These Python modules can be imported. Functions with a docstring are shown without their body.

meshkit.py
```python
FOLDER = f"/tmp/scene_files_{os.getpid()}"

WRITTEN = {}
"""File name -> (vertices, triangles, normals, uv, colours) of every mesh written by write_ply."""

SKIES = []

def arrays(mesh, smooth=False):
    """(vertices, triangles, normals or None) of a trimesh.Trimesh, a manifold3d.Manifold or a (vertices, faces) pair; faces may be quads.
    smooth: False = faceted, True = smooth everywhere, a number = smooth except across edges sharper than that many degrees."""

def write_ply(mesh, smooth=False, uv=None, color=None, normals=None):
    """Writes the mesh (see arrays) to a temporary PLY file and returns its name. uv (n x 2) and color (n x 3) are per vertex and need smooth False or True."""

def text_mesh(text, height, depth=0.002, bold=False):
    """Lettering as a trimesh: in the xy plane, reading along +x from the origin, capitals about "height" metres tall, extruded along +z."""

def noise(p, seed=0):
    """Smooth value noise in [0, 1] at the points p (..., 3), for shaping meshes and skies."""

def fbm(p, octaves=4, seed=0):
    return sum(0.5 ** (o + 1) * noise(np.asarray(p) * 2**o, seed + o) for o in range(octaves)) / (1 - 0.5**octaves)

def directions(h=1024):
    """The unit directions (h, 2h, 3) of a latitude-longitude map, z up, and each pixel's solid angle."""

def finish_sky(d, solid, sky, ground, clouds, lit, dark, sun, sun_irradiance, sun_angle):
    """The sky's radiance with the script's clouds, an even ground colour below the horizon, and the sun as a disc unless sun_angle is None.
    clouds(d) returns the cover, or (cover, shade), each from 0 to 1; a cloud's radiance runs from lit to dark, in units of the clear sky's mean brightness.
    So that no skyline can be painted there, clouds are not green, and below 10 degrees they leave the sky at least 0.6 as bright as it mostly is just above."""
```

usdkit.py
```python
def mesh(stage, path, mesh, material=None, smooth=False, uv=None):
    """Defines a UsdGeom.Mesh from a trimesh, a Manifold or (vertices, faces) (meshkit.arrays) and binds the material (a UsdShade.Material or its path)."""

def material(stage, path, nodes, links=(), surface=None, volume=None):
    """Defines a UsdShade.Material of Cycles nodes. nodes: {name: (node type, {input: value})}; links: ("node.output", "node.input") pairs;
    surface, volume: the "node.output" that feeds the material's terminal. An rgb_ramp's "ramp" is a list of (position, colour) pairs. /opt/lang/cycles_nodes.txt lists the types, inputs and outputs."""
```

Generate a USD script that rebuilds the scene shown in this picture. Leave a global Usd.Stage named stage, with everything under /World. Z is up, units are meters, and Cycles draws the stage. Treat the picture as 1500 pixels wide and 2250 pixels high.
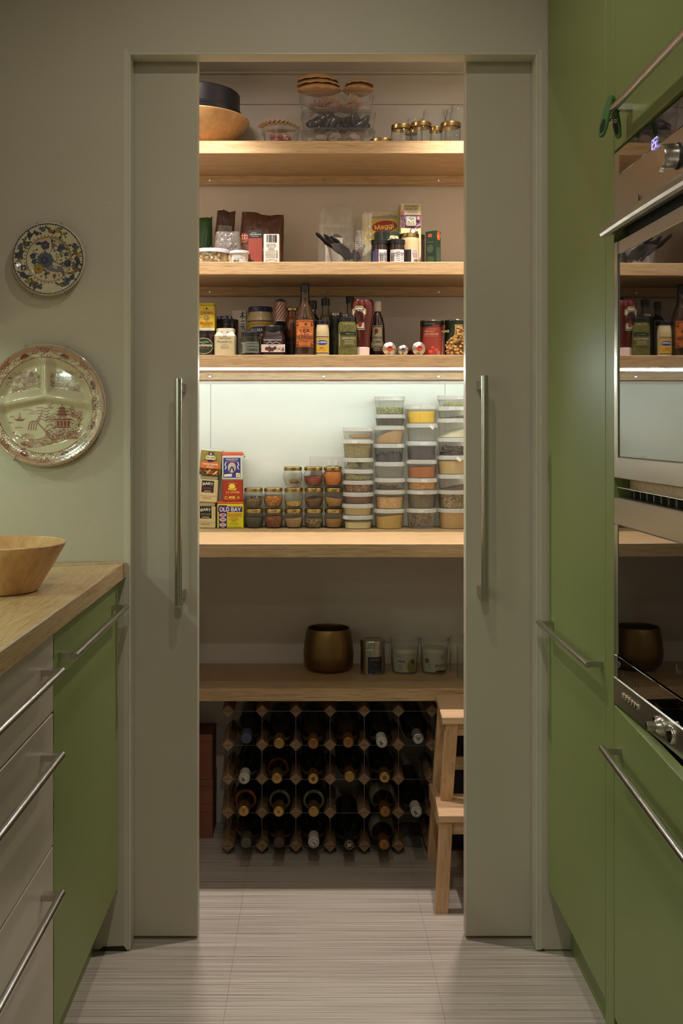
import math, random, numpy as np, trimesh, usdkit, meshkit
from pxr import Usd, UsdGeom, UsdLux, UsdShade, Gf, Sdf, Vt
from shapely.geometry import Polygon, Point, LineString, box as sbox
from shapely import affinity
from shapely.ops import unary_union

stage = Usd.Stage.CreateInMemory()
UsdGeom.SetStageUpAxis(stage, UsdGeom.Tokens.z)
UsdGeom.SetStageMetersPerUnit(stage, 1.0)
UsdGeom.Xform.Define(stage, '/World')
UsdGeom.Scope.Define(stage, '/World/Looks')
PI = math.pi

# ------------------------------------------------------------------ camera
F, VX, VY, EYE = 2302.0, 690.0, 940.0, 1.224      # focal length and vanishing point in pixels of 1500 x 2250
cam = UsdGeom.Camera.Define(stage, '/World/camera')
cam.AddTranslateOp().Set(Gf.Vec3d(0, 0, EYE)); cam.AddRotateXOp().Set(90.0)
cam.CreateHorizontalApertureAttr(36.0); cam.CreateVerticalApertureAttr(54.0)
cam.CreateFocalLengthAttr(36.0 * F / 1500)
cam.CreateHorizontalApertureOffsetAttr(36.0 * (750 - VX) / 1500)
cam.CreateVerticalApertureOffsetAttr(-36.0 * (1125 - VY) / 1500)
cam.CreateClippingRangeAttr(Gf.Vec2f(0.05, 100))
cam.CreateExposureAttr(0.0)

# ------------------------------------------------------------------ lamps (fixtures are built further down)
WARM, PINK, COOL = (1.0, 0.92, 0.79), (1.0, 0.87, 0.79), (0.87, 1.0, 0.96)
def disk(path, loc, r, color, power, cone=None):
    """A round lamp face shining down; with cone (degrees) a reflector spot of that half-angle."""
    l = (UsdLux.SphereLight if cone else UsdLux.DiskLight).Define(stage, path); l.AddTranslateOp().Set(Gf.Vec3d(*loc))
    l.CreateRadiusAttr(r); l.CreateColorAttr(Gf.Vec3f(*color)); l.CreateIntensityAttr(power / (PI * PI * r * r)); l.CreateNormalizeAttr(False)
    if cone:
        sh = UsdLux.ShapingAPI.Apply(l.GetPrim()); sh.CreateShapingConeAngleAttr(cone); sh.CreateShapingConeSoftnessAttr(.9)
    return l
PANTRY_SPOTS = [(-.30, 2.742), (.42, 2.742)]
KITCHEN_SPOTS = [(.0, 1.75), (.0, .45), (.0, -.9)]
CEIL, PCEIL = 2.45, 2.325
for i, (x, y) in enumerate(PANTRY_SPOTS): disk(f'/World/pantry_lamp_{i}', (x, y, PCEIL - .035), .02, PINK, 15.0, 50)
for i, (x, y) in enumerate(KITCHEN_SPOTS): disk(f'/World/kitchen_lamp_{i}', (x, y, CEIL - .012), .03, WARM, [3.0, 7.4, 5.6][i])
STRIP_POWER = 106.0                                 # emission strength of the strip light under the third shelf
PUCKS = [(-.955, .85), (-.955, 1.56), (-.955, 2.25)]
for i, (x, y) in enumerate(PUCKS): disk(f'/World/puck_lamp_{i}', (x, y, 1.428), .022, (.78, 1.0, .74), [3.2, 2.7, .95][i])

# ------------------------------------------------------------------ helpers: colour and materials
def lin(r, g=None, b=None):
    c = (r, r, r) if g is None else (r, g, b)
    return tuple((x / 255 / 12.92 if x / 255 <= .04045 else ((x / 255 + .055) / 1.055) ** 2.4) for x in c)
_m = {}
def mat(name, nodes, links, surface='p.BSDF'):
    if name not in _m: _m[name] = usdkit.material(stage, '/World/Looks/' + name, nodes, links, surface=surface)
    return _m[name]
def plain(name, c, rough=.5, metal=0., spec=.5, coat=0., **k):
    return mat(name, {'p': ('principled_bsdf', dict(base_color=c, roughness=rough, metallic=metal, specular_ior_level=spec, coat_weight=coat, **k))}, [])
def paint(name, c, rough=.5, bump=.15, scale=90, spec=.5, vary=.06, coat=0., crough=.2):
    d = tuple(x * (1 - vary) for x in c)
    return mat(name, {'g': ('geometry', {}), 'n': ('noise_texture', dict(scale=scale, detail=3.)), 'v': ('noise_texture', dict(scale=3., detail=2.)),
        'r': ('rgb_ramp', dict(ramp=[(.35, d), (.65, c)])), 'b': ('bump', dict(strength=bump, distance=.002)),
        'p': ('principled_bsdf', dict(roughness=rough, specular_ior_level=spec, coat_weight=coat, coat_roughness=crough))},
        [('g.position', 'n.vector'), ('g.position', 'v.vector'), ('v.fac', 'r.fac'), ('r.color', 'p.base_color'), ('n.fac', 'b.height'), ('b.normal', 'p.normal')])
def wood(name, c0, c1, c2, stretch=(2.2, 26, 26), rough=.42, fine=7., bump=.25, rot=(0, 0, 0), pore=.7):
    return mat(name, {'g': ('geometry', {}), 'm': ('mapping', dict(scale=stretch, rotation=rot)), 'n': ('noise_texture', dict(scale=1.6, detail=5., roughness=.62, distortion=.5)),
        'f': ('mapping', dict(scale=tuple(s * fine for s in stretch), rotation=rot)), 'q': ('noise_texture', dict(scale=1., detail=2., roughness=.7)),
        'r': ('rgb_ramp', dict(ramp=[(.3, c0), (.5, c1), (.7, c2)])), 's': ('rgb_ramp', dict(ramp=[(.34, lin(176)), (.52, lin(255))])),
        'x': ('mix_color', dict(blend_type='multiply', fac=pore)), 'b': ('bump', dict(strength=bump, distance=.001)),
        'p': ('principled_bsdf', dict(roughness=rough))},
        [('g.position', 'm.vector'), ('g.position', 'f.vector'), ('m.vector', 'n.vector'), ('f.vector', 'q.vector'), ('n.fac', 'r.fac'), ('q.fac', 's.fac'),
         ('r.color', 'x.a'), ('s.color', 'x.b'), ('x.result', 'p.base_color'), ('q.fac', 'b.height'), ('b.normal', 'p.normal')])
def speckle(name, cols, scale, rough=.8, bump=.6, stretch=(1, 1, 1), spec=.2):
    n = len(cols); ramp = [(i / n, c) for i, c in enumerate(cols)]
    ramp = [x for i, c in enumerate(cols) for x in ((i / n, c), ((i + .999) / n, c))]
    return mat(name, {'g': ('geometry', {}), 'm': ('mapping', dict(scale=stretch)), 'n': ('voronoi_texture', dict(scale=scale)), 's': ('separate_xyz', {}),
        'r': ('rgb_ramp', dict(ramp=ramp)), 'b': ('bump', dict(strength=bump, distance=.0015, invert=True)), 'p': ('principled_bsdf', dict(roughness=rough, specular_ior_level=spec))},
        [('g.position', 'm.vector'), ('m.vector', 'n.vector'), ('n.color', 's.vector'), ('s.x', 'r.fac'), ('r.color', 'p.base_color'), ('n.distance', 'b.height'), ('b.normal', 'p.normal')])
def brushed(name, c, rough=.32, axis=(1, 1, 1)):
    return mat(name, {'g': ('geometry', {}), 'm': ('mapping', dict(scale=axis)), 'n': ('noise_texture', dict(scale=1., detail=2.)), 'b': ('bump', dict(strength=.12, distance=.0006)),
        'p': ('principled_bsdf', dict(base_color=c, metallic=1., roughness=rough))}, [('g.position', 'm.vector'), ('m.vector', 'n.vector'), ('n.fac', 'b.height'), ('b.normal', 'p.normal')])
def clear(name, tint, fog=None, fogc=(1, 1, 1), ior=1.45, rough=.03, edge=.4):
    """See-through stuff: tinted transparency, a share of milky scatter, and a fresnel gloss."""
    nodes = {'c': ('rgb_ramp', dict(ramp=[(0, tint), (.55, tuple(x * .97 for x in tint)), (1, tuple(x * edge for x in tint))])), 't': ('transparent_bsdf', {}), 'g': ('glossy_bsdf', dict(color=(1, 1, 1), roughness=rough)), 'w': ('layer_weight', dict(blend=.5)), 'e': ('math', dict(math_type='power', value2=3.2)), 'f': ('math', dict(math_type='multiply_add', value2=.55, value3=.035)), 'm': ('mix_closure', {})}
    links = [('w.facing', 'c.fac'), ('c.color', 't.color'), ('w.facing', 'e.value1'), ('e.value', 'f.value1'), ('f.value', 'm.fac'), ('g.BSDF', 'm.closure2')]
    if fog:
        nodes |= {'d': ('diffuse_bsdf', dict(color=fogc)), 'l': ('translucent_bsdf', dict(color=fogc)), 'a': ('mix_closure', dict(fac=.5)), 'k': ('mix_closure', dict(fac=fog))}
        links += [('d.BSDF', 'a.closure1'), ('l.BSDF', 'a.closure2'), ('t.BSDF', 'k.closure1'), ('a.closure', 'k.closure2'), ('k.closure', 'm.closure1')]
    else: links += [('t.BSDF', 'm.closure1')]
    return mat(name, nodes, links, 'm.closure')
def glow(name, c, s):
    return mat(name, {'e': ('emission', dict(color=c, strength=s))}, [], 'e.emission')
PRINT = mat('print', {'a': ('attribute', dict(attribute='tint')), 'p': ('principled_bsdf', dict(roughness=.42))}, [('a.color', 'p.base_color')])
PRINT_GLAZE = mat('print_glaze', {'a': ('attribute', dict(attribute='tint')), 'p': ('principled_bsdf', dict(roughness=.12, coat_weight=.6))}, [('a.color', 'p.base_color')])

# ------------------------------------------------------------------ helpers: meshes
def V(v, f):
    m = trimesh.Trimesh(np.asarray(v, float), np.asarray(f, int), process=False)
    if m.volume < 0: m.invert()
    return m
def join(*ms):
    ms = [m for x in ms for m in (x if isinstance(x, (list, tuple)) else [x])]
    return trimesh.util.concatenate(ms) if len(ms) > 1 else ms[0]
def bx(x0, x1, y0, y1, z0, z1, b=.0012):
    x0, x1 = min(x0, x1), max(x0, x1); y0, y1 = min(y0, y1), max(y0, y1); z0, z1 = min(z0, z1), max(z0, z1)
    b = min(b, (x1 - x0) / 2.5, (y1 - y0) / 2.5, (z1 - z0) / 2.5)
    if b <= 0:
        return trimesh.creation.box(bounds=[[x0, y0, z0], [x1, y1, z1]])
    p = []
    for X, sx in ((x0, 1), (x1, -1)):
        for Y, sy in ((y0, 1), (y1, -1)):
            for Z, sz in ((z0, 1), (z1, -1)):
                p += [(X, Y + sy * b, Z + sz * b), (X + sx * b, Y, Z + sz * b), (X + sx * b, Y + sy * b, Z)]
    return hull(p)
def hull(p):
    return trimesh.Trimesh(np.asarray(p, float)).convex_hull
def lathe(prof, n=40, sx=1., sy=1.):
    """Revolve a profile [(r, z), ...] about z; a closed solid if it starts and ends on the axis or meets itself."""
    v, rings = [], []
    a = np.arange(n) * 2 * PI / n
    for r, z in prof:
        if r < 1e-6: rings.append([len(v)]); v.append((0, 0, z))
        else: rings.append(list(range(len(v), len(v) + n))); v += [(r * math.cos(t) * sx, r * math.sin(t) * sy, z) for t in a]
    f = []
    pairs = list(zip(rings, rings[1:]))
    if prof[0][0] > 1e-6: pairs.append((rings[-1], rings[0]))
    for A, B in pairs:
        for i in range(n):
            j = (i + 1) % n
            if len(A) == 1 and len(B) == 1: continue
            if len(A) == 1: f.append((A[0], B[i], B[j]))
            elif len(B) == 1: f.append((A[i], B[0], A[j]))
            else: f += [(A[i], B[i], B[j]), (A[i], B[j], A[j])]
    return V(v, f)
def shell(outer, t, n=40):
    """A vessel: outer profile from the base axis up to the rim, wall thickness t."""
    inner = [(max(r - t, 0), max(z, outer[0][1] + t)) for r, z in outer[1:]]
    return lathe(list(outer) + inner[::-1] + [(0, outer[0][1] + t)], n)
def skin(outer, t, n=40):
    """A thin clear vessel: its outer face with the rim turned in (the wall is far thinner than a pixel, so light crosses it once)."""
    r, z = outer[-1]
    return lathe(list(outer) + [(r - t, z + t * .3), (r - t * 1.3, z - t * 1.5)], n)
def arc(cx, cz, r, a0, a1, n=6):
    return [(cx + r * math.cos(math.radians(a0 + (a1 - a0) * i / n)), cz + r * math.sin(math.radians(a0 + (a1 - a0) * i / n))) for i in range(n + 1)]
def can(r, z0, z1, b=.002, n=40):
    return lathe([(0, z0), (r - b, z0), (r, z0 + b), (r, z1 - b), (r - b, z1), (0, z1)], n)
def rod(p0, p1, r, n=14, b=.0):
    p0, p1 = np.asarray(p0, float), np.asarray(p1, float); L = np.linalg.norm(p1 - p0)
    m = can(r, 0, L, max(b, r * .12), n)
    m.apply_transform(trimesh.geometry.align_vectors([0, 0, 1], (p1 - p0) / L)); m.apply_translation(p0)
    return m
def tube(pts, r, n=8):
    pts = np.asarray(pts, float); r = np.broadcast_to(np.asarray(r, float), len(pts)); v, f = [], []
    d = np.gradient(pts, axis=0); d /= np.linalg.norm(d, axis=1)[:, None]
    up = np.array([0, 0, 1.]) if abs(d[0][2]) < .9 else np.array([1., 0, 0])
    for p, t, q in zip(pts, d, r):
        s = np.cross(t, up); s /= np.linalg.norm(s); u = np.cross(s, t); up = u
        v += [p + q * (math.cos(a) * s + math.sin(a) * u) for a in np.arange(n) * 2 * PI / n]
    for k in range(len(pts) - 1):
        for i in range(n):
            j = (i + 1) % n; a, b, c, e = k * n + i, k * n + j, k * n + n + j, k * n + n + i
            f += [(a, b, c), (a, c, e)]
    m = len(v); v += [pts[0], pts[-1]]; e0 = (len(pts) - 1) * n
    for i in range(n): f += [(m, (i + 1) % n, i), (m + 1, e0 + i, e0 + (i + 1) % n)]
    return V(v, f)
def prism(poly, d):
    """Polygon in xz, extruded along +y by d from y = 0."""
    poly = poly if isinstance(poly, Polygon) else Polygon(poly)
    m = trimesh.creation.extrude_polygon(poly, d, engine='earcut')
    m.vertices = np.stack([m.vertices[:, 0], m.vertices[:, 2], m.vertices[:, 1]], 1)
    if m.volume < 0: m.invert()
    return m
def moved(m, x=0, y=0, z=0, rz=0, rx=0, ry=0):
    m = m.copy()
    for ang, ax in ((rx, (1, 0, 0)), (ry, (0, 1, 0)), (rz, (0, 0, 1))):
        if ang: m.apply_transform(trimesh.transformations.rotation_matrix(math.radians(ang), ax))
    m.apply_translation((x, y, z)); return m
def blob(r=1., n=2, amp=.2, freq=2., seed=0, s=(1, 1, 1)):
    m = trimesh.creation.icosphere(n, 1.); v = np.array(m.vertices)
    v *= (1 + amp * (meshkit.fbm(v * freq + 7.3, 3, seed) - .5) * 2)[:, None]
    return V(v * np.asarray(s) * r, m.faces)
def fill(R, z0, z1, tilt=0., phi=0., amp=.002, freq=120., seed=0, n=36, sides=5, tops=6, bias=0.):
    """Contents of a round vessel: sides along the radius function R(z), a rough top at about z1."""
    a = np.arange(n) * 2 * PI / n; r1 = float(R(z1)); ca, sa = np.cos(a), np.sin(a)
    def top(q):
        x, y = q * ca, q * sa; z = meshkit.fbm(np.stack([x * r1 * freq, y * r1 * freq, np.full(n, seed * 3.1 + z1 * 50)], -1), 2, seed) - .5
        return np.maximum(z0 + .001, z1 + tilt * r1 * (x * math.cos(phi) + y * math.sin(phi)) + bias * (1 - q * q) + amp * 2 * z)
    t1 = top(1.); rows = []
    for k in range(sides + 1): z = z0 + (t1 - z0) * k / sides; r = R(z); rows.append(np.stack([r * ca, r * sa, z], -1))
    for k in range(1, tops): q = 1 - k / tops; r = R(t1) * q; rows.append(np.stack([r * ca, r * sa, top(q)], -1))
    m, f = len(rows), []
    for k in range(m - 1):
        for i in range(n):
            j = (i + 1) % n; f += [(k * n + i, k * n + j, k * n + n + j), (k * n + i, k * n + n + j, k * n + n + i)]
    v = np.vstack(rows + [np.array([[0, 0, z0], [0, 0, float(top(0.)[0])]])])
    for i in range(n):
        j = (i + 1) % n; f += [(m * n, j, i), (m * n + 1, (m - 1) * n + i, (m - 1) * n + j)]
    return V(v, f)
def grains(pts, size, seed=0, s=(1, 1, 1), n=1, vary=.3):
    rng = random.Random(seed); base = trimesh.creation.icosphere(n, 1.); out = []
    for p in pts:
        m = base.copy(); m.apply_scale(np.asarray(s) * size * (1 + vary * (rng.random() - .5)))
        m.apply_transform(trimesh.transformations.random_rotation_matrix(np.array([rng.random() for _ in range(3)]))); m.apply_translation(p); out.append(m)
    return join(out)

# ------------------------------------------------------------------ helpers: objects
_names = {}
def _path(name, parent):
    base = parent.GetPath().pathString if parent is not None else '/World'
    k = (base, name); i = _names[k] = _names.get(k, -1) + 1
    return f'{base}/{name}' + (f'_{i:03d}' if i else '')
def say(prim, **kw):
    for k, v in kw.items():
        if v: prim.SetCustomDataByKey(k, v)
def thing(name, label=None, cat=None, loc=(0, 0, 0), rz=0, group=None, kind=None, rx=0, ry=0):
    x = UsdGeom.Xform.Define(stage, _path(name, None)); x.AddTranslateOp().Set(Gf.Vec3d(*[float(q) for q in loc]))
    if rx or ry or rz: x.AddRotateXYZOp().Set(Gf.Vec3f(rx, ry, rz))
    p = x.GetPrim(); say(p, label=label, category=cat, group=group, kind=kind); return p
def part(parent, name, mesh, m, smooth=35, label=None, kind=None, tint=None):
    g = usdkit.mesh(stage, _path(name, parent), mesh, m, smooth=smooth if tint is None else False)
    if tint is not None:
        tint = np.asarray(tint, np.float32)[np.asarray(mesh[1]).ravel()]
        UsdGeom.PrimvarsAPI(g).CreatePrimvar('tint', Sdf.ValueTypeNames.Color3fArray, 'faceVarying').Set(Vt.Vec3fArray.FromNumpy(tint))
    say(g.GetPrim(), label=label, kind=kind); return g.GetPrim()
def solo(name, mesh, m, label=None, cat=None, group=None, kind=None, smooth=35):
    p = part(None, name, mesh, m, smooth); say(p, label=label, category=cat, group=group, kind=kind); return p
def setting(name, mesh, m, label, smooth=False):
    return solo(name, mesh, m, label, None, None, 'structure', smooth)

# ------------------------------------------------------------------ helpers: flat print (labels, lettering, glaze)
_glyph = {}
def glyphs(s, bold=False):
    if (s, bold) not in _glyph:
        t = meshkit.text_mesh(s, 1., .1, bold); top = t.vertices[:, 2] > .05
        f = t.faces[top[t.faces].all(1)]; u, inv = np.unique(f, return_inverse=True)
        v = np.array(t.vertices)[u][:, :2]; v[:, 0] -= v[:, 0].min(); _glyph[s, bold] = (v, inv.reshape(-1, 3))
    return _glyph[s, bold]
class Art:
    """A flat coloured print in its own (u, v); k scales the units given to metres."""
    def __init__(self, k=1.): self.k, self.items = k, []
    def poly(self, p, c):
        p = p if hasattr(p, 'geoms') or isinstance(p, Polygon) else Polygon(p).buffer(0)
        self.items.append(('p', affinity.scale(p, self.k, self.k, origin=(0, 0)), c)); return self
    def rect(self, x0, y0, x1, y1, c, r=0):
        b = sbox(min(x0, x1) + r, min(y0, y1) + r, max(x0, x1) - r, max(y0, y1) - r); return self.poly(b.buffer(r, 4) if r else b, c)
    def ell(self, x, y, rx, ry, c, n=24): return self.poly([(x + rx * math.cos(t), y + ry * math.sin(t)) for t in np.arange(n) * 2 * PI / n], c)
    def ring(self, x, y, rx, ry, w, c):
        a = Polygon([(x + rx * math.cos(t), y + ry * math.sin(t)) for t in np.arange(28) * 2 * PI / 28]); return self.poly(a.difference(a.buffer(-w)), c)
    def line(self, pts, w, c): return self.poly(LineString(pts).buffer(w / 2, 2), c)
    def text(self, s, x, y, h, c, w=None, bold=False, skew=0., bend=0., rot=0.):
        """Centred on x, baseline y, capitals h tall, fitted to width w if given; bend lifts the ends into an arch."""
        v, f = glyphs(s, bold); v = v * h; W = v[:, 0].max()
        v = np.stack([(v[:, 0] - W / 2) * ((w / W) if w else 1.), v[:, 1]], 1); v[:, 0] += skew * v[:, 1]
        if bend: v[:, 1] += bend * (1 - (2 * v[:, 0] / (w or W)) ** 2)
        if rot: a = math.radians(rot); v = np.stack([v[:, 0] * math.cos(a) - v[:, 1] * math.sin(a), v[:, 0] * math.sin(a) + v[:, 1] * math.cos(a)], 1)
        self.items.append(('t', ((v + (x, y)) * self.k, f), c)); return self
    def lines(self, x, y, n, dy, w, h, c, seed=1):
        """Rows of print too small to read."""
        rng = random.Random(seed)
        for i in range(n):
            ww = w * (.75 + .25 * rng.random()); self.rect(x - ww / 2, y - i * dy, x + ww / 2, y - i * dy + h, c)
        return self
    def bars(self, x, y, w, h, c, seed=3):
        rng = random.Random(seed); q = x
        while q < x + w:
            b = w * rng.choice((.015, .03, .05)); self.rect(q, y, min(q + b, x + w), y + h, c); q += b + w * rng.choice((.015, .025, .04))
        return self
    def build(self, fn, strip=None, gap=.00007):
        vs, fs, cs, n = [], [], [], 0
        for li, (kind, g, c) in enumerate(self.items):
            if kind == 't': pieces = [g]
            else:
                pieces = []
                for q in getattr(g, 'geoms', [g]):
                    if q.is_empty or not isinstance(q, Polygon): continue
                    parts = [q]
                    if strip:
                        x0, y0, x1, y1 = q.bounds; parts = []
                        for k in range(int(math.floor(x0 / strip)), int(math.floor(x1 / strip)) + 1):
                            w = q.intersection(sbox(k * strip, y0 - 1, (k + 1) * strip, y1 + 1))
                            parts += [z for z in getattr(w, 'geoms', [w]) if isinstance(z, Polygon) and z.area > 1e-12]
                    for z in parts:
                        try: pieces.append(trimesh.creation.triangulate_polygon(z, engine='earcut'))
                        except Exception: pass
            for v, f in pieces:
                if not len(f): continue
                p = fn(np.asarray(v, float), gap * (li + 1)); f = np.asarray(f, int)
                vs.append(p); fs.append(f + n); cs.append(np.tile(np.asarray(c, float), (len(p), 1))); n += len(p)
        return (np.vstack(vs), np.vstack(fs)), np.vstack(cs)
    def flat(self, parent, y=0., name='label_print', m=None, x=0., z=0., label=None):
        """On a plane that faces -y."""
        g, c = self.build(lambda v, d: np.stack([v[:, 0] + x, np.full(len(v), y) - d - .0001, v[:, 1] + z], 1)); return part(parent, name, g, m or PRINT, tint=c, label=label)
    def side(self, parent, x=0., name='label_print', m=None, y=0., z=0., label=None):
        """On a plane that faces -x: u runs towards -y."""
        g, c = self.build(lambda v, d: np.stack([np.full(len(v), x) - d - .0001, y - v[:, 0], v[:, 1] + z], 1)); return part(parent, name, g, m or PRINT, tint=c, label=label)
    def round(self, parent, R, name='label_print', m=None, rz=0., label=None):
        """Round a cylinder of radius R (a number or a function of height); u = 0 faces -y."""
        rf = R if callable(R) else (lambda z: np.full(np.shape(z), R)); r0 = float(np.max(rf(np.array([0.02]))))
        def fn(v, d):
            r = rf(v[:, 1]) + d + .0002; a = v[:, 0] / r0 + rz
            return np.stack([r * np.sin(a), -r * np.cos(a), v[:, 1]], 1)
        g, c = self.build(fn, strip=r0 * .16); return part(parent, name, g, m or PRINT, tint=c, label=label)
def PX(px, Y): return (px - VX) * Y / F
def PZ(py, Y): return EYE - (py - VY) * Y / F
BLACK, WHITE, CREAM = lin(22), lin(232, 230, 222), lin(225, 215, 185)
# ------------------------------------------------------------------ the setting
DTOP, DBOT = 2.106, .0085
YW, YD, YB = 2.45, 2.504, 3.25                       # kitchen end wall, sliding doors, pantry back wall
XL, XR, PL, PR = -1.055, 1.15, -.69, .80             # kitchen side walls, pantry side walls
JL, JR, LINTEL = -.433, .5215, 2.10                  # opening in the end wall
FLOORW = .4572
M_wall = paint('wall_paint', lin(196, 190, 174), .55, .25, 140, .35)
M_ceil = paint('ceiling_paint', lin(215, 210, 198), .7, .1)
M_pantry = paint('pantry_paint', lin(205, 198, 186), .4, .1, 60, .4)
M_door = paint('door_lacquer', lin(192, 185, 168), .42, .05, 200, .4)
M_trim = paint('trim_paint', lin(205, 203, 186), .4, .08, 80, .4)
M_green = paint('green_lacquer', lin(123, 136, 81), .43, .03, 200, .45, .03)
M_beige = paint('beige_lacquer', lin(186, 176, 160), .26, .03, 200, .45, .03)
M_dark = plain('dark_gap', lin(26, 28, 20), .6)
OAK = (lin(174, 143, 102), lin(187, 156, 114), lin(199, 170, 129))
M_oak_x = wood('oak_along_x', *OAK, stretch=(3, 100, 100), fine=5)
M_oak_y = wood('oak_along_y', *OAK, stretch=(95, 4, 95), rough=.36, fine=5)
M_beech = wood('beech', lin(196, 154, 112), lin(208, 168, 126), lin(218, 180, 140), stretch=(40, 40, 2.4), bump=.1, fine=4, pore=.35)
M_beech_x = wood('beech_along_x', lin(204, 166, 126), lin(214, 178, 140), lin(224, 190, 152), stretch=(2.4, 40, 40), bump=.1, fine=4, pore=.35)
M_steel = brushed('brushed_steel', (.56, .54, .50), .30, (260, 4, 260))
M_steel_v = brushed('brushed_steel_upright', (.56, .54, .50), .28, (260, 260, 4))
M_bar = plain('satin_steel', (.58, .55, .52), .24, 1.)
M_chrome = plain('polished_steel', (.75, .74, .72), .12, 1.)
M_blackglass = plain('black_glass', lin(10, 10, 10), .03, 0., .9, 1., coat_roughness=.01, coat_ior=1.6)
M_white = plain('white_plastic', lin(225, 225, 218), .35)

M_floor = mat('striped_vinyl', {'g': ('geometry', {}), 'm': ('mapping', dict(scale=(1.6, 210, 1))), 'n': ('noise_texture', dict(scale=1., detail=3., roughness=.6)),
    'm2': ('mapping', dict(scale=(2.6, 620, 1))), 'n2': ('noise_texture', dict(scale=1., detail=2.)), 'o': ('object_info', {}), 'x': ('combine_xyz', {}), 'a': ('mix_color', dict(blend_type='add', fac=1.)),
    'r': ('rgb_ramp', dict(ramp=[(.30, lin(142, 133, 121)), (.46, lin(182, 173, 161)), (.62, lin(198, 190, 179))])), 'r2': ('rgb_ramp', dict(ramp=[(.36, lin(205)), (.55, lin(255))])),
    'k': ('mix_color', dict(blend_type='multiply', fac=.8)), 'b': ('bump', dict(strength=.15, distance=.0006)), 'p': ('principled_bsdf', dict(roughness=.36, specular_ior_level=.4))},
    [('g.position', 'm.vector'), ('m.vector', 'n.vector'), ('g.position', 'm2.vector'), ('m2.vector', 'n2.vector'), ('n.fac', 'r.fac'), ('n2.fac', 'r2.fac'), ('r.color', 'k.a'), ('r2.color', 'k.b'),
     ('k.result', 'p.base_color'), ('n.fac', 'b.height'), ('b.normal', 'p.normal')])
fl = setting('floor', bx(XL, XR, -2.2, YB, -.06, -.004, 0), M_dark, 'pale floor of finely striped vinyl tiles')
for i in range(-4, 4):
    for j in range(-1, 8):
        x0, x1 = max(XL, -.187 + i * FLOORW), min(XR, -.187 + (i + 1) * FLOORW)
        y0, y1 = 1.32 + (j - 3) * FLOORW, 1.32 + (j - 2) * FLOORW
        y1 = min(y1, YB)
        if x1 - x0 < .02 or y1 - y0 < .02 or y1 < -.6: continue
        dz = ((i * 7 + j * 3) % 5) * .00006
        part(fl, 'tile', bx(x0 + .0002, x1 - .0002, y0, y1, -.004, dz, .00012), M_floor, False)
part(fl, 'tile', bx(XL, XR, -2.2, 1.32 - 4 * FLOORW, -.004, 0, .0004), M_floor, False)

# kitchen end wall: one leaf with the opening cut out of it
def leaf(x0, x1, z0, z1, y0, y1, hx0, hx1, hz):
    o = Polygon([(x0, z0), (hx0, z0), (hx0, hz), (hx1, hz), (hx1, z0), (x1, z0), (x1, z1), (x0, z1)])
    return moved(prism(o, y1 - y0), y=y0)
we = setting('wall_end', leaf(XL, XR, 0.004, CEIL, YW, YD - .006, JL, JR, LINTEL), M_wall, 'beige painted kitchen end wall around the pantry opening')
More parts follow.
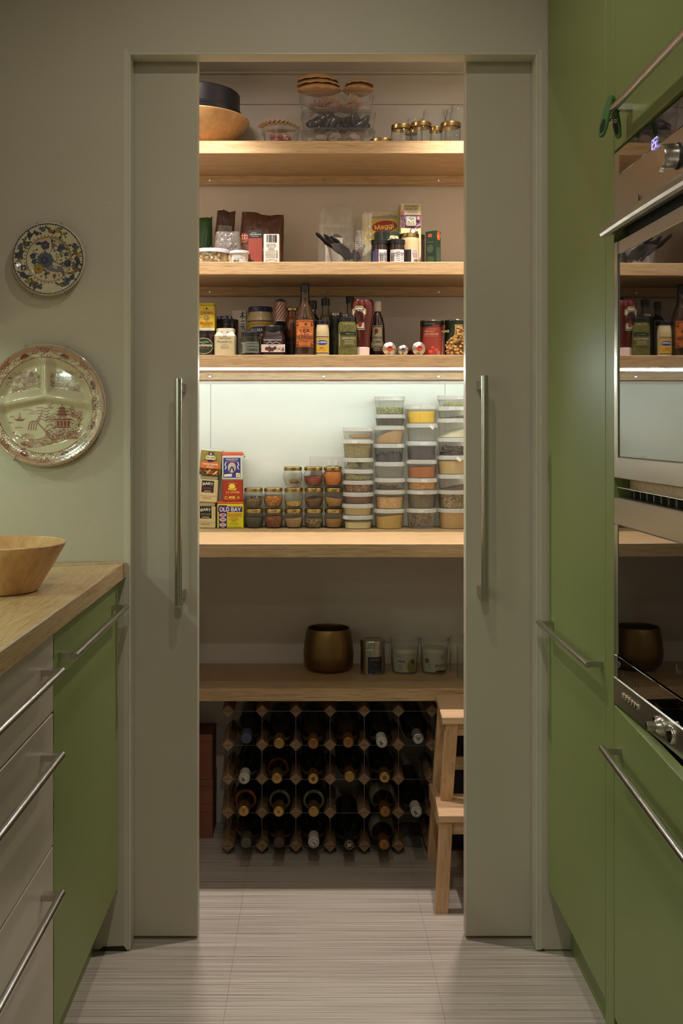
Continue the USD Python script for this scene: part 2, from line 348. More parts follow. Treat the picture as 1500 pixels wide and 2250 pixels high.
# chipped plaster at the foot of the jambs
part(we, 'chipped_plaster', hull([(JL - .004, YW - .0015, .002), (JL - .07, YW - .0015, .002), (JL - .06, YW - .0015, .011), (JL - .03, YW - .0015, .008), (JL - .012, YW - .0015, .013), (JL - .004, YW - .0005, .002), (JL - .07, YW - .0005, .002), (JL - .03, YW - .0005, .009)]), M_dark, False)
part(we, 'chipped_plaster', hull([(JR + .003, YW - .0015, .002), (JR + .016, YW - .0015, .002), (JR + .016, YW - .0015, .007), (JR + .008, YW - .0015, .004), (JR + .003, YW - .0005, .002), (JR + .016, YW - .0005, .006)]), M_dark, False)
# lining of the opening: jambs and head with a fine bead on the arris
t1 = thing('trim_1', 'pale painted lining round the pantry opening', kind='structure')
part(t1, 'jamb', bx(JL - .002, JL + .003, YW - .0006, YD - .004, .003, LINTEL, .001), M_trim, False)
part(t1, 'jamb', bx(JR - .003, JR + .002, YW - .0006, YD - .004, .003, LINTEL, .001), M_trim, False)
part(t1, 'head', bx(JL, JR, YW - .0006, YD - .004, LINTEL - .003, LINTEL + .002, .001), M_trim, False)
part(t1, 'corner_bead', bx(JL - .012, JL - .002, YW - .0004, YW + .002, .003, LINTEL + .01, .0002), M_trim, False)
part(t1, 'corner_bead', bx(JR + .002, JR + .012, YW - .0004, YW + .002, .003, LINTEL + .01, .0002), M_trim, False)
setting('wall_left', bx(XL - .08, XL, -2.2, YW, 0, CEIL, 0), M_wall, 'beige kitchen wall behind the base cabinets')
setting('wall_right', bx(XR, XR + .08, -2.2, YW, 0, CEIL, 0), M_wall, 'beige kitchen wall behind the tall cabinets')
setting('wall_behind', bx(XL - .08, XR + .08, -2.3, -2.2, 0, CEIL, 0), M_wall, 'beige kitchen wall facing the pantry')
setting('ceiling', bx(XL - .08, XR + .08, -2.3, YW, CEIL, CEIL + .05, 0), M_ceil, 'pale kitchen ceiling')
# pantry room
wb = setting('wall_pantry_back', bx(PL, PR, YB, YB + .06, 0, PCEIL, 0), M_pantry, 'pale pantry back wall behind the shelves')
for z0, z1 in ((2.0, 2.2245), (2.2265, PCEIL - .007)): part(wb, 'wall_panel', bx(PL, PR, YB - .004, YB + .001, z0, z1, .0008), M_pantry, False)
M_splash = plain('splashback_gloss', lin(226, 230, 222), .18, 0., .5)
for x0, x1 in ((PL, PX(463, YB) - .0006), (PX(463, YB) + .0006, PX(977, YB) - .0006), (PX(977, YB) + .0006, PR)):
    part(wb, 'splashback_panel', bx(x0, x1, YB - .004, YB + .001, .92, 1.36, .0008), M_splash, False)
setting('wall_pantry_left', bx(PL - .05, PL, YD + .05, YB + .06, 0, PCEIL, 0), M_pantry, 'pale pantry side wall behind the stacked terracotta boxes')
setting('wall_pantry_right', bx(PR, PR + .05, YD + .05, YB + .06, 0, PCEIL, 0), M_pantry, 'pale pantry side wall behind the step stool')
setting('wall_pantry_front', join(bx(PL - .05, JL - .02, YD + .05, YD + .07, 0, PCEIL, 0), bx(JR + .02, PR + .05, YD + .05, YD + .07, 0, PCEIL, 0)), M_pantry, 'inner face of the pantry front wall behind the sliding doors')
setting('ceiling_pantry', bx(PL - .06, PR + .06, YD - .006, YB + .06, PCEIL, PCEIL + .05, 0), M_ceil, 'low pantry ceiling above the top shelf')
setting('trim_2', bx(PL, PR, YB - .016, YB, PCEIL - .0065, PCEIL, .001), M_trim, 'narrow pale cover strip where pantry wall meets ceiling')

setting('trim_3', bx(PL, PR, YD - .005, YD + .010, DTOP + .006, PCEIL, .001), M_trim, 'painted cover board hiding the sliding track above the doors')
# sliding doors with long bar handles
def bar_handle(parent, p0, p1, off, r, post=.008, inset=.02, m=None):
    """A round bar between p0 and p1 held off its front by two square posts; off is the vector from bar to front."""
    p0, p1, off = map(np.asarray, (p0, p1, off)); d = (p1 - p0) / np.linalg.norm(p1 - p0)
    h = part(parent, 'handle', rod(p0, p1, r, 18), m or M_bar, 40, label='satin steel bar handle')
    for q in (p0 + d * inset, p1 - d * inset):
        a, b = q, q + off; s = d * post
        w = np.cross(d, off / np.linalg.norm(off)) * r * .8
        part(h, 'handle_post', hull([a + s + w, a + s - w, a - s + w, a - s - w, b + s + w, b + s - w, b - s + w, b - s - w]), m or M_bar, False)
    return h
d1 = thing('door_1', 'beige sliding pantry door beside the plates, pushed half open', kind='structure')
part(d1, 'door_leaf', bx(PL + .01, PX(434.5, YD), YD, YD + .034, DBOT, DTOP, .0015), M_door, False)
bar_handle(d1, (PX(392, YD - .04), YD - .042, PZ(1330, YD - .042)), (PX(392, YD - .04), YD - .042, PZ(831, YD - .042)), (.006, .042, 0), .0085, .01, .022)
d2 = thing('door_2', 'beige sliding pantry door beside the tall green cabinet, pushed half open', kind='structure')
part(d2, 'door_leaf', bx(PX(1022.5, YD), PR - .01, YD, YD + .034, DBOT, DTOP, .0015), M_door, False)
bar_handle(d2, (PX(1065, YD - .04), YD - .042, PZ(1322, YD - .042)), (PX(1064, YD - .04), YD - .042, PZ(825, YD - .042)), (-.006, .042, 0), .0085, .01, .022)

# recessed lamps
for (x, y), z in [(p, PCEIL) for p in PANTRY_SPOTS] + [(p, CEIL) for p in KITCHEN_SPOTS]:
    pantry = z == PCEIL
    d = thing('downlight', ('small round recessed downlight in the pantry ceiling ' + ('above the dark cake tins' if x < 0 else 'above the glass jars')) if pantry else
              'round recessed kitchen ceiling downlight ' + {1.75: 'just in front of the pantry', .45: 'above the camera', -.9: 'towards the far kitchen wall'}[y], 'downlight', (x, y, z))
    part(d, 'trim_ring', lathe([(.024, -.001), (.042, -.001), (.044, -.003), (.040, -.007), (.030, -.008), (.024, -.002)], 32), M_chrome)
    part(d, 'diffuser', can(.023, -.006, -.0015, .001, 28), glow('lamp_face_pantry', PINK, 270.) if pantry else glow('lamp_face', WARM, 6.))
# ------------------------------------------------------------------ kitchen, side with the worktop
FX, BOT, TOPC = -.455, .159, .872
def base_unit(name, label, y0, y1, m):
    t = thing(name, label, 'cabinet')
    part(t, 'carcass', bx(XL + .002, FX - .0205, y0 + .001, y1 - .001, BOT, TOPC, .001), M_dark, False)
    return t
c1 = base_unit('base_cabinet', 'green base cabinet under the oak worktop with a single door and bar handle', 1.831, 2.432, M_green)
dr = part(c1, 'door', bx(FX - .019, FX, 1.8325, 2.4305, BOT, TOPC - .004, .0015), M_green, False, label='olive green lacquered door')
bar_handle(dr, (-.425, 1.862, .818), (-.425, 2.375, .818), (-.030, 0, 0), .0065, .008, .012)
c2 = base_unit('drawer_cabinet', 'beige drawer cabinet under the worktop with three wide drawers', 1.03, 1.829, M_beige)
for z0, z1, hz in ((.7295, TOPC - .004, .815), (.4970, .7265, .673), (BOT, .4940, .440)):
    q = part(c2, 'drawer', bx(FX - .019, FX, 1.0315, 1.8275, z0, z1, .0015), M_beige, False)
    bar_handle(q, (-.425, 1.10, hz), (-.425, 1.765, hz), (-.030, 0, 0), .0065, .008, .012)
solo('filler_panel', bx(XL + .01, -.4625, 2.4335, 2.4475, .16, TOPC, .001), M_green, 'narrow green filler strip between the base cabinet and the end wall', 'filler panel', smooth=False)
solo('plinth', bx(-.53, -.515, 1.03, 2.4485, 0, .157, .001), M_green, 'green kickboard under the base and drawer cabinets', 'plinth', smooth=False)
wt = solo('worktop', bx(XL + .001, -.439, 1.0, 2.4487, .8745, .912, .0022), M_oak_y, 'thick oak worktop carrying the wooden bowl', 'worktop', smooth=False)
# wall cabinet, just out of the picture, with the tube light that brightens this wall
wc = thing('wall_cabinet', 'beige wall cabinet above the worktop with puck lights underneath', 'cabinet')
part(wc, 'carcass', bx(XL + .002, -.772, .9, 2.448, 1.462, 2.2, .001), M_beige, False)
for y0, y1 in ((.902, 1.672), (1.676, 2.446)): part(wc, 'door', bx(-.770, -.752, y0, y1, 1.46, 2.2, .0015), M_beige, False)
for (x, y), w in zip(PUCKS, ('farthest from the pantry', 'in the middle of the three', 'next to the pantry wall')):
    tl = thing('puck_light', 'round puck light under the wall cabinet, ' + w, 'light', (x, y, 1.462))
    part(tl, 'housing', lathe([(0, 0), (.034, 0), (.036, -.004), (.034, -.026), (.026, -.029), (.026, -.027), (0, -.027)], 28), M_bar)
    part(tl, 'diffuser', can(.0255, -.0315, -.0275, .001, 24), glow('puck_glow', COOL, 4.))
# wooden bowl on the worktop
M_bowl = wood('bowl_wood', lin(186, 138, 88), lin(206, 162, 110), lin(220, 182, 132), stretch=(13, 13, 2.2), rough=.38, fine=6, pore=.22)
b = thing('wooden_bowl', 'flared wooden salad bowl standing on the oak worktop', 'bowl', (-.602, 2.0, .9125))
part(b, 'bowl', lathe([(0, 0), (.070, 0), (.0745, .003), (.0785, .010), (.104, .052), (.124, .087), (.1262, .0915), (.1245, .0935), (.1210, .0915), (.100, .055), (.076, .016), (.066, .010), (0, .009)], 64), M_bowl)
# ------------------------------------------------------------------ kitchen, side with the ovens
GX = .542
tc = thing('tall_cabinet', 'tall green larder cabinet next to the pantry opening with one bar handle', 'cabinet')
part(tc, 'carcass', bx(GX + .0205, XR - .002, 1.950, 2.434, BOT, 2.40, .001), M_dark, False)
dr = part(tc, 'door', bx(GX, GX + .019, 1.9515, 2.4325, BOT, 2.40, .0015), M_green, False, label='full-height olive green door')
bar_handle(dr, (.512, 1.962, .780), (.512, 2.392, .780), (.030, 0, 0), .0065, .008, .012)
part(tc, 'edge_strip', bx(GX + .003, GX + .02, 2.4345, 2.4385, BOT, 2.40, .0005), M_trim, False)
solo('plinth', bx(.600, .615, 1.951, 2.4487, 0, .157, .001), M_green, 'green kickboard under the tall larder cabinet', 'plinth', smooth=False)
solo('end_panel', bx(GX, XR - .002, 1.8965, 1.9485, 0, 2.40, .001), M_green, 'full-height green panel between the larder cabinet and the ovens', 'panel', smooth=False)
solo('end_panel', bx(GX, XR - .002, 1.241, 1.2925, 0, 2.40, .001), M_green, 'full-height green panel closing the oven housing on the camera side', 'panel', smooth=False)
oh = thing('oven_housing', 'tall green oven housing with a lift-up door above the ovens and a pan drawer below', 'cabinet')
H0, H1 = 1.294, 1.8945
part(oh, 'carcass', bx(GX + .22, XR - .002, H0, H1, .16, 2.40, 0), M_dark, False)
part(oh, 'carcass', bx(GX + .021, GX + .219, H0, H1, 1.724, 2.40, 0), M_dark, False)
dr = part(oh, 'door', bx(GX, GX + .019, H0 + .0015, H1 - .0015, 1.7235, 2.40, .0015), M_green, False, label='green door above the oven')
bar_handle(dr, (.512, 1.38, 1.771), (.512, 1.803, 1.771), (.030, 0, 0), .0065, .008, .012)
dw = bx(0, .019, -(H1 - H0) + .003, 0, BOT, .7235, .0015)
dw = moved(dw, GX, H1 - .0015, 0, rz=-2.6)
dr = part(oh, 'drawer', dw, M_green, False, label='green pan drawer pulled slightly open')
def rotp(x, y, z, a): c, s = math.cos(math.radians(a)), math.sin(math.radians(a)); return np.array([GX + x * c - y * s, H1 - .0015 + x * s + y * c, z])
o3 = rotp(.030, 0, 0, -2.6) - rotp(0, 0, 0, -2.6)
bar_handle(dr, rotp(-.030, -.035, .655, -2.6), rotp(-.030, -.56, .655, -2.6), o3, .0065, .008, .012)
solo('plinth', bx(.600, .615, H0, H1, 0, .157, .001), M_green, 'green kickboard under the oven housing', 'plinth', smooth=False)

# ovens: local frame x into the cabinet, u along the front from the far edge towards the camera, z up
def oven_frame(name, label, z): return thing(name, label, 'oven', (GX - .001, H1 - .002, z), rz=1.4)
def ob(x0, x1, u0, u1, z0, z1, b=.0015): return bx(x0, x1, -u1, -u0, z0, z1, b)
def knob_x(r, L, n=28): return moved(lathe([(0, 0), (r * 1.0, 0), (r, .3 * L), (r * .92, .9 * L), (r * .85, L), (0, L)], n), ry=-90)
M_logo = plain('engraved_black', lin(20), .5)
ov = oven_frame('oven', 'stainless steel oven with a lit clock display and dark glass door', 1.134)
W, OH = .596, .586
part(ov, 'oven_body', ob(.022, .20, .01, W - .01, .01, OH - .01), M_dark, False)
part(ov, 'control_panel', ob(0, .022, 0, W, .455, OH, .003), M_steel, False)
dp = part(ov, 'display', ob(-.0012, .004, .034, W - .034, .539, .5835, .001), M_blackglass, False)
a = Art(); seg = lin(206, 196, 255)
def digit(A, ch, x, y, w, h, t):
    on = {'1': 'bc', '2': 'abged', '5': 'afgcd', '8': 'abcdefg'}[ch]
    S = {'a': ((0, h), (w, h)), 'g': ((0, h / 2), (w, h / 2)), 'd': ((0, 0), (w, 0)), 'f': ((0, h / 2), (0, h)), 'e': ((0, 0), (0, h / 2)), 'b': ((w, h / 2), (w, h)), 'c': ((w, 0), (w, h / 2))}
    for s in on: (p, q), (r, u) = S[s]; A.line([(x + p * .9 + w * .05, y + q), (x + r * .9 + w * .05, y + u)], t, seg)
for i, (ch, x) in enumerate((('1', .1965), ('2', .2035), ('5', .2145), ('2', .2225))): digit(a, ch, x, .5385, .0052, .0145, .0016)
for z in (.542, .548): a.rect(.2115, z, .2126, z + .0014, seg)
a.side(dp, -.0012, 'clock_digits', glow('clock_glow', lin(150, 140, 255), 3.2), 0, 0, label='glowing violet clock digits')
kn = part(ov, 'knob', moved(knob_x(.019, .026), 0, -.312, .500), M_bar, label='round steel selector knob')
part(kn, 'knob_ring', moved(knob_x(.0202, .006), .0, -.312, .500), M_logo)
for u in (.247, .273, .358, .384): part(ov, 'button', moved(knob_x(.0052, .006, 18), 0, -u, .496), M_chrome, label='small domed button')
# bowed bar handle across the control panel's lower edge
us = np.linspace(.0, W, 13)
vv, ff = [], []
prof = [(.0, .030), (-.018, .026), (-.030, .014), (-.032, .004), (-.029, -.001), (-.022, -.003), (-.004, .002), (0, .004)]
for u in us:
    k = 1 + .35 * (1 - (2 * u / W - 1) ** 2) * 0.5
    vv += [(x * k * .82, -u, .436 + z * .9) for x, z in prof]
n = len(prof)
for i in range(len(us) - 1):
    for j in range(n): a0, a1 = i * n + j, i * n + (j + 1) % n; ff += [(a0, a1, a1 + n), (a0, a1 + n, a0 + n)]
for base in (0, (len(us) - 1) * n):
    for j in range(1, n - 1): ff.append((base, base + j, base + j + 1) if base == 0 else (base, base + j + 1, base + j))
hm = trimesh.Trimesh(vv, ff, process=False); trimesh.repair.fix_normals(hm)
hd = part(ov, 'handle', hm, M_steel, 18, label='wide bowed steel handle')
def neff(A, u, z, h, c):
    A.text('EFF', u + h * 2.05, z, h, c, bold=True); A.text('N', u + .35 * h, z, h * 1.1, c, bold=True); A.ell(u + .35 * h, z + h * 1.35, h * .42, h * .62, c, 12); A.rect(u - .5 * h, z - h * .35, u + .2 * h, z - h * .2, c); A.rect(u + .5 * h, z - h * .35, u + 1.2 * h, z - h * .2, c); return A
neff(Art(), .133, .470, .006, lin(20)).side(ov, 0, 'maker_lettering')
part(ov, 'door_frame', join(ob(0, .022, 0, .018, 0, .424), ob(0, .022, W - .018, W, 0, .424), ob(0, .022, .018, W - .018, 0, .038), ob(.002, .022, .018, W - .018, .40, .424)), M_steel_v, False)
part(ov, 'door_glass', ob(.003, .018, .018, W - .018, .038, .40, .001), M_blackglass, False)
M_slot = plain('dull_dark_steel', lin(96, 92, 82), .5, .6)
# the vent gap between the ovens
vg = thing('vent_strip', 'slotted ventilation strip between the two ovens', 'vent', (GX, H1 - .002, 1.098))
part(vg, 'backing', ob(.03, .05, .0, W, 0, .036), M_dark, False)
part(vg, 'spacer_shelf', ob(.028, .03, .0, W, .012, .036), M_beech_x, False)
part(vg, 'louvre', moved(ob(.004, .03, .002, W, -.0009, .0009, .0004), z=.020, ry=12), M_bar, False)
for k in range(15): part(vg, 'slot_bar', ob(.016, .026, .060 + k * .036, .064 + k * .036, .003, .015, .0008), M_slot, False)
mw = oven_frame('microwave', 'stainless steel microwave with black glass door under the oven', .7285)
MH = .3705
part(mw, 'oven_body', ob(.022, .20, .01, W - .01, .01, MH - .01), M_dark, False)
part(mw, 'door_frame', join(ob(0, .022, 0, W, .322, MH, .002), ob(0, .022, 0, .018, .0885, .322)), M_steel, False)
part(mw, 'door_glass', ob(.002, .02, .018, W, .090, .322, .001), M_blackglass, False)
part(mw, 'control_panel', ob(-.001, .022, 0, W, 0, .0475, .002), M_steel, False)
gb = part(mw, 'display', ob(.001, .02, .018, W, .0478, .0875, .001), M_blackglass, False)
part(mw, 'panel_edge', ob(0, .022, 0, .0175, .0478, .0875, .001), M_steel_v, False)
neff(Art(), .300, .124, .0065, lin(84, 78, 70)).side(mw, .002, 'maker_lettering')
A = Art()
for k in range(6): A.ring(.050 + k * .0150, .060, .0042, .0042, .0006, lin(84, 78, 70)); A.rect(.048 + k * .0150, .0585, .052 + k * .0150, .0615, lin(78, 74, 68))
A.side(gb, .001, 'panel_icons')
for k in range(6): part(mw, 'button', moved(knob_x(.0046, .003, 16), -.001, -(.058 + k * .0150), .0270), M_chrome, label='small domed button')
part(mw, 'button', moved(knob_x(.0048, .005, 16), -.001, -.224, .032), M_chrome, label='small domed button')
kn = part(mw, 'knob', join(moved(knob_x(.0075, .024), -.001, -.243, .026)), M_bar, label='slim steel knob')
part(kn, 'knob_collar', moved(lathe([(0, 0), (.015, 0), (.0135, .004), (.0078, .010), (0, .010)], 24), -.001, -.243, .026, ry=-90), M_bar)
part(mw, 'knob', moved(lathe([(0, 0), (.015, 0), (.0145, .002), (.0125, .0038), (0, .0042)], 28), -.001, -.287, .026, ry=-90), M_chrome, label='flat round steel dial')
# bag clip on the handle above the oven
cl = thing('bag_clip', 'green plastic clip pinched on the end of the bar handle above the oven', 'clip', (.511, 1.806, 1.766))
M_clip = plain('clip_green', lin(76, 112, 66), .35)
def jaw():
    """A rounded paddle in the xz plane, thick along y, its pivot a little below the middle."""
    o = Polygon([(-.006, .030), (-.0035, .0335), (.0035, .0335), (.006, .030), (.0085, .004), (.009, -.018), (.0065, -.034), (.003, -.038), (-.003, -.038), (-.0065, -.034), (-.009, -.018), (-.0085, .004)]).buffer(.001, 3)
    i_ = o.buffer(-.0014, 3); e = lambda g, y: [(x, y, z) for x, z in g.exterior.coords]
    return o, trimesh.util.concatenate([moved(prism(o, .0022), y=-.0011), moved(prism(i_, .0048), y=-.0024)])
for s_, ang in ((-1, 13), (1, -9)):
    o, m = jaw(); tw = -62 if s_ < 0 else -70
    place = lambda q: moved(moved(q, rz=tw), s_ * .0085, -.003 if s_ < 0 else .002, -.004, ry=ang)
    q = part(cl, 'jaw', place(m), M_clip, 40)
    ov_ = prism(Polygon([(.0052 * math.cos(t), .0125 * math.sin(t)) for t in np.arange(24) * 2 * PI / 24]), .0062)
    part(q, 'finger_pad', place(moved(ov_, y=-.0031, z=-.020)), M_logo, 40, label='black oval pad of the clip')
part(cl, 'pivot_pin', rod((-.011, -.002, -.012), (.011, -.001, -.012), .003, 12), M_chrome)
part(cl, 'spring', tube([((t / 12 - .5) * .010, -.002 + .0042 * math.sin(t), -.012 + .0042 * math.cos(t)) for t in np.linspace(0, 12 * 1.5, 70)], .0007, 6), M_chrome)
# ------------------------------------------------------------------ pantry shelves
YS, YCL = 2.96, 3.214
Z1, Z2, Z3, ZC, ZL = 2.035, 1.693, 1.430, .918, .494
def shelf(name, label, ztop, yf, th, cleat_h, cleat_y=YCL, screws=True):
    t = thing(name, label, 'shelf' if name != 'counter' else 'counter', (0, 0, 0))
    part(t, 'board', bx(PL + .0005, PR - .0005, yf, YB - .0045, ztop - th, ztop, .0012), M_oak_x, False)
    if cleat_h:
        c = part(t, 'cleat', bx(PL + .0005, PR - .0005, cleat_y, YB - .0045, ztop - th - cleat_h, ztop - th, .001), M_oak_x, False, label='oak batten screwed to the wall under the board')
        for px in (461, 711, 963):
            x, z = PX(px, cleat_y), ztop - th - cleat_h * .55
            s = part(c, 'screw', moved(lathe([(0, 0), (.0048, 0), (.0050, .0010), (.0040, .0022), (.0026, .0024), (.0022, .0012), (0, .0012)], 18), x, cleat_y, z, rx=90), M_chrome)
    return t
shelf('shelf', 'top oak shelf carrying the wooden bowl, shells and glass jars', Z1, YS, .036, .0275)
shelf('shelf', 'second oak shelf from the top carrying packets, boxes and jars', Z2, YS, .036, .0275)
shelf('shelf', 'third oak shelf carrying sauces and tins, with the strip light under it', Z3, YS, .036, .0225)
shelf('counter', 'deep oak counter in the pantry under the spice jars and tubs', ZC, 2.762, .036, 0)
shelf('shelf', 'low dark oak shelf under the counter carrying the brass pot and candles', ZL, 2.933, .0357, 0)
sl = thing('strip_light', 'bright LED strip light along the underside of the third shelf', 'light')
part(sl, 'diffuser', bx(PL + .03, PR - .03, 2.9845, 2.9875, Z3 - .0415, Z3 - .0372, .0004), glow('strip_glow', COOL, STRIP_POWER))
part(sl, 'backing', bx(PL + .02, PR - .02, 2.980, 2.992, Z3 - .0372, Z3 - .0360, .0002), M_white, False)
M_diode = glow('diode_glow', (.95, 1., .86), STRIP_POWER * 1.6)
for k in range(42): part(sl, 'diode', bx(PL + .04 + k * .0335, PL + .047 + k * .0335, 2.9835, 2.9844, Z3 - .0412, Z3 - .0376, .0003), M_diode, False)
# double wall socket behind the jars
so = thing('wall_socket', 'pale double wall socket with two switches behind the spice jars', 'socket', (PX(732, YB), YB - .004, PZ(1002, YB)))
part(so, 'face_plate', bx(-.073, .073, -.009, 0, -.092, 0, .002), plain('socket_plate', lin(214, 212, 206), .3), False)
for px in (723, 738): part(so, 'switch', bx(PX(px, YB) - PX(732, YB) - .0055, PX(px, YB) - PX(732, YB) + .0055, -.012, -.009, -.030, -.012, .001), M_white, False)

class It:
    """A thing laid out in pixels of the photograph at the depth Y where it stands; heights count from its base at zs."""
    def __init__(s, name, label, cat, cx, Y, zs, group=None, depth=0., rz=0, dz=0., ry=0, rx=0):
        s.K, s.cx = Y / F, cx; s.base = VY - (zs + dz - EYE) / s.K; s.d = depth
        s.t = thing(name, label, cat, (PX(cx, Y), Y + depth / 2, zs + dz), rz, group, rx=rx, ry=ry)
    def h(s, py): return (s.base - py) * s.K
    def v(s, py): return s.base - py
    def rev(s, name, prof, m, n=36, label=None, parent=None, sx=1., sy=1., smooth=35):
        return part(parent or s.t, name, lathe([(r * s.K, s.h(py)) for r, py in prof], n, sx, sy), m, smooth, label=label)
    def vessel(s, name, prof, t, m, n=36, label=None, parent=None):
        return part(parent or s.t, name, shell([(r * s.K, s.h(py)) for r, py in prof], t, n), m, 35, label=label)
    def box(s, name, hw, y0, y1, m, b=.0012, label=None, parent=None, d=None, dx=0):
        d = s.d if d is None else d
        return part(parent or s.t, name, bx((dx - hw) * s.K, (dx + hw) * s.K, -d / 2, d / 2, s.h(y0), s.h(y1), b), m, False, label=label)
    def art(s): return Art(s.K)
    def R(s, prof):
        """Radius (m) as a function of height (m)."""
        z = np.array([s.h(py) for r, py in prof]); r = np.array([r * s.K for r, py in prof]); return lambda q: np.interp(q, z, r)
def pillow(w, h, d, seed=0, amp=.12, n=26, lean=0., pinch=1., flat=.25):
    """A soft packet standing on its base: w wide, h high, d thick, with creases."""
    g = np.linspace(-1, 1, n); U, W = np.meshgrid(g, g, indexing='ij')
    t = (1 - np.abs(U) ** 3) ** .6 * (1 - np.abs(np.clip(W, -1, 1)) ** 4) ** .7
    t = t * (1 - flat * (W + 1) / 2) * d / 2
    P = np.stack([U * 2.3, W * 3.1, np.full_like(U, seed * 1.7)], -1); nz = meshkit.fbm(P * 1.6, 3, seed) - .5
    fold = np.abs(meshkit.noise(P * 2.7, seed + 5) - .5) * 2
    x = U * w / 2 * (1 - (1 - pinch) * (W + 1) / 2) + nz * .03 * w; z = (W + 1) / 2 * h + (meshkit.noise(np.stack([U * 3, U * 0, U * 0 + seed], -1), seed) - .5) * h * .05 * (W + 1) / 2
    wob = (nz * amp + (fold - .5) * amp * .5) * d + lean * (W + 1) / 2 * h
    e = (1 - U ** 8) * (1 - W ** 8)
    v1 = np.stack([x, -t * (1 + nz * amp * 4) - .0006 + wob, z], -1).reshape(-1, 3); v2 = np.stack([x, t * (1 + nz * amp * 3) + .0006 + wob, z], -1).reshape(-1, 3)
    f = []; N = n * n; I = lambda i, j: i * n + j
    for i in range(n - 1):
        for j in range(n - 1):
            a, b, c, e2 = I(i, j), I(i + 1, j), I(i + 1, j + 1), I(i, j + 1)
            f += [(a, b, c), (a, c, e2), (N + a, N + c, N + b), (N + a, N + e2, N + c)]
    edge = [I(i, 0) for i in range(n)] + [I(n - 1, j) for j in range(1, n)] + [I(i, n - 1) for i in range(n - 2, -1, -1)] + [I(0, j) for j in range(n - 2, 0, -1)]
    for a, b in zip(edge, edge[1:] + edge[:1]): f += [(a, N + b, b), (a, N + a, N + b)]
    return V(np.vstack([v1, v2]), f), (lambda vv, dd: None)
M_glass = clear('clear_glass', (.965, .98, .965), .045, (.85, .88, .85), rough=.02, edge=.25)
M_clearbox = clear('clear_box_plastic', (.97, .97, .965), .055, (.9, .9, .9), 1.4, .05, .5)
M_tub = clear('clear_tub_plastic', (.985, .99, .985), .10, (.95, .96, .94), 1.4, .06, .72)
M_lid = clear('milky_lid_plastic', (.985, .985, .985), .66, (.97, .975, .96), 1.4, .15, .9)
M_pack = clear('clear_packet_film', (.97, .97, .96), .12, (.85, .85, .83), 1.5, .08, .5)
M_gold = plain('gold_lid_metal', lin(178, 152, 98), .28, 1.)
M_black = plain('black_plastic', lin(20, 20, 21), .35)
M_silver = plain('silver_lid_metal', lin(176, 172, 164), .28, 1.)
def gloss(name, *c, rough=.22): return plain(name, lin(*c), rough, 0., .5, .4)
M_card = plain('white_card', lin(206, 200, 190), .6)
CREAMC, INK = lin(222, 214, 190), lin(26, 24, 26)
# ------------------------------------------------------------------ things on the counter
def mixed(name, *cols, scale=700, **k): return speckle(name, [lin(*c) for c in cols], scale, **k)
SP = {
 'cumin': mixed('cumin_seeds', (128, 112, 70), (150, 134, 88), (104, 90, 54), (168, 150, 104), scale=520, stretch=(1, 1, 1.9)),
 'fennel': mixed('fennel_seeds', (150, 148, 92), (176, 172, 116), (110, 108, 62), (70, 66, 40), scale=420, stretch=(1, 1, 1.8)),
 'mustard': mixed('brown_mustard_seeds', (96, 58, 46), (122, 78, 62), (72, 42, 34), scale=600),
 'buff': mixed('buff_powder', (176, 158, 112), (184, 166, 120), scale=900, bump=.1),
 'cream': mixed('cream_powder', (206, 190, 142), (216, 200, 154), scale=900, bump=.15),
 'dark_seed': mixed('dark_seeds', (48, 44, 38), (72, 64, 50), (110, 96, 66), (34, 32, 30), scale=420, stretch=(1, 1, 1.8)),
 'tan': mixed('tan_powder', (160, 128, 88), (168, 136, 94), scale=900, bump=.1),
 'sesame': mixed('pale_mustard_seeds', (186, 150, 98), (202, 168, 114), (164, 126, 78), scale=480),
 'curry': mixed('curry_powder', (176, 142, 62), (186, 152, 70), scale=900, bump=.1),
 'turmeric': mixed('turmeric_powder', (206, 164, 32), (214, 172, 40), scale=900, bump=.12),
 'poppy': mixed('blue_poppy_seeds', (78, 70, 72), (98, 88, 90), (60, 54, 58), scale=900),
 'paprika': mixed('paprika_powder', (156, 92, 40), (166, 100, 46), scale=900, bump=.1),
 'gold_seed': mixed('golden_seeds', (176, 134, 72), (196, 154, 88), (140, 100, 50), scale=450),
 'caraway': mixed('caraway_seeds', (88, 78, 58), (112, 100, 74), (66, 58, 44), scale=560, stretch=(1, 1, 1.8)),
 'sand': mixed('beige_powder', (180, 156, 104), (186, 162, 110), scale=900, bump=.08),
 'hemp': mixed('mottled_seeds', (92, 76, 48), (136, 114, 74), (62, 50, 34), (170, 146, 98), scale=380),
 'ginger': mixed('ginger_powder', (172, 138, 84), (178, 144, 90), scale=900, bump=.06),
 'pepper_mix': mixed('pepper_mix', (92, 70, 40), (138, 52, 40), (84, 88, 48), (150, 128, 84), (50, 40, 32), scale=300, bump=.9),
 'flakes_red': mixed('red_brown_flakes', (104, 52, 26), (134, 74, 36), (76, 36, 22), (150, 96, 50), scale=480),
 'flakes_gold': mixed('chilli_flakes', (150, 88, 34), (184, 120, 48), (110, 60, 26), (204, 156, 80), scale=420),
 'green_dust': mixed('dried_herb_dust', (58, 58, 42), (70, 68, 48), scale=900, bump=.15),
 'red_corn': mixed('red_peppercorns', (128, 54, 44), (156, 78, 62), (104, 42, 36), scale=330, bump=.9),
 'orange': mixed('orange_powder', (176, 100, 40), (186, 108, 44), scale=900, bump=.1),
 'brown': mixed('brown_powder', (92, 64, 42), (102, 72, 48), scale=900, bump=.1),
 'masala': mixed('masala_powder', (150, 112, 66), (158, 120, 72), scale=900, bump=.1),
 'yellow_seed': mixed('yellow_seeds', (196, 166, 88), (214, 186, 110), (160, 128, 60), scale=380),
}
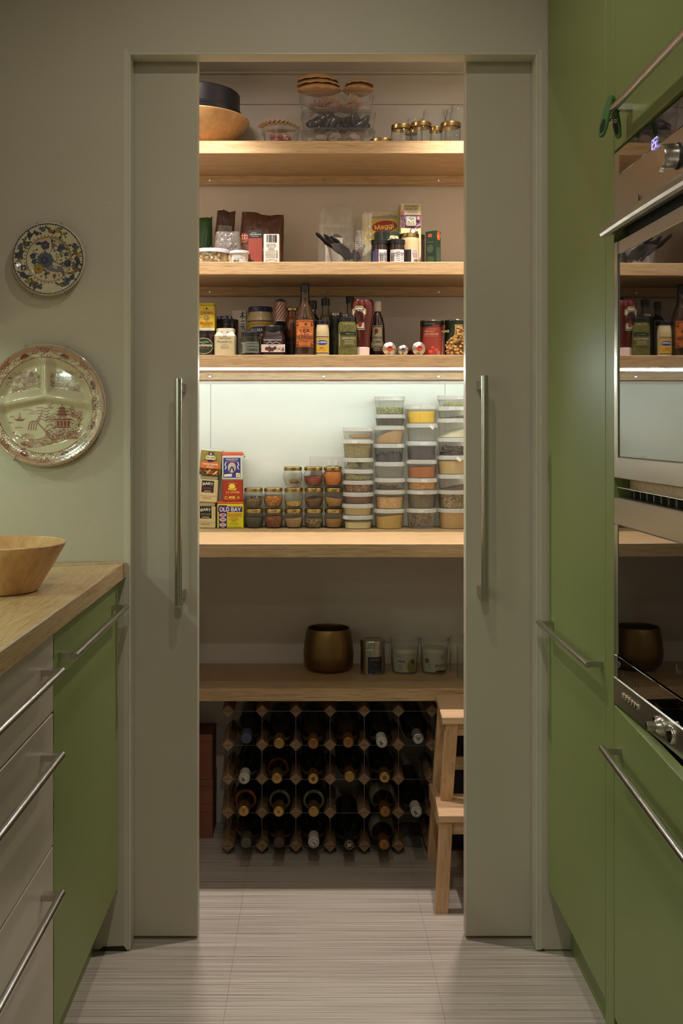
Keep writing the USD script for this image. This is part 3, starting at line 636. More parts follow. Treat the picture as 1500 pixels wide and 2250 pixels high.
M_berry = gloss('dried_berries', 34, 32, 34, rough=.5); M_allspice = plain('allspice', lin(112, 92, 66), .7); M_clove = plain('dark_spice', lin(58, 42, 30), .75)
M_pod = plain('cardamom_pods', lin(164, 162, 100), .7); M_flake = plain('pale_flakes', lin(214, 204, 168), .7); M_bay = plain('bay_leaf', lin(112, 116, 66), .6)
M_bark = paint('cinnamon_bark', lin(140, 98, 58), .7, .5, 300, .3, .3); M_quill = paint('cinnamon_quill', lin(186, 142, 84), .6, .4, 300, .3, .25); M_nut = paint('nutmeg', lin(134, 104, 68), .65, .6, 200, .3, .35)
TY, TK = 3.201, 3.201 / F
def leafm(w, h, rng):
    v = [(0, 0, -h / 2), (w / 2, .0015, -h * .1), (w * .35, .001, h * .3), (0, 0, h / 2), (-w * .35, .001, h * .3), (-w / 2, .0015, -h * .1), (0, -.0012, 0)]
    f = [(6, i, (i + 1) % 6) for i in range(6)]; m = trimesh.Trimesh(v, f, process=False); b = m.copy(); b.invert(); b.vertices = b.vertices + np.array([0, .0006, 0])
    return trimesh.util.concatenate([m, b])
def inside(R, n, z0, z1, rng, edge=.0, front=True):
    out = []
    for _ in range(n):
        a = rng.uniform(-PI, 0) if front else rng.uniform(-PI, PI); q = math.sqrt(rng.uniform(edge, 1))
        z = rng.uniform(z0, z1); out.append((R * q * math.cos(a), R * q * math.sin(a), z))
    return out
def tub(cx, py0, py1, what, label, group, seed, lvl=.5, tilt=0., tab=None, style=0):
    """Round plastic tub with a ribbed snap lid, from its base at pixel row py0 up to its lid's top at py1."""
    rng = random.Random(seed); H = (py0 - py1) * TK; Yc = TY
    z0 = ZC + (1160.5 - py0) * TK
    t = thing('spice_tub', label, 'tub', (PX(cx, Yc), Yc + rng.uniform(-.001, .001), z0 + .0002), rng.uniform(-40, 40), group)
    rb, rt, w = .0405, .0440, .0008; LH = .0125; zt = H - .0042
    body = [(0, .0012), (rb - .003, .0012), (rb - .002, 0), (rb, .002), (rt, zt - LH * .8), (rt + .0004, zt)]
    part(t, 'body', skin(body, w, 40), M_tub)
    LR = .0466
    lid = part(t, 'lid', lathe([(0, H - .0032), (rb - .001, H - .0032), (rt - .001, H - .0004), (LR - .0014, H - .0002), (LR - .0002, H - .0018), (LR, H - LH), (LR - .0008, H - LH), (LR - .0012, H - LH + .0015)], 44), M_lid)
    ribs = [moved(bx(-.0007, .0007, -.0008, .0004, H - LH + .0008, H - .003, 0), rz=0) for _ in range(1)]
    part(lid, 'grip_rib', join([moved(moved(ribs[0], y=-(LR + .0001)), rz=k * 360 / 36) for k in range(36)]), M_lid, False)
    if tab is not None:
        q = moved(bx(-.009, .009, -.0012, 0, -.0045, .0045, .0006), ry=35 if style else 4)
        part(lid, 'tear_tab', moved(moved(q, y=-(LR + .0014), z=H - LH * .62 - (.003 if style else 0)), rz=tab), M_white if style else M_lid, False, label='tear-off tab of the lid')
    R = lambda z: (np.interp(z, [0, .002, zt], [rb, rb, rt]) - w - .0004)
    zb, full = .0017, zt - .003; z1 = zb + (full - zb) * lvl
    if what in SP: part(t, 'contents', fill(R, zb, z1, tilt, rng.uniform(-.5, .5), .0010 if lvl < .95 else .0004, 160, seed), SP[what], 30, kind='stuff')
    elif what == 'berries': part(t, 'contents', join(fill(R, zb, z1 * .7, 0, 0, .002, 90, seed), grains([(x, y, min(z, z1)) for x, y, z in inside(float(R(.02)) - .004, 190, zb + .003, z1, rng, .45)], .0038, seed)), M_berry, 30, kind='stuff')
    elif what == 'cloves': part(t, 'contents', join(fill(R, zb, zb + .002, 0, 0, .001, 90, seed), grains(inside(float(R(.01)) * .85, 60, zb + .002, z1, rng, 0), .0034, seed, (.5, .5, 1.5))), M_clove, 30, kind='stuff')
    elif what == 'pods': part(t, 'contents', join(grains(inside(float(R(.01)) * .9, 80, zb + .003, z1, rng, 0), .0042, seed, (.6, .6, 1.7))), M_pod, 30, kind='stuff')
    elif what == 'blackpods': part(t, 'contents', join(fill(R, zb, zb + .004, 0, 0, .001, 90, seed), grains(inside(float(R(.01)) * .86, 70, zb + .004, z1, rng, 0), .0066, seed, (.65, .65, 1.5))), M_clove, 30, kind='stuff')
    elif what == 'flakes': part(t, 'contents', join(fill(R, zb, z1, .35, 0, .002, 120, seed), grains([(x, y, zb + .001 + max(0, (x + .04) / .08) * (z1 + .006) * rng.random()) for x, y, z in inside(float(R(.01)) * .88, 110, 0, 1, rng, 0)], .004, seed, (1, 1, .3))), M_flake, 30, kind='stuff')
    elif what == 'quills':
        for k in range(4):
            q = tube([(-.031 + .004 * k, 0, 0), (0, .001, .0005), (.030 - .003 * k, 0, .001)], .0055 - .0004 * k, 10)
            part(t, 'cinnamon_stick', moved(q, 0, -.022 + .013 * k, zb + .0062 + .002 * (k % 2), rz=-6 + 5 * k - math.degrees(0)), M_quill)
    elif what == 'leaves':
        for k in range(26):
            a = rng.uniform(-PI, 0); q = float(R(.01)) * (.97 if k < 16 else rng.uniform(.2, .8)) - .0035
            m = leafm(rng.uniform(.012, .017), rng.uniform(.022, .030), rng); m = moved(m, rz=0, ry=rng.uniform(40, 110)); m = moved(m, 0, 0, 0, rz=math.degrees(a) + 90)
            part(t, 'bay_leaf', moved(m, q * math.cos(a), q * math.sin(a), zb + rng.uniform(.008, max(.0085, zt - .010))), M_bay, False)
    elif what == 'bark':
        for k in range(34):
            a = rng.uniform(-PI * 1.05, .05); q = float(R(.01)) * rng.uniform(.5, .94) - .002; L = rng.uniform(.012, .026)
            m = moved(bx(-L / 2, L / 2, -.0012, .0012, -.0025, .0025, .0006), ry=rng.uniform(-60, 60)); m = moved(m, rz=math.degrees(a) + 90 + rng.uniform(-25, 25))
            q = min(q, .037 - L * .32)
            part(t, 'bark_strip', moved(m, q * math.cos(a), q * math.sin(a), zb + .006 + (z1 - zb) * rng.random()), M_bark, False)
    return t
COLS = [
 (786, 1160.5, 'column next to the jars', [
  (1131, 'cream', 'lumpy cream powder', .55, 0., -30, 0), (1106, 'buff', 'buff powder', .72, 0, None, 0), (1081, 'mustard', 'brown mustard seeds', .82, 0, None, 0), (1055, 'pepper_mix', 'mixed red and green peppercorns', 1., 0, None, 0),
  (1031, 'fennel', 'green seeds filled to half', .5, -.12, None, 0), (1006, 'leaves', 'dried bay leaves', 1., 0, None, 0), (966, 'cumin', 'cumin seeds, well filled', .97, 0, -20, 0), (939, 'quills', 'pale cinnamon sticks', .5, 0, 22, 0)]),
 (855, 1160.5, 'second column from the jars', [
  (1117, 'curry', 'yellow curry powder heaped to one side', .72, .12, None, 0), (1076, 'sesame', 'small pale mustard seeds', .68, 0, None, 0), (1050, 'cloves', 'a few cloves', .42, 0, None, 0), (1015, None, 'nothing, empty and clear', 0, 0, None, 0),
  (975, 'berries', 'black juniper berries', .62, 0, 6, 0), (936, 'tan', 'tan powder heaped to one side', .62, .42, None, 0), (911, 'dark_seed', 'dark cumin seeds', .98, 0, None, 0), (872, 'fennel', 'greenish fennel seeds in a shallow layer', .42, 0, 8, 0)]),
 (926, 1160.5, 'third column from the jars', [
  (1116, 'bark', 'brown strips of cassia bark', .70, 0, 18, 0), (1076, 'caraway', 'grey-brown caraway seeds', 1., 0, 14, 0), (1050, 'gold_seed', 'golden brown seeds', .95, 0, 28, 0), (1010, 'paprika', 'orange-brown paprika', .68, .05, -34, 0),
  (970, 'poppy', 'purplish blue poppy seeds', .78, 0, -6, 0), (931, None, 'nothing, empty with a tilted white tab', 0, 0, 24, 1), (891, 'turmeric', 'bright yellow turmeric', .72, .02, 10, 0)]),
 (994, 1160.5, 'column by the sliding door', [
  (1116, 'ginger', 'tan ginger powder, nearly full', .98, -.08, None, 0), (1076, 'hemp', 'mottled brown seeds', 1., 0, None, 0), (1042, 'brown', 'a thin heap of brown powder', .14, .22, None, 0), (1001, 'sand', 'beige powder', .84, .08, 6, 1),
  (962, 'blackpods', 'dark brown pods', .5, 0, None, 0), (920, 'flakes', 'pale flakes heaped to one side', .30, 0, None, 0), (894, 'caraway', 'a sparse layer of dark seeds', .16, .1, 8, 0), (870, 'pods', 'green cardamom pods', .3, 0, -4, 0)])]
seed = 100
for cx, py, where, rows in COLS:
    b = py
    for top, what, desc, lvl, tilt, tab, style in rows:
        seed += 1
        tub(cx + random.Random(seed).uniform(-1, 1), b, top, what, f'clear tub of {desc}, {where}' if what else f'clear tub holding {desc}, {where}', 'plastic spice tubs stacked on the counter', seed, lvl, tilt, tab, style)
        b = top
# squat glass spice jars with gold lids, in three rows
JY = 3.203; JK = JY / F; JH = 46.0 * JK
def spice_jar(cx, row, what, desc, lvl, tilt, seed, place):
    rng = random.Random(seed)
    t = thing('spice_jar', f'squat gold-lidded glass jar of {desc}, {place}', 'jar', (PX(cx, JY), JY, ZC + .0003 + row * (JH + .0003)), rng.uniform(0, 60), 'gold-lidded spice jars stacked on the counter')
    dj = 0
    prof = [(0, .0018), (.015, .0018), (.0185, 0), (.0215, .002), (.0275, .016), (.0298, .028), (.0290, .037), (.0252, .0455), (.0250, .0520), (.0258, .054)]
    body = part(t, 'jar_body', skin(prof, .0016, 40), M_glass)
    lid = part(t, 'lid', lathe([(0, .0553), (.0245, .0553), (.0268, .0475), (.0274, .0470), (.0280, .0480), (.0280, .0555), (.0268, .0580), (.0235, .0585), (.0230, .0578), (.0, .0578)], 40), M_gold)
    lid.GetPrim()
    z = [p[1] for p in prof[3:]]; r = [p[0] - .0022 for p in prof[3:]]; R = lambda q: np.interp(q, z, r)
    zb, z1 = .0038, .0038 + .048 * lvl
    if what in SP: part(t, 'contents', fill(R, zb, z1, tilt, rng.uniform(-.6, .6), .0009, 160, seed), SP[what], 30, kind='stuff')
    elif what == 'allspice':
        pts = []
        for _ in range(150):
            zz = rng.uniform(zb + .003, z1); a = rng.uniform(-PI, PI); q = (float(R(zz)) - .0036) * math.sqrt(rng.uniform(.5, 1)); pts.append((q * math.cos(a), q * math.sin(a), zz))
        part(t, 'contents', join(fill(lambda q: R(q) - .004, zb, z1 * .8, 0, 0, .001, 90, seed), grains(pts, .0034, seed)), M_allspice, 30, kind='stuff')
    elif what == 'nutmeg':
        for k, (x, y, s) in enumerate(((-.004, -.008, 1.), (.0135, .004, .8))): part(t, 'nutmeg', moved(blob(.0098 * s, 2, .1, 2, seed + k, (1.18, .95, .88)), x, y, .0145 * s + .0005), M_nut)
ROWS = [(0, (558.5, 601.5, 645, 689, 733), [('green_dust', 'dark green herb dust', .62, 0), ('flakes_red', 'red-brown flakes', .70, 0), ('tan', 'tan powder lying aslant', .58, .18), ('hemp', 'brown mixed seeds', .55, 0), ('masala', 'light brown powder', .52, 0)]),
        (1, (557, 600.3, 645, 689.5, 733.5), [('allspice', 'brown allspice berries', .55, 0), ('flakes_gold', 'golden chilli flakes', .66, 0), ('yellow_seed', 'a few yellow seeds', .26, 0), ('brown', 'dark brown powder lying aslant', .46, .25), ('masala', 'brown masala powder', .50, -.12)]),
        (2, (643, 688, 731), [('nutmeg', 'two whole nutmegs', .3, 0), ('red_corn', 'pinkish red peppercorns', .54, 0), ('orange', 'orange powder', .86, 0)])]
for row, xs, stuff in ROWS:
    for i, (cx, (what, desc, lvl, tilt)) in enumerate(zip(xs, stuff)):
        spice_jar(cx, row, what, desc, lvl, tilt, 300 + row * 10 + i, ('in the bottom row', 'in the middle row', 'in the top row')[row])
# ------------------------------------------------------------------ spice tins at the end by the left sliding door
NY = 3.186
M_cream_tin = plain('cream_tin', lin(206, 188, 146), .35, 0., .5); M_tin = plain('tinplate', lin(190, 184, 158), .3, 1.); M_red_tin = plain('red_tin', lin(150, 44, 24), .35)
def bart_tin(label, cx, hw, y0, y1, name2, c2, band, ry):
    i = It('spice_tin', label, 'tin', cx, NY, ZC, 'stacked spice tins at the end of the counter', .042, rz=-3, dz=(1161 - y0) * NY / F, ry=ry)
    i.box('tin_body', hw, i.base, i.base - (y0 - y1 - 9), M_cream_tin, .003)
    b = i.base
    l = i.box('lid', hw - 1, b - (y0 - y1 - 9.3), b - (y0 - y1 - .3), M_tin, .003)
    a = i.art(); H = y0 - y1
    a.rect(-hw + 5, 22, hw - 8, 48, lin(24, 22, 20)); a.text('BART', -1.5, 37, 5.6, WHITE, hw * 1.15, True, bend=2.); a.text(name2, -1.5, 29.5, 3.4, c2, hw * 1.05)
    a.lines(-1.5, 25.4, 2, 1.7, hw * .9, .8, lin(190, 184, 170)); a.rect(-hw + .5, 14, hw - .5, 14.8, band); a.lines(-1.5, 10.5, 2, 2.4, hw * 1.1, .8, lin(140, 122, 84), 5); a.rect(hw - 4.6, 20, hw - 3, 49, lin(190, 176, 130))
    a.flat(i.t, -.021); return i
bart_tin('cream spice tin reading ZATAR on a black square, at the bottom of its stack', 454, 19.5, 1161, 1104, 'ZATAR', lin(170, 186, 60), lin(178, 196, 60), 0)
bart_tin('cream spice tin reading BAHARAT, in the middle of its stack and slightly tilted', 456.5, 20, 1104, 1044.5, 'BAHARAT', lin(170, 74, 40), lin(170, 84, 44), 3.5)
i = It('spice_tin', 'olive tandoori masala tin with an orange band, on top of the cream tins', 'tin', 461.5, NY, ZC, 'stacked spice tins at the end of the counter', .042, rz=-4, dz=(1161 - 1044.2) * NY / F, ry=4)
i.box('tin_body', 23.5, i.base, i.base - 52, plain('olive_tin', lin(140, 124, 62), .35), .003); i.box('lid', 24, i.base - 52, i.base - 57, plain('cream_lid', lin(214, 208, 186), .4), .0025)
a = i.art(); a.rect(-23, 1, 23, 15, lin(84, 66, 32)); rng = random.Random(4)
for k in range(46): x, y = rng.uniform(-22, 22), rng.uniform(2, 13); a.ell(x, y, rng.uniform(1, 3), rng.uniform(.8, 2), lin(*rng.choice([(150, 60, 30), (58, 52, 26), (196, 160, 70), (170, 120, 60), (40, 34, 22)])), 8)
a.line([(-6, 4), (0, 12)], 2.6, lin(206, 172, 84)); a.line([(3, 3), (8, 12)], 2.6, lin(166, 50, 30)); a.line([(10, 4), (15, 9)], 3.6, lin(216, 196, 110))
a.poly([(-21, 19), (-18, 15), (18, 15), (21, 19), (21, 26), (18, 30), (-18, 30), (-21, 26)], lin(202, 108, 46)); a.text('Tandoori Masala', 0, 23.2, 3.2, WHITE, 33, True); a.text('Medium', 0, 19.8, 2., WHITE, 13); a.text('Mazedaar', 0, 16.4, 2., WHITE, 16)
a.rect(-5.5, 29, 5.5, 51, lin(46, 34, 92)); a.ell(0, 47, 2.6, 2.2, lin(214, 186, 90), 10); a.poly([(-11, 36), (-8, 34.6), (8, 34.6), (11, 36), (11, 41), (7, 43.5), (-7, 43.5), (-11, 41)], lin(226, 216, 170)); a.text('RAJAH', 0, 37, 4.2, INK, 19, True)
a.flat(i.t, -.021)
i = It('spice_tin', 'yellow and blue seafood seasoning tin with a red lid, at the bottom of its stack', 'tin', 506, NY, ZC, 'stacked spice tins at the end of the counter', .044)
i.box('tin_body', 29, 1161, 1107, plain('yellow_tin', lin(204, 196, 30), .35), .0025); i.box('lid', 29.6, 1107, 1102, plain('red_lid', lin(196, 82, 44), .4), .002)
a = i.art(); a.rect(-25.5, .8, -7.5, 51, lin(58, 34, 110)); a.rect(-27, 36, 26, 48, lin(58, 34, 110)); a.text('OLD BAY', -.5, 37.6, 8.6, WHITE, 47, True); a.text('SEASONING', 9.3, 26, 7.2, lin(176, 62, 36), 31, True)
for k, y in enumerate((29.5, 19.5, 8)): a.ell(-16.5, y, 7.4, 3.6, WHITE, 18); a.ell(-16.5, y, 5.6, 2.3, lin(*[(178, 82, 44), (160, 110, 84), (206, 144, 52)][k]), 14); a.rect(-20, y - 5.6, -13, y - 4.9, WHITE)
for k, s in enumerate(('For Seafood,', 'Poultry, Salads,', 'Meats')): a.text(s, 7.5, 22.2 - k * 3.4, 2.2, lin(150, 44, 30), (18, 23, 10)[k], True)
a.text('Great your taste', 7, 10.8, 1.8, lin(70, 60, 30), 22); a.text('for over 50 years', 7, 7.7, 1.8, lin(70, 60, 30), 22); a.text('NET WT 6 OZ. 170 g', 8.5, 2.4, 2.1, INK, 29)
a.flat(i.t, -.022)
i = It('spice_tin', 'deep red smoked paprika tin with a yellow sun, in the middle of its stack', 'tin', 510.5, NY, ZC, 'stacked spice tins at the end of the counter', .036, rz=2, dz=(1161 - 1101.8) * NY / F)
i.box('tin_body', 22.5, i.base, i.base - 47.6, M_red_tin, .0025); i.box('lid_rim', 23, i.base - 46, i.base - 47.9, M_tin, .001)
a = i.art(); a.rect(-20.5, 1.5, 20.5, 44, lin(158, 48, 26)); Yl = lin(226, 212, 70); a.ell(-1.5, 33, 7, 6.5, Yl, 20); a.poly([(-11, 30), (-6, 28), (0, 30.5), (7, 28.5), (10, 30), (7, 26.5), (8, 24.4), (-2, 25.6), (-9, 25.8)], Yl); a.poly([(-8, 29), (-3, 28), (3, 29.5), (6, 28.6), (3, 27), (-6, 27.2)], lin(196, 120, 60))
a.text('La Chinata', -.5, 18.2, 5.4, lin(232, 200, 96), 29, skew=.28); a.lines(-1, 41, 2, 2., 22, .8, lin(206, 120, 80)); a.ell(-14.5, 8.5, 3.2, 3.2, Yl, 14); a.ell(-14.5, 8.5, 2.3, 2.3, lin(150, 44, 24), 12); a.rect(-8, 6.4, 5, 11.2, Yl, .6); a.lines(-1.5, 8.6, 2, 1.6, 9, .8, lin(110, 60, 24)); a.rect(10, 6, 14.5, 11, lin(196, 170, 80)); a.rect(11, 7, 13, 9, lin(60, 90, 120)); a.lines(-1, 3.4, 1, 1, 30, .7, lin(206, 120, 80))
a.flat(i.t, -.018)
i = It('spice_tin', 'white and blue paprika tin with orange lid and oval portrait, on top of its stack', 'tin', 509, NY, ZC, 'stacked spice tins at the end of the counter', .038, rz=5, dz=(1161 - 1053.7) * NY / F)
i.box('tin_body', 22.5, i.base, i.base - 53, plain('white_tin', lin(206, 204, 196), .35), .0025); i.box('lid', 24.4, i.base - 53, i.base - 60, plain('orange_lid', lin(212, 98, 62), .4), .0025)
a = i.art(); a.rect(-19.5, 4, 18, 48, lin(42, 56, 128)); a.ring(-1, 44.6, 14, 2, .5, WHITE); a.text('Pimenton de la Vera', -1, 43.8, 1.9, WHITE, 26); a.text('SANTO DOMINGO', -1, 36.5, 3., lin(214, 120, 60), 27, True, bend=2.6)
for s in (-1, 1): a.line([(-1 + s * 13, 38), (-1 + s * 15, 33), (-1 + s * 12.5, 28), (-1 + s * 14.5, 23)], 1.8, WHITE)
a.ell(-1, 26.5, 10.2, 12.6, lin(112, 74, 38), 26); a.ell(-1, 26.5, 8.6, 11, lin(176, 186, 206), 26); a.ell(-1, 31.5, 2.3, 2.8, lin(206, 170, 130), 14); a.poly([(-7, 18), (-5, 27), (-2.5, 28.6), (.5, 28.6), (3, 27), (5, 18)], lin(72, 46, 40)); a.poly([(-3.4, 15.8), (-2.4, 24), (.4, 24), (1.4, 15.8)], lin(196, 202, 216)); a.ell(-5.5, 26, 2.2, 2.2, lin(190, 160, 90), 10); a.ell(4.2, 27, 2.2, 2.2, lin(190, 160, 90), 10)
a.poly([(-18, 6), (-1, 6.6), (-1, 13), (-18, 11.5)], WHITE); a.text('DULCE', -9.5, 7.4, 2.2, lin(180, 120, 60), 10, rot=3); a.rect(8, 5, 17, 14.5, lin(222, 214, 176)); a.line([(11, 6), (13, 10), (15, 13)], 1.6, lin(190, 70, 40))
a.flat(i.t, -.019)
a = Art(i.K); a.rect(-6, 8, 6, 46, lin(70, 80, 140)); a.rect(-6, 8, 6, 12, lin(206, 200, 70)); a.rect(-4, 20, 4, 30, lin(206, 200, 120)); g, c = a.build(lambda v, d: np.stack([np.full(len(v), 22.5 * i.K + d + .0001), v[:, 0], v[:, 1]], 1)); part(i.t, 'side_label', g, PRINT, tint=c)
part(i.t, 'clasp', tube([(24.6 * i.K, -.006, i.h(i.base - 56)), (27 * i.K, -.008, i.h(i.base - 51)), (27.6 * i.K, -.006, i.h(i.base - 48)), (25.6 * i.K, -.002, i.h(i.base - 49.5)), (28.8 * i.K, .002, i.h(i.base - 51.5))], .0008, 6), M_gold)
# ------------------------------------------------------------------ top shelf
G1 = Z1 + .0002
M_tinblack = plain('black_enamel', lin(24, 22, 28), .42)
i = It('wooden_bowl', 'large pale wooden bowl on the top shelf with black cake tins in it', 'bowl', 425, 3.08, G1)
z = lambda r: None
part(i.t, 'bowl', lathe([(0, 0), (.062, 0), (.070, .004), (.105, .022), (.140, .052), (.160, .078), (.1645, .086), (.1640, .0885), (.161, .0880), (.150, .074), (.128, .052), (.098, .029), (.066, .012), (0, .010)], 72), M_bowl)
i = It('cake_tin', 'lower black cake tin sunk into the wooden bowl on the top shelf', 'cake tin', 425, 3.08, G1, dz=.0665)
part(i.t, 'tin', shell([(0, 0), (.134, 0), (.137, .003), (.139, .040), (.1405, .042), (.1405, .0445)], .002, 64), M_tinblack)
i = It('cake_tin', 'upper black cake tin standing upside down above the wooden bowl', 'cake tin', 424, 3.08, G1, dz=.1115)
part(i.t, 'tin', lathe([(.136, .001), (.139, 0), (.1395, .003), (.1375, .006), (.1375, .050), (.135, .0535), (0, .0535), (0, .0515), (.133, .0515), (.1355, .049), (.1355, .001)], 64), M_tinblack)
def scallop(w, seed, n=15, depth=.018):
    v, f, m = [], [], 9
    rng = random.Random(seed); cols = n * 4
    for k in range(m + 1):
        q = k / m
        for j in range(cols + 1):
            a = math.radians(-12 + 204 * j / cols); c = math.cos(j / cols * n * 2 * PI)
            r = w / 2 * q * (1 + .03 * c * q) * (1 - .10 * abs(math.cos(a))); v.append((r * math.cos(a), -r * math.sin(a) + w * .35, depth * q ** 1.6 + .0030 * c * q))
    N = len(v); v += [(x, y, zz - .0012) for x, y, zz in v]; C = cols + 1
    for k in range(m):
        for j in range(cols): a, b, c, d = k * C + j, k * C + j + 1, (k + 1) * C + j + 1, (k + 1) * C + j; f += [(a, b, c), (a, c, d), (N + a, N + c, N + b), (N + a, N + d, N + c)]
    for j in range(cols): a, b = m * C + j, m * C + j + 1; f += [(a, b, N + b), (a, N + b, N + a)]
    for k in range(m):
        for j in (0, cols): a, b = k * C + j, (k + 1) * C + j; f += [(a, N + a, N + b), (a, N + b, b)]
    mm = trimesh.Trimesh(v, f, process=False); trimesh.repair.fix_normals(mm); return mm
M_shell = paint('scallop_shell', lin(196, 168, 138), .6, .3, 120, .3, .3); M_crab = paint('crab_shell', lin(180, 138, 94), .5, .5, 160, .4, .25)
M_oyster = paint('oyster_shell', lin(176, 160, 142), .75, .8, 130, .3, .4); M_mussel = paint('mussel_shell', lin(32, 32, 42), .3, .3, 80, .5, .5); M_pinkshell = paint('pink_shell', lin(206, 158, 140), .6, .4, 150, .3, .3); M_rust = paint('rust_shell', lin(150, 90, 74), .55, .4, 150, .3, .35)
SY, SK = 3.03, 3.03 / F
i = It('round_tub', 'round clear tub of small rusty shells under scallop shells on the top shelf', 'tub', 617, SY, G1)
R0, HH = .0515, .050
part(i.t, 'body', skin([(0, .001), (.043, 0), (.046, .002), (R0, HH - .010), (R0 + .001, HH - .004)], .0009, 40), M_clearbox)
part(i.t, 'lid', lathe([(0, HH), (R0 + .003, HH), (R0 + .0048, HH - .0015), (R0 + .0048, HH - .012), (R0 + .0036, HH - .012)], 44), M_tub)
rng = random.Random(8)
for k in range(15):
    a = rng.uniform(-PI, PI); q = .028 * math.sqrt(rng.random()); s = rng.uniform(.009, .0125)
    part(i.t, 'small_shell', moved(blob(s, 2, .25, 1.6, k, (1.2, .8, .75)), q * math.cos(a), q * math.sin(a), .012 + .017 * rng.random()), [M_rust, M_pinkshell, M_rust][k % 3])
for k, (dx, dz, w, lab) in enumerate(((0, 0, .118, 'lower fluted scallop shell lying on the round tub of shells'), (-.006, .0075, .120, 'upper fluted scallop shell lying on the round tub of shells'))):
    t = thing('scallop_shell', lab, 'shell', (PX(613, SY) + dx, SY - .006, G1 + HH + .0028 + dz), rz=(-6, 5)[k], group=None)
    part(t, 'shell', scallop(w, k, 15, .012), M_shell, 40)
# three long clear boxes of shells
def rbox(hw, hd, z0, z1, r=.02, t=.0): return None
def long_tub(label, cx, z0, hgt, hw):
    t = thing('shell_box', label, 'plastic box', (PX(cx, 3.0), 3.0 + .058, z0)); hd = .056
    base = sbox(-hw + .03, -hd + .03, hw - .03, hd - .03)
    def ring(g, zz): return [(x, y, zz) for x, y in list(g.exterior.coords)[:-1]]
    def loft(levels, top=True):
        v, n = [], None
        for g, zz in levels: r = ring(g, zz); n = len(r); v += r
        f = []
        for k in range(len(levels) - 1):
            for j in range(n): a, b = k * n + j, k * n + (j + 1) % n; f += [(a, b, b + n), (a, b + n, a + n)]
        c0 = len(v); v += [(0, 0, levels[0][1]), (0, 0, levels[-1][1])]; e = (len(levels) - 1) * n
        for j in range(n): f += [(c0, (j + 1) % n, j)] + ([(c0 + 1, e + j, e + (j + 1) % n)] if top else [])
        return V(v, f)
    g = lambda d: base.buffer(.03 + d, 6)
    part(t, 'body', loft([(g(-.009), 0), (g(-.006), .002), (g(-.001), hgt - .012), (g(.0015), hgt - .010), (g(.0015), hgt - .008), (g(-.001), hgt - .0082)], False), M_clearbox)
    part(t, 'lid', loft([(g(-.012), hgt - .0045), (g(-.009), hgt - .0035), (g(-.006), hgt - .001), (g(.001), hgt - .0012), (g(.0025), hgt - .0025), (g(.0025), hgt - .005), (g(.0018), hgt - .0075)], False), M_clearbox)
    return t
BH = .0510
t = long_tub('bottom long clear box of the three, full of grey oyster shells', 743, G1, BH, .105)
for k, (x, y, s) in enumerate(((-.078, -.014, .017), (-.048, -.02, .020), (-.028, .016, .020), (-.012, -.024, .021), (.018, -.012, .017), (.022, .02, .018), (.052, -.022, .0205), (.078, .0, .017), (-.075, .022, .016), (.06, .022, .017))):
    part(t, 'oyster_shell', moved(blob(s, 3, .42, 2.2, 20 + k, (1.25, .8, .80)), x * .92, y, .0035 + s * .95, rz=k * 40), M_oyster)
t = long_tub('middle long clear box of the three, full of dark mussel shells', 743.5, G1 + BH, BH, .107)
rng = random.Random(3)
for k in range(34):
    part(t, 'mussel_shell', moved(moved(blob(.019, 2, .10, 1.5, k, (1.35, .34, .62)), rz=rng.uniform(-75, 75), ry=rng.uniform(-55, 55)), -.074 + .0092 * (k % 17) + rng.uniform(-.003, .003), (-.026, .018)[k // 17] + rng.uniform(-.006, .006), .0225 + .008 * (k % 3 - 1) * .5), M_mussel)
t = long_tub('top long clear box of the three, with pinkish flat shells inside', 740, G1 + 2 * BH, BH, .106)
for k, (x, y, w, ry) in enumerate(((-.052, -.010, .084, 16), (-.02, -.014, .082, -12), (.02, -.010, .084, 8), (.052, -.014, .08, -18), (-.045, .012, .084, 8), (.036, .012, .084, -8), (.0, -.004, .084, 14), (-.03, -.006, .08, -14), (.05, .0, .078, 12))):
    part(t, 'flat_shell', moved(moved(scallop(w, k, 17, .012), ry=ry, rz=k * 23 - 60), x, y, .006 + .0030 * k), M_pinkshell if k % 2 else M_shell, 40)
# crab shells on the boxes
def crab(w, d, h, seed, low):
    n, m, v, f = 44, 10, [], []
    rng = random.Random(seed)
    for k in range(m + 1):
        q = k / m
        for j in range(n):
            a = 2 * PI * j / n; lob = 1 + (.035 * math.cos(a * 11) if math.sin(a) < .3 else .02 * math.cos(a * 22)) * q ** 6
            r = q * lob; x, y = w / 2 * r * math.cos(a), d / 2 * r * math.sin(a)
            v.append((x, y, h * (1 - q ** 2.3) + .0025 * (float(meshkit.fbm(np.array([x * 60, y * 60, seed]), 2, seed)) - .5)))
    N = len(v); bot = []
    for x, y, zz in v:
        q = min(1, math.hypot(2 * x / w, 2 * y / d)); bot.append((x * .98, y * .98, zz - .0022 - ((h + .016) * (1 - q ** 2.2) if low else .0065 * (1 - q ** 4))))
    v += bot
    for k in range(m):
        for j in range(n): a, b, c, e = k * n + j, k * n + (j + 1) % n, (k + 1) * n + (j + 1) % n, (k + 1) * n + j; f += [(a, b, c), (a, c, e), (N + a, N + c, N + b), (N + a, N + e, N + c)]
    for j in range(n): a, b = m * n + j, m * n + (j + 1) % n; f += [(a, b, N + b), (a, N + b, N + a)]
    mm = trimesh.Trimesh(v, f, process=False); trimesh.repair.fix_normals(mm); return mm
CZ = G1 + 3 * BH + .0015
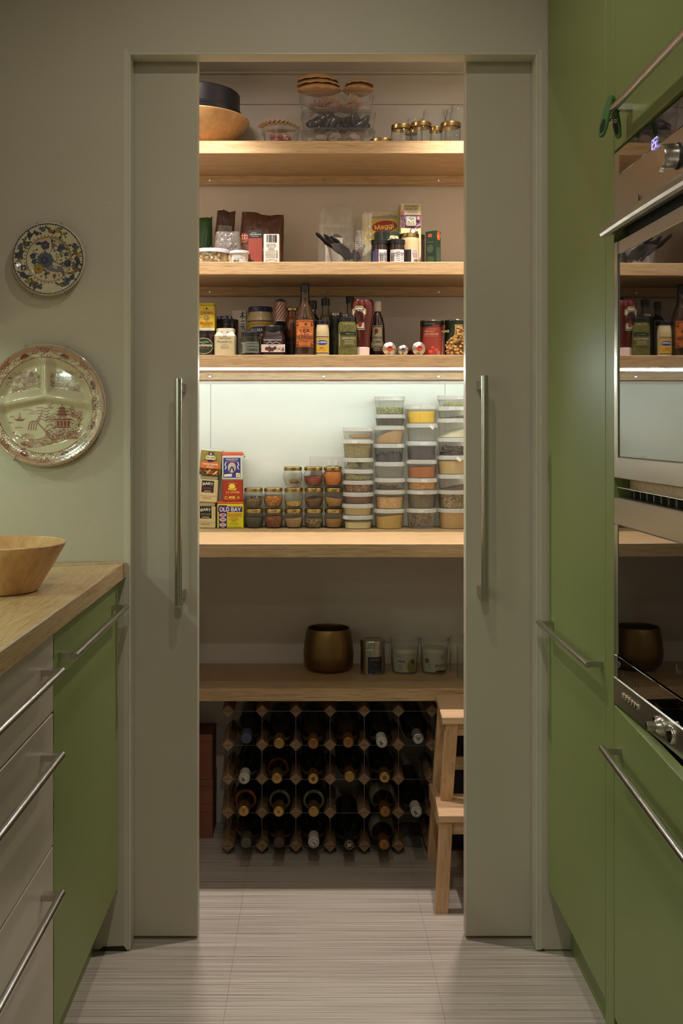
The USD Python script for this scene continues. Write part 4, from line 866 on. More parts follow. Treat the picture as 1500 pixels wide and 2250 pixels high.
for k, (px, dz, w, h, ry, lab) in enumerate(((701, 0, .128, .022, 4, 'lowest of the three brown crab shells nested on the clear boxes'), (699, .0135, .126, .022, 3, 'middle one of the three brown crab shells nested on the clear boxes'), (698, .0265, .122, .021, 3, 'uppermost of the three nested brown crab shells under the pantry ceiling'),
        (787, 0, .090, .018, -4, 'lower of the two small brown crab shells on the clear boxes'), (790, .0145, .084, .017, 2, 'upper of the two small brown crab shells on the clear boxes'))):
    t = thing('crab_shell', lab, 'shell', (PX(px, 3.02), 3.05, CZ + dz + .017), rz=k * 3)
    part(t, 'shell', crab(w, .082, h, k, k in (0, 3)), M_crab, 50)
# glass jars
def glass_jar(label, cx, Y, hw, ytop, lid=True, tall=False, rim=True):
    i = It('glass_jar', label, 'jar', cx, Y, G1); R = hw * i.K; H = i.h(ytop + (7 if lid else 0)); nr = R * .86
    if tall: p = [(0, .002), (R * .8, .002), (R * .9, 0), (R, .006), (R, H - .028), (R * .96, H - .020), (nr, H - .014), (nr, H - .010), (nr * 1.04, H - .008), (nr, H - .006), (nr, H)]
    else: p = [(0, .002), (R * .6, .002), (R * .7, 0), (R * .82, .003), (R * .97, H * .32), (R, H * .5), (R * .97, H * .7), (nr, H * .86), (nr, H * .93), (nr * 1.04, H * .95), (nr, H)]
    part(i.t, 'jar_body', skin(p, .0016, 40), M_glass)
    if lid:
        T = H + .0035; part(i.t, 'lid', lathe([(0, H + .0004), (nr - .001, H + .0004), (nr + .0022, H - .0085), (nr + .0036, H - .0088), (nr + .0038, T - .0022), (nr + .0024, T), (nr - .003, T + .0003), (nr - .0035, T - .0004), (0, T - .0004)], 40), M_gold)
    return i
i = It('jar_lid', 'flat gold jar lid lying alone on the top shelf between shells and jars', 'lid', 837, 3.0, G1)
part(i.t, 'lid', lathe([(.029, 0), (.0305, 0), (.0325, .002), (.0325, .010), (.031, .0125), (.026, .0125), (.025, .0115), (0, .0115), (0, .0105), (.029, .0105)], 40), M_gold)
glass_jar('empty gold-lidded glass jar beside the loose gold lid', 880.5, 3.01, 22, 272)
glass_jar('larger empty gold-lidded glass jar, second in the front row from the loose lid', 925, 3.005, 23, 267)
glass_jar('smallest gold-lidded glass jar in the front row, between two larger ones', 957.5, 3.0, 13.5, 276)
glass_jar('empty gold-lidded glass jar next to the sliding door on the top shelf', 989.5, 3.005, 22.5, 267)
glass_jar('small gold-lidded glass jar half hidden in the gap between two front jars', 903, 3.085, 13, 282)
glass_jar('short open glass jar without a lid behind the gold-lidded jars', 910, 3.16, 17.5, 263, False)
glass_jar('wide open preserving jar without a lid, tallest behind the middle gold-lidded jars', 953, 3.135, 27, 245, False, True)
glass_jar('wide open preserving jar without a lid beside the sliding door', 1004, 3.085, 28, 243, False, True)
glass_jar('tallest open glass jar at the very back by the sliding door', 1014, 3.175, 26, 233, False, True)
# ------------------------------------------------------------------ second shelf
G2 = Z2 + .0002
M_brownbag = plain('brown_packet', lin(84, 54, 38), .36); M_pouch = plain('dark_brown_pouch', lin(70, 46, 36), .4); M_greenbag = plain('green_packet', lin(44, 84, 46), .4)
def packet(label, name, cx, Y, hw, ytop, d, m, seed, lean=0., rz=0, pinch=1., ry=0, amp=.12, part_name='packet', cat='packet', dz=0.):
    i = It(name, label, cat, cx, Y, G2, rz=rz, ry=ry, dz=dz); W, H = 2 * hw * i.K, i.h(ytop)
    msh = pillow(W, H, d, seed, amp, 26, lean, pinch)[0]
    i.p = part(i.t, part_name, msh, m, 60); i.W, i.H = W, H; i.mesh = msh; return i
def on_mesh(i, a, name='label_print', m=None):
    """Lay a print on the front of a soft packet."""
    tree = trimesh.proximity.ProximityQuery; fr = i.mesh.vertices[: len(i.mesh.vertices) // 2]
    from scipy.interpolate import LinearNDInterpolator
    f = LinearNDInterpolator(fr[:, [0, 2]], fr[:, 1]); lo = float(fr[:, 1].max())
    def fn(v, d):
        y = np.nan_to_num(f(v), nan=lo); return np.stack([v[:, 0], y - d * 6 - .0009, v[:, 1]], 1)
    b = Art(a.k)
    for kind, g, c in a.items:
        if kind == 't': b.items.append((kind, g, c)); continue
        for q in getattr(g, 'geoms', [g]):
            x0, y0, x1, y1 = q.bounds; s = .006
            for yy in np.arange(math.floor(y0 / s) * s, y1, s):
                w = q.intersection(sbox(x0 - 1, yy, x1 + 1, yy + s))
                for zz in getattr(w, 'geoms', [w]):
                    if isinstance(zz, Polygon) and zz.area > 1e-9: b.items.append((kind, zz, c))
    g, c = b.build(fn, strip=.006, gap=.000008); part(i.t, name, g, m or PRINT, tint=c)
i = packet('green and white packet in crinkled film behind the tub of seeds', 'food_packet', 449, 3.165, 17, 478, .03, M_greenbag, 2, .0, 8)
a = i.art(); a.poly([(-17, 4), (-3, 6), (8, 40), (2, 44), (-17, 20)], lin(196, 196, 186)); a.text('Soup', -4, 40, 6, WHITE, 16, rot=60); a.ell(-9, 22, 6, 8, lin(60, 40, 30), 14); a.poly([(4, 6), (11, 10), (15, 60), (9, 50)], lin(210, 208, 198)); on_mesh(i, a)
i = packet('dark brown pouch with a grey printed panel, leaning over the other packets', 'food_pouch', 486, 3.125, 22, 462, .026, M_pouch, 5, .03, 4, .9, ry=5, amp=.25)
a = i.art(); a.rect(-15, 34, 15, 98, lin(112, 106, 98)); a.lines(0, 92, 13, 4.6, 24, 1.2, lin(60, 54, 50), 4); on_mesh(i, a)
i = packet('clear film bag holding a pale packet, crumpled behind the white tub', 'film_bag', 500, 3.086, 36, 509, .036, M_pack, 9, .01, -4, .72, amp=.5)
c = part(i.t, 'inner_packet', moved(bx(-.030, .030, -.006, .006, .002, .046, .002), x=-.006, y=.0), plain('cream_noodle_packet', lin(198, 178, 136), .6), False)
a = Art(i.K); rng = random.Random(2)
for k in range(14): a.rect(-24 + k * 3.1, 26 + rng.uniform(0, 2), -23 + k * 3.1, 33, lin(120, 70, 44))
a.flat(c, -.0062, x=-.006)
i = It('round_tub', 'wide round tub of pale seeds with a white lid on the second shelf', 'tub', 463, 3.017, G2)
part(i.t, 'body', skin([(0, .001), (.048, 0), (.0505, .002), (.0525, .034), (.053, .036)], .0009, 44), M_tub)
part(i.t, 'lid', lathe([(0, .0363), (.051, .0363), (.0535, .0300), (.0548, .0300), (.0552, .0385), (.0538, .0402), (.049, .0402), (.048, .0392), (0, .0392)], 44), plain('lilac_white_lid', lin(206, 202, 208), .35))
rng = random.Random(5); pts = [(.046 * math.cos(t), .046 * math.sin(t), .006 + .024 * rng.random()) for t in [rng.uniform(-PI, 0) for _ in range(110)]]
part(i.t, 'contents', join(can(.042, .002, .024, .004, 30), grains(pts, .0056, 6, (1, .6, 1), 1)), mixed('pale_pulses', (206, 186, 140), (222, 206, 162), (170, 146, 96), (150, 130, 84), scale=110, bump=.2), 30, kind='stuff')
i = It('small_tub', 'small white tub with a barcode label on the second shelf', 'tub', 526, 3.005, G2)
part(i.t, 'body', shell([(0, .001), (.0235, 0), (.0245, .001), (.0258, .030), (.026, .032)], .0009, 40), plain('pale_tub', lin(190, 188, 182), .4))
part(i.t, 'lid', lathe([(0, .0323), (.0255, .0323), (.0265, .0285), (.0285, .0285), (.0288, .0345), (.0275, .0362), (.023, .0362), (.0225, .0354), (0, .0354)], 44), plain('lilac_white_lid', lin(206, 202, 208), .35))
a = i.art(); a.rect(-17, 2, 13, 20, lin(206, 202, 198)); a.lines(-1, 16.5, 4, 2.4, 26, .8, lin(130, 124, 120), 8); a.bars(-14, 2.4, 15, 5, INK); a.text('K', 6, 2.6, 3.6, INK); a.text('C', 10.5, 2.6, 3.6, INK); a.round(i.t, lambda q: .0245 + .0014 * np.asarray(q) / .03)
i = packet('large brown bag of flour with a red stamp, upright behind the two boxes', 'food_bag', 571, 3.135, 50, 470, .05, M_brownbag, 11, .0, -2, .93, ry=3, amp=.3)
a = i.art(); a.rect(-46, 62, -28, 80, lin(160, 64, 44)); a.line([(-41, 66), (-41, 78)], 1.6, CREAMC); a.line([(-45, 74), (-30, 74)], 1.4, CREAMC); a.line([(-36, 66), (-36, 78)], 1.6, CREAMC); a.line([(-33, 68), (-30, 68)], 1.4, CREAMC); a.lines(-37, 59, 1, 1, 18, 1.6, lin(180, 150, 120)); on_mesh(i, a, 'emblem_print'); a = i.art()
for k in range(4): a.text('BREAD', -40 + k * 26, 34 + (k % 2) * 4, 7, lin(120, 66, 44), 22)
on_mesh(i, a, 'lettering')
i = It('soup_box', 'slim red box with a black top band on the second shelf', 'box', 560.5, 3.01, G2, depth=.03)
i.box('carton', 15.2, i.base, 506, plain('brick_red_card', lin(124, 50, 38), .5), .001)
a = i.art(); H = i.v(506); a.rect(-15.1, H - 17, 15.1, H - .3, lin(28, 28, 30), 1); a.text('Clearly Miso', -3, H - 6, 1.8, lin(190, 180, 160), 12); a.text('Instant Miso Soup', .5, H - 10, 2.6, WHITE, 24); a.text('with Sea Vegetables', -1.5, H - 13.4, 1.7, lin(200, 190, 170), 18)
a.flat(i.t, -.015); a = i.art(); a.poly([(-15.2, .4), (0, .4), (-4, 9), (-15.2, 14)], lin(40, 26, 22)); a.ell(8, 3, 4, 3, lin(110, 44, 32), 12); a.flat(i.t, -.015, 'picture_print')
i = It('small_box', 'white box showing a barcode and rows of small print on the second shelf', 'box', 596.5, 3.0, G2, depth=.03, rz=-2)
i.box('carton', 17, i.base, 514, M_card, .001)
a = i.art(); H = i.v(514); a.bars(-11.5, H - 18.5, 23, 17, INK); a.ring(-.5, H - 25.5, 11, 4.2, .7, lin(70, 66, 62)); a.text('MADE IN JAPAN', -.5, H - 25, 2., INK, 17); a.text('BEST BEFORE', -.5, H - 28, 2., INK, 15); a.lines(0, H - 33, 2, 2, 16, .9, lin(90, 86, 82))
for k in range(7): a.rect(-14, H - 37.5 - k * 2.6, 9, H - 36.7 - k * 2.6, lin(120, 114, 108)); a.rect(10.5, H - 37.6 - k * 2.6, 13.5, H - 36.4 - k * 2.6, INK)
a.ring(0, 6.5, 13.5, 3, .8, lin(60, 58, 60)); a.text('SOKEN', -5, 5.6, 2., INK, 11); a.text('4901', 6.5, 5.6, 2., INK, 8); a.flat(i.t, -.015)
# zip bag with card and dried chillies in a clear cup
i = packet('tall clear zip bag with a pale printed card inside', 'zip_bag', 738, 3.10, 40, 451, .030, M_pack, 21, .0, 3, .98, amp=.35)
for dz in (.0, .004): part(i.t, 'zip_seal', bx(-.050, .050, -.0028, .0028, .125 + dz, .1268 + dz, .0006), M_lid, False)
c = part(i.t, 'card', moved(bx(-.026, .026, -.0008, .0008, .004, .093, .0004), x=-.006, y=-.004, rz=4), M_card, False)
part(i.t, 'dark_contents', moved(blob(.022, 2, .2, 2, 4, (1, .3, 1.2)), .002, .006, .080), M_clove)
a = Art(i.K); a.ring(0, 58, 7.5, 7.5, .6, INK); a.text('TASTE', 0, 59.5, 2., INK, 9); a.text('origin', 0, 55.8, 1.8, INK, 9); a.lines(0, 53, 1, 1, 6, .8, INK); a.lines(-4, 44, 12, 3.2, 26, .9, lin(120, 116, 110), 4)
g, cc = a.build(lambda v, d: np.stack([v[:, 0] * .998 - .006 + (v[:, 1] * 0), -.0049 - .07 * v[:, 0] * -1 * 0 - d + .0698 * v[:, 0], v[:, 1] + .004], 1)); part(i.t, 'label_print', g, PRINT, tint=cc)
i = It('clear_cup', 'clear plastic cup holding dried chillies on the second shelf', 'cup', 760, 3.02, G2)
part(i.t, 'cup', skin([(0, .001), (.040, 0), (.0415, .001), (.052, .050), (.0545, .0515), (.0558, .0545)], .0009, 44), clear('clear_cup_plastic', (.90, .90, .90), .06, (.8, .8, .8), 1.5, .05))
M_chilli = paint('dried_chilli', lin(20, 15, 14), .8, .8, 260, .15, .3)
rng = random.Random(12)
for k in range(7):
    if k < 5: x0, z0, y0 = .002 + .006 * k, .011 + .003 * k, -.027 + .0135 * k; x1, z1 = (-.088, -.066, -.056, -.044, -.030)[k], (.087, .086, .078, .084, .072)[k]
    else: x0, z0, y0 = .031 - .007 * (k - 5), .010, .020 - .030 * (k - 5); x1, z1 = .036 - .012 * (k - 5), .040 + .004 * rng.random()
    pts = [(x0 + (x1 - x0) * q + .002 * math.sin(q * 7 + k), y0 + .003 * math.sin(q * 5 + k * 2), z0 + (z1 - z0) * q ** .9) for q in np.linspace(0, 1, 12)]
    c = thing('dried_chilli', ['long dark dried chilli reaching highest out of the clear cup', 'dark dried chilli second from the top of the bunch in the clear cup', 'dark dried chilli in the middle of the bunch in the clear cup', 'dark dried chilli in the lower part of the bunch in the clear cup', 'dark dried chilli standing nearly upright in the clear cup'][k] if k < 5 else ('wrinkled dark dried chilli inside the cup, on the side of the film bags', 'short dark dried chilli at the middle of the clear cup')[k - 5], 'chilli', (PX(760, 3.02), 3.02, G2), group='dried chillies in the clear cup')
    part(c, 'pod', tube(pts, [.0026 + .0044 * math.sin(q * PI) ** .8 + .0012 * math.sin(q * 23 + k) for q in np.linspace(.05, .97, 12)], 8), M_chilli, 60)
i = packet('clear film bag with a pale side label, between the zip bag and the soup-mix box', 'film_bag', 790, 3.115, 13, 482, .022, M_pack, 31, .0, -6, .9, amp=.4)
a = i.art(); a.rect(-10, 30, 9, 86, lin(186, 180, 170)); a.lines(-1, 80, 11, 4.6, 15, 1., lin(120, 110, 100), 3); a.ell(0, 38, 6, 8, lin(110, 60, 40)); on_mesh(i, a)
i = packet('crumpled clear film bag standing right in front of the yellow soup-mix box', 'film_bag', 806, 3.045, 13, 469, .020, M_pack, 33, .0, 3, .85, amp=.5)
i = It('stock_box', 'yellow and cream carton with a red oval emblem on the second shelf', 'box', 836, 3.105, G2, depth=.040, rz=-3)
i.box('carton', 38, i.base, 464, plain('cream_card', lin(196, 186, 156), .55), .001)
a = i.art(); H = i.v(464); Ye = lin(206, 178, 40); a.rect(-38, H - 44, 38, H - 18, Ye); a.rect(-38, H - 70, 38, H - 44, lin(214, 188, 52)); a.poly([(-20, H - 12), (0, H - 11), (8, H - 9), (15, H - 10), (22, H - 7.5), (37, H - 10), (37, H - 17), (-20, H - 16)], lin(150, 138, 118))
a.rect(-38, H - 17.5, -37, H, Ye); a.rect(37, H - 18, 38, H, Ye); a.poly([(x * 27.5 + 9, y * 13 + H - 34 + x * 2) for x, y in [(math.cos(t), math.sin(t)) for t in np.arange(30) * 2 * PI / 30]], lin(160, 38, 30)); a.poly([(2, H - 44), (18, H - 44), (9, H - 50)], lin(160, 38, 30)); a.text('Maggi', 9, H - 38.5, 9.5, lin(232, 206, 90), 42, True, rot=6); a.text('COCONUT', 0, H - 60, 7, lin(60, 50, 40), 60, True); a.text('MILK POWDER', 0, H - 68, 4.4, lin(60, 50, 40), 50)
a.flat(i.t, -.02)
i = It('cream_carton', 'tall narrow coconut cream carton with a purple band on the second shelf', 'box', 901, 3.07, G2, depth=.045, rz=5)
i.box('carton', 22.6, i.base, 447, plain('pale_yellow_card', lin(206, 196, 150), .5), .001)
a = i.art(); H = i.v(447); Pu = lin(104, 70, 96); a.rect(-22, H - 54, 22, H - 25, Pu); rng = random.Random(6)
for k in range(60): x, y = rng.uniform(-21, 21), rng.uniform(H - 53, H - 26); a.ell(x, y, rng.uniform(.6, 1.6), rng.uniform(.5, 1.2), lin(*rng.choice([(134, 100, 124), (80, 50, 76), (150, 110, 130)])), 8)
a.text('COCONUT', .5, H - 9, 4.6, INK, 32, True); a.text('CREAM UHT', -.5, H - 15.4, 4.6, INK, 32, True); a.lines(2, H - 19, 2, 2.4, 26, .9, lin(120, 100, 100)); a.poly([(-21, H - 14), (-17, H - 17), (-14, H - 24), (-21, H - 26)], lin(150, 60, 70)); a.rect(-11.5, H - 49.5, 10.5, H - 29.5, CREAMC, 2.5); a.rect(-10.3, H - 48.3, 9.3, H - 30.7, lin(44, 40, 60), 2); a.rect(-9.3, H - 47.3, 8.3, H - 31.7, CREAMC, 1.6)
a.line([(-6, H - 35), (-2, H - 33), (0, H - 36), (4, H - 33.5), (6, H - 36)], 2.2, lin(70, 90, 120)); a.line([(-3, H - 38), (3, H - 37)], 1.8, lin(176, 150, 60)); a.text('BLUE', -.5, H - 43, 4., INK, 14, True); a.text('DRAGON', -.5, H - 46.6, 3., INK, 15, True); a.ell(16, H - 33, 3.4, 4.6, lin(176, 130, 130)); a.line([(13, H - 50), (20, H - 46)], 2, lin(190, 150, 160))
a.poly([(-14, H - 68), (14, H - 61), (16, H - 66), (-2, H - 72)], lin(70, 62, 92)); a.ell(3, H - 61, 6, 6.5, lin(120, 90, 70)); a.ell(4, H - 61.5, 4.4, 4.8, WHITE); a.poly([(-6, H - 70), (-2, H - 64), (2, H - 68), (0, H - 71)], WHITE); a.flat(i.t, -.0225)
i = It('spice_tin', 'dark green tin with a cream name plate behind two labelled jars', 'tin', 850, 3.055, G2)
i.rev('tin', [(0, i.base), (28.4, i.base), (28.8, i.base - 1), (28.8, 523), (29.6, 520), (29.6, 513.5), (28.4, 512.2), (26, 512.2), (25.5, 513), (0, 513)], gloss('bottle_green_tin', 36, 52, 40))
a = i.art(); y = i.v(533); a.poly([(-2, y - 4), (0, y), (5, y + 10), (17, y + 12), (27, y + 10), (30, y), (27, y - 4)], lin(206, 196, 158)); a.text('RAJAH', 14, y + 1, 5.2, INK, 25, True); a.text('HOT', 4, y + 7, 1.6, INK, 5); a.line([(12, y + 8), (15, y + 10), (18, y + 7)], 1.4, lin(206, 120, 40)); a.round(i.t, 28.8 * i.K)
def label_jar(label, cx, Y, hw, ytop, glassc, lidm, lidh=9, neck=.88, seed=1, art=None, name='glass_jar', shoulder=14, zs=None, cat='jar'):
    """Filled glass jar: body, shoulder, neck, screw lid and whatever print goes on its front."""
    i = It(name, label, cat, cx, Y, G2 if zs is None else zs); b = i.base
    i.rev('jar_body', [(0, b), (hw * .86, b), (hw, b - 2.4), (hw, ytop + shoulder), (hw * .97, ytop + shoulder * .72), (hw * neck, ytop + lidh + 1), (hw * neck, ytop + 1), (0, ytop + 1)], glassc)
    n = hw * neck + 1.6
    i.rev('lid', [(0, ytop + lidh), (n - .6, ytop + lidh), (n, ytop + lidh - .8), (n, ytop + 1), (n - 1, ytop), (n - 3, ytop), (n - 3.4, ytop + .6), (0, ytop + .6)], lidm)
    if art: a = i.art(); art(a, i); a.round(i.t, hw * i.K)
    return i
def nutri(lx, blue=False):
    def f(a, i):
        W1 = lin(206, 200, 200)
        if blue: a.rect(-18, 0, -13, 26, lin(52, 92, 150)); a.rect(-12, 2, -4, 30, lin(84, 60, 92))
        a.rect(-3 if blue else -17, 2, 17, 29, W1); a.bars(-1 if blue else -15, 3, 9 if blue else 9, 16, INK, 5)
        x = 9 if blue else -2
        for k in range(6): a.rect(x, 24 - k * 4, x + 8, 25 - k * 4, lin(70, 66, 70)); a.rect(x + (10 if not blue else 0), 22 - k * 4, x + (17 if not blue else 7), 23 - k * 4, lin(130, 126, 128))
        a.rect(-14 if not blue else -2, 19.5, 15, 21, lin(60, 56, 60))
    return f
M_darkjar = gloss('dark_chutney', 40, 28, 24); M_red_brown = gloss('red_brown_paste', 84, 48, 34)
label_jar('small dark jar with a blue and white label, in front of the green tin', 833.5, 3.0, 18.6, 528, M_darkjar, M_black, 10, .93, art=nutri(0, True), shoulder=22)
label_jar('small dark jar with a wide white nutrition label, beside the blue-labelled jar', 871, 3.0, 18.6, 528, M_darkjar, M_black, 10, .93, art=nutri(0), shoulder=22)
def side_lab(a, i):
    a.rect(-20, 2, 22, 34, lin(32, 30, 30)); a.rect(2, 1, 21.5, 35, lin(196, 176, 170)); a.lines(11.5, 32, 7, 2.4, 15, .9, lin(120, 100, 100), 3); a.bars(8, 5, 12, 9, INK, 8); a.lines(9, 4, 1, 1, 8, 1.2, INK)
label_jar('jar with a pale gold lid and black and pink label beside the labelled jars', 899, 3.05, 21.5, 515, gloss('cream_paste', 190, 170, 130), M_gold, 8, .92, art=side_lab, shoulder=18)
label_jar('plain dark jar tucked in behind the pale gold-lidded jar', 917, 3.115, 16, 517, M_darkjar, M_black, 9, .9)
i = It('tea_box', 'dark green tea box with red oval emblems, set at an angle by the door', 'box', 951, 3.03, G2, depth=.0, rz=-38)
w1, w2, h = .036, .026, i.h(509)
part(i.t, 'carton', bx(-w1 / 2, w1 / 2, -w2 / 2, w2 / 2, 0, h, .0008), plain('tea_green_card', lin(26, 46, 32), .45), False)
a = Art(); a.ell(-.002, h - .013, .0075, .0055, lin(150, 60, 36)); a.ring(-.002, h - .013, .0062, .0044, .0006, lin(206, 150, 60)); a.ell(-.001, h * .48, .011, .012, lin(64, 74, 56)); a.lines(0, .022, 4, .004, .024, .0015, lin(90, 110, 76)); a.rect(-.010, h * .66, .010, h * .68, lin(90, 110, 76)); a.flat(i.t, -w2 / 2)
a = Art(); a.ell(.001, h - .014, .0085, .0125, lin(206, 150, 50)); a.ell(.001, h - .014, .0072, .011, lin(170, 44, 30)); a.text('RED', .001, h - .016, .004, lin(226, 190, 90), .010, True, rot=90)
for k in range(3): a.rect(-.008 + k * .006, .006, -.006 + k * .006, h * .52, lin(90, 120, 84))
g, c = a.build(lambda v, d: np.stack([np.full(len(v), w1 / 2 + d + .0001), v[:, 0], v[:, 1]], 1)); part(i.t, 'side_label', g, PRINT, tint=c)
# ------------------------------------------------------------------ third shelf: sauces, jars and tins
G3 = Z3 + .0002
FY, MY, BY = 3.01, 3.08, 3.165
def jar3(label, cx, Y, hw, ytop, g, l, lh=9, neck=.88, art=None, shoulder=12, cat='jar', name='glass_jar'):
    return label_jar(label, cx, Y, hw, ytop, g, l, lh, neck, 1, art, name, shoulder, G3, cat)
M_jam = gloss('dark_jam', 38, 20, 18); M_mayo = gloss('mayonnaise', 188, 172, 132); M_relish = gloss('horseradish', 186, 176, 140)
M_bluelid = gloss('blue_lid', 40, 38, 84); M_dkglass = gloss('dark_bottle_glass', 22, 18, 14, rough=.1); M_pesto = speckle('green_pesto', [lin(88, 88, 42), lin(106, 104, 54), lin(70, 72, 32)], 500, .35, .1, spec=.5)
M_ketchup = gloss('ketchup_bottle', 74, 18, 15); M_hp = gloss('brown_sauce_bottle', 50, 26, 20)
M_worcester = gloss('worcester_bottle', 52, 36, 23, rough=.15)
def tracks(a, i):
    a.ell(0, 21, 22, 17.5, lin(196, 200, 160), 30); a.ell(0, 21, 21, 16.5, lin(34, 48, 34), 30); a.text('Tracklements', 1, 20, 5.4, lin(206, 206, 176), 36, True, skew=.15); a.text('ONION JAM', 1, 14.6, 2.6, lin(170, 80, 50), 22)
    a.line([(-12, 32), (-4, 29), (6, 31), (12, 29.5)], 1., lin(150, 176, 140)); a.line([(-10, 29), (0, 27), (10, 29)], .8, lin(150, 176, 140))
jar3('round jar with an oval dark green label, under the yellow mustard tin', 449.5, 3.02, 24.5, 728, M_jam, M_black, 9, .93, tracks)
i = It('mustard_tin', 'yellow mustard tin with red lettering, standing on a dark jar', 'tin', 453.5, 3.0, G3, depth=.05, dz=(783 - 727.8) * 3.0 / F, rz=-2)
b = i.base; My = plain('mustard_yellow', lin(186, 162, 36), .38)
i.box('tin_body', 18.4, b, b - 56.5, My, .003); i.box('lid', 17.6, b - 56.7, b - 61, My, .002)
a = i.art(); R_ = lin(150, 38, 30); a.rect(-18.3, .3, 18.3, 5.8, CREAMC); a.text('SAUCE ONLY', 0, 2, 2.2, INK, 30); a.ell(1, 49, 2.4, 1.8, INK, 10); a.lines(1, 45.6, 1, 2, 18, .6, lin(110, 90, 30)); a.text("Colman's", 1.6, 35.2, 6.8, R_, 28, True, bend=1.2); a.ell(1, 28, 6.4, 6, lin(150, 130, 60), 18); a.ell(1, 28, 4.6, 4.4, lin(110, 96, 50), 14); a.ell(0, 29, 2, 2.4, lin(190, 160, 70), 10); a.lines(-11, 28, 1, 1, 10, .6, lin(110, 90, 30)); a.lines(13, 28, 1, 1, 8, .6, lin(110, 90, 30)); a.text('Mustard', .5, 14, 6.6, R_, 27, True); a.lines(1, 11, 2, 2.2, 22, .7, lin(110, 80, 40)); a.flat(i.t, -.025)
i = jar3('tall dark jar with a black lid behind the square cream jar', 498, 3.085, 25.5, 703, M_jam, M_black, 10, .95)
i = It('blue_tin', 'small blue patterned tin sitting on the dark jar behind the cream jar', 'tin', 493, 3.075, G3, depth=.022, dz=(778 - 703.6) * 3.075 / F + .0008)
i.box('tin', 17, i.base, i.base - 16.5, plain('navy_tin', lin(40, 40, 84), .4), .003)
a = i.art(); a.rect(-14, 0, -10, 16, lin(150, 150, 176)); a.rect(10, 0, 13.5, 16, lin(150, 150, 176)); a.ell(0, 7.5, 5, 6, lin(190, 190, 206), 16); a.ell(0, 7.5, 3.6, 4.4, lin(50, 52, 104), 14); a.lines(0, 14.6, 1, 1, 9, .8, lin(190, 190, 206)); a.flat(i.t, -.011)
i = It('square_jar', 'square cream horseradish jar with a white lid and paper seal', 'jar', 494, 2.997, G3, depth=.056)
b = i.base; part(i.t, 'jar_body', hull([(sx * (w * i.K - c), sy * (w * i.K - d), i.h(y)) for w, y in ((21, b), (23.2, b - 2.5), (23.4, 738), (19.6, 731), (18.6, 729)) for c, d in ((.004, 0), (0, .004)) for sx in (-1, 1) for sy in (-1, 1)]), M_relish, 20)
i.rev('lid', [(0, 730), (20.6, 730), (21.6, 729), (21.6, 722), (20.4, 720.8), (0, 720.8)], plain('cream_lid', lin(214, 208, 186), .4))
part(i.t, 'paper_seal', join(bx(-5 * i.K, 4 * i.K, -21.9 * i.K - .0006, -21.9 * i.K + .0004, i.h(737), i.h(721), .0002), bx(-5 * i.K, 4 * i.K, -23.4 * i.K - .0006, -21.4 * i.K, i.h(738.5), i.h(736.4), .0002)), M_card, False)
a = i.art(); H = i.v(735); a.text('The English', -1, H - 10.5, 4.2, lin(60, 54, 44), 27, skew=.25, bend=.8); a.text('Provender Co.', -.5, H - 18, 4.4, lin(60, 54, 44), 33, skew=.25); a.lines(0, H - 22, 1, 1, 14, .6, lin(110, 100, 80)); a.text('Grated Hot', 0, H - 27, 2.2, lin(84, 76, 60), 18, skew=.2); a.text('Horseradish', 0, H - 30.6, 2.2, lin(84, 76, 60), 18, skew=.2); a.flat(i.t, -23.4 * i.K)
i = It('white_box', 'white box with black brushed characters, behind the capers jar', 'box', 525, 3.12, G3, depth=.04)
i.box('carton', 15.2, i.base, 682, M_card, .001)
a = i.art(); H = i.v(682)
def stroke(*p, w=2.2): a.line(p, w, INK)
stroke((5, H - 8), (12, H - 6)); stroke((8, H - 3), (8, H - 18)); stroke((8, H - 10), (3, H - 15)); stroke((9, H - 11), (13, H - 15)); stroke((5, H - 24), (12, H - 23), w=1.8); stroke((6, H - 31), (12, H - 30), w=1.8); stroke((4, H - 36), (11, H - 35), (8, H - 41), w=2); stroke((12, H - 39), (13, H - 44), w=1.6)
a.flat(i.t, -.02)
def hell(big):
    def f(a, i):
        w = 34 if big else 17; Yl = lin(196, 160, 52); Bl = lin(40, 46, 104); o = 57 if big else 20
        a.rect(-w, o - (38 if big else 14), w, o + 22 if big else o + 20, Yl); a.rect(-w, o + (22 if big else 20), w, o + (24 if big else 21.6), Bl); a.rect(-w, o - (40 if big else 15.6), w, o - (38 if big else 14), Bl)
        a.text('BRING OUT THE', 2 if big else 0, o + (15 if big else 16), 2.6 if big else 1.4, Bl, w * 1.1)
        a.ell(0, o + (3 if big else 8), w * .86, 9.5 if big else 6.4, WHITE, 26); a.ell(0, o + (3 if big else 8), w * .82, 8.6 if big else 5.7, Bl, 26); a.text("HELLMANN'S", 0, o + (-.6 if big else 6), 6.6 if big else 3.8, WHITE, w * 1.42, True, bend=1)
        a.text('REAL', 0, o - (14 if big else 5), 5 if big else 3., lin(160, 50, 40), w * .62, True); a.text('MAYONNAISE', 0, o - (22 if big else 9.5), 4 if big else 2.2, lin(160, 50, 40), w * 1.0)
    return f
i = It('mayonnaise_jar', 'large mayonnaise jar with a blue lid, behind the dark capers and jam jars', 'jar', 572, 3.125, G3); b = i.base
i.rev('jar_body', [(0, b), (28, b), (31.5, b - 3), (31.5, 712), (30.5, 704), (27, 694), (25, 687), (25, 684), (0, 684)], M_mayo, 44)
i.rev('lid', [(0, 686.5), (26.6, 686.5), (27.2, 685.5), (27.2, 677.5), (26, 676), (22, 675.6), (0, 676)], M_bluelid, 44)
a = i.art(); hell(True)(a, i); a.round(i.t, 31.5 * i.K)
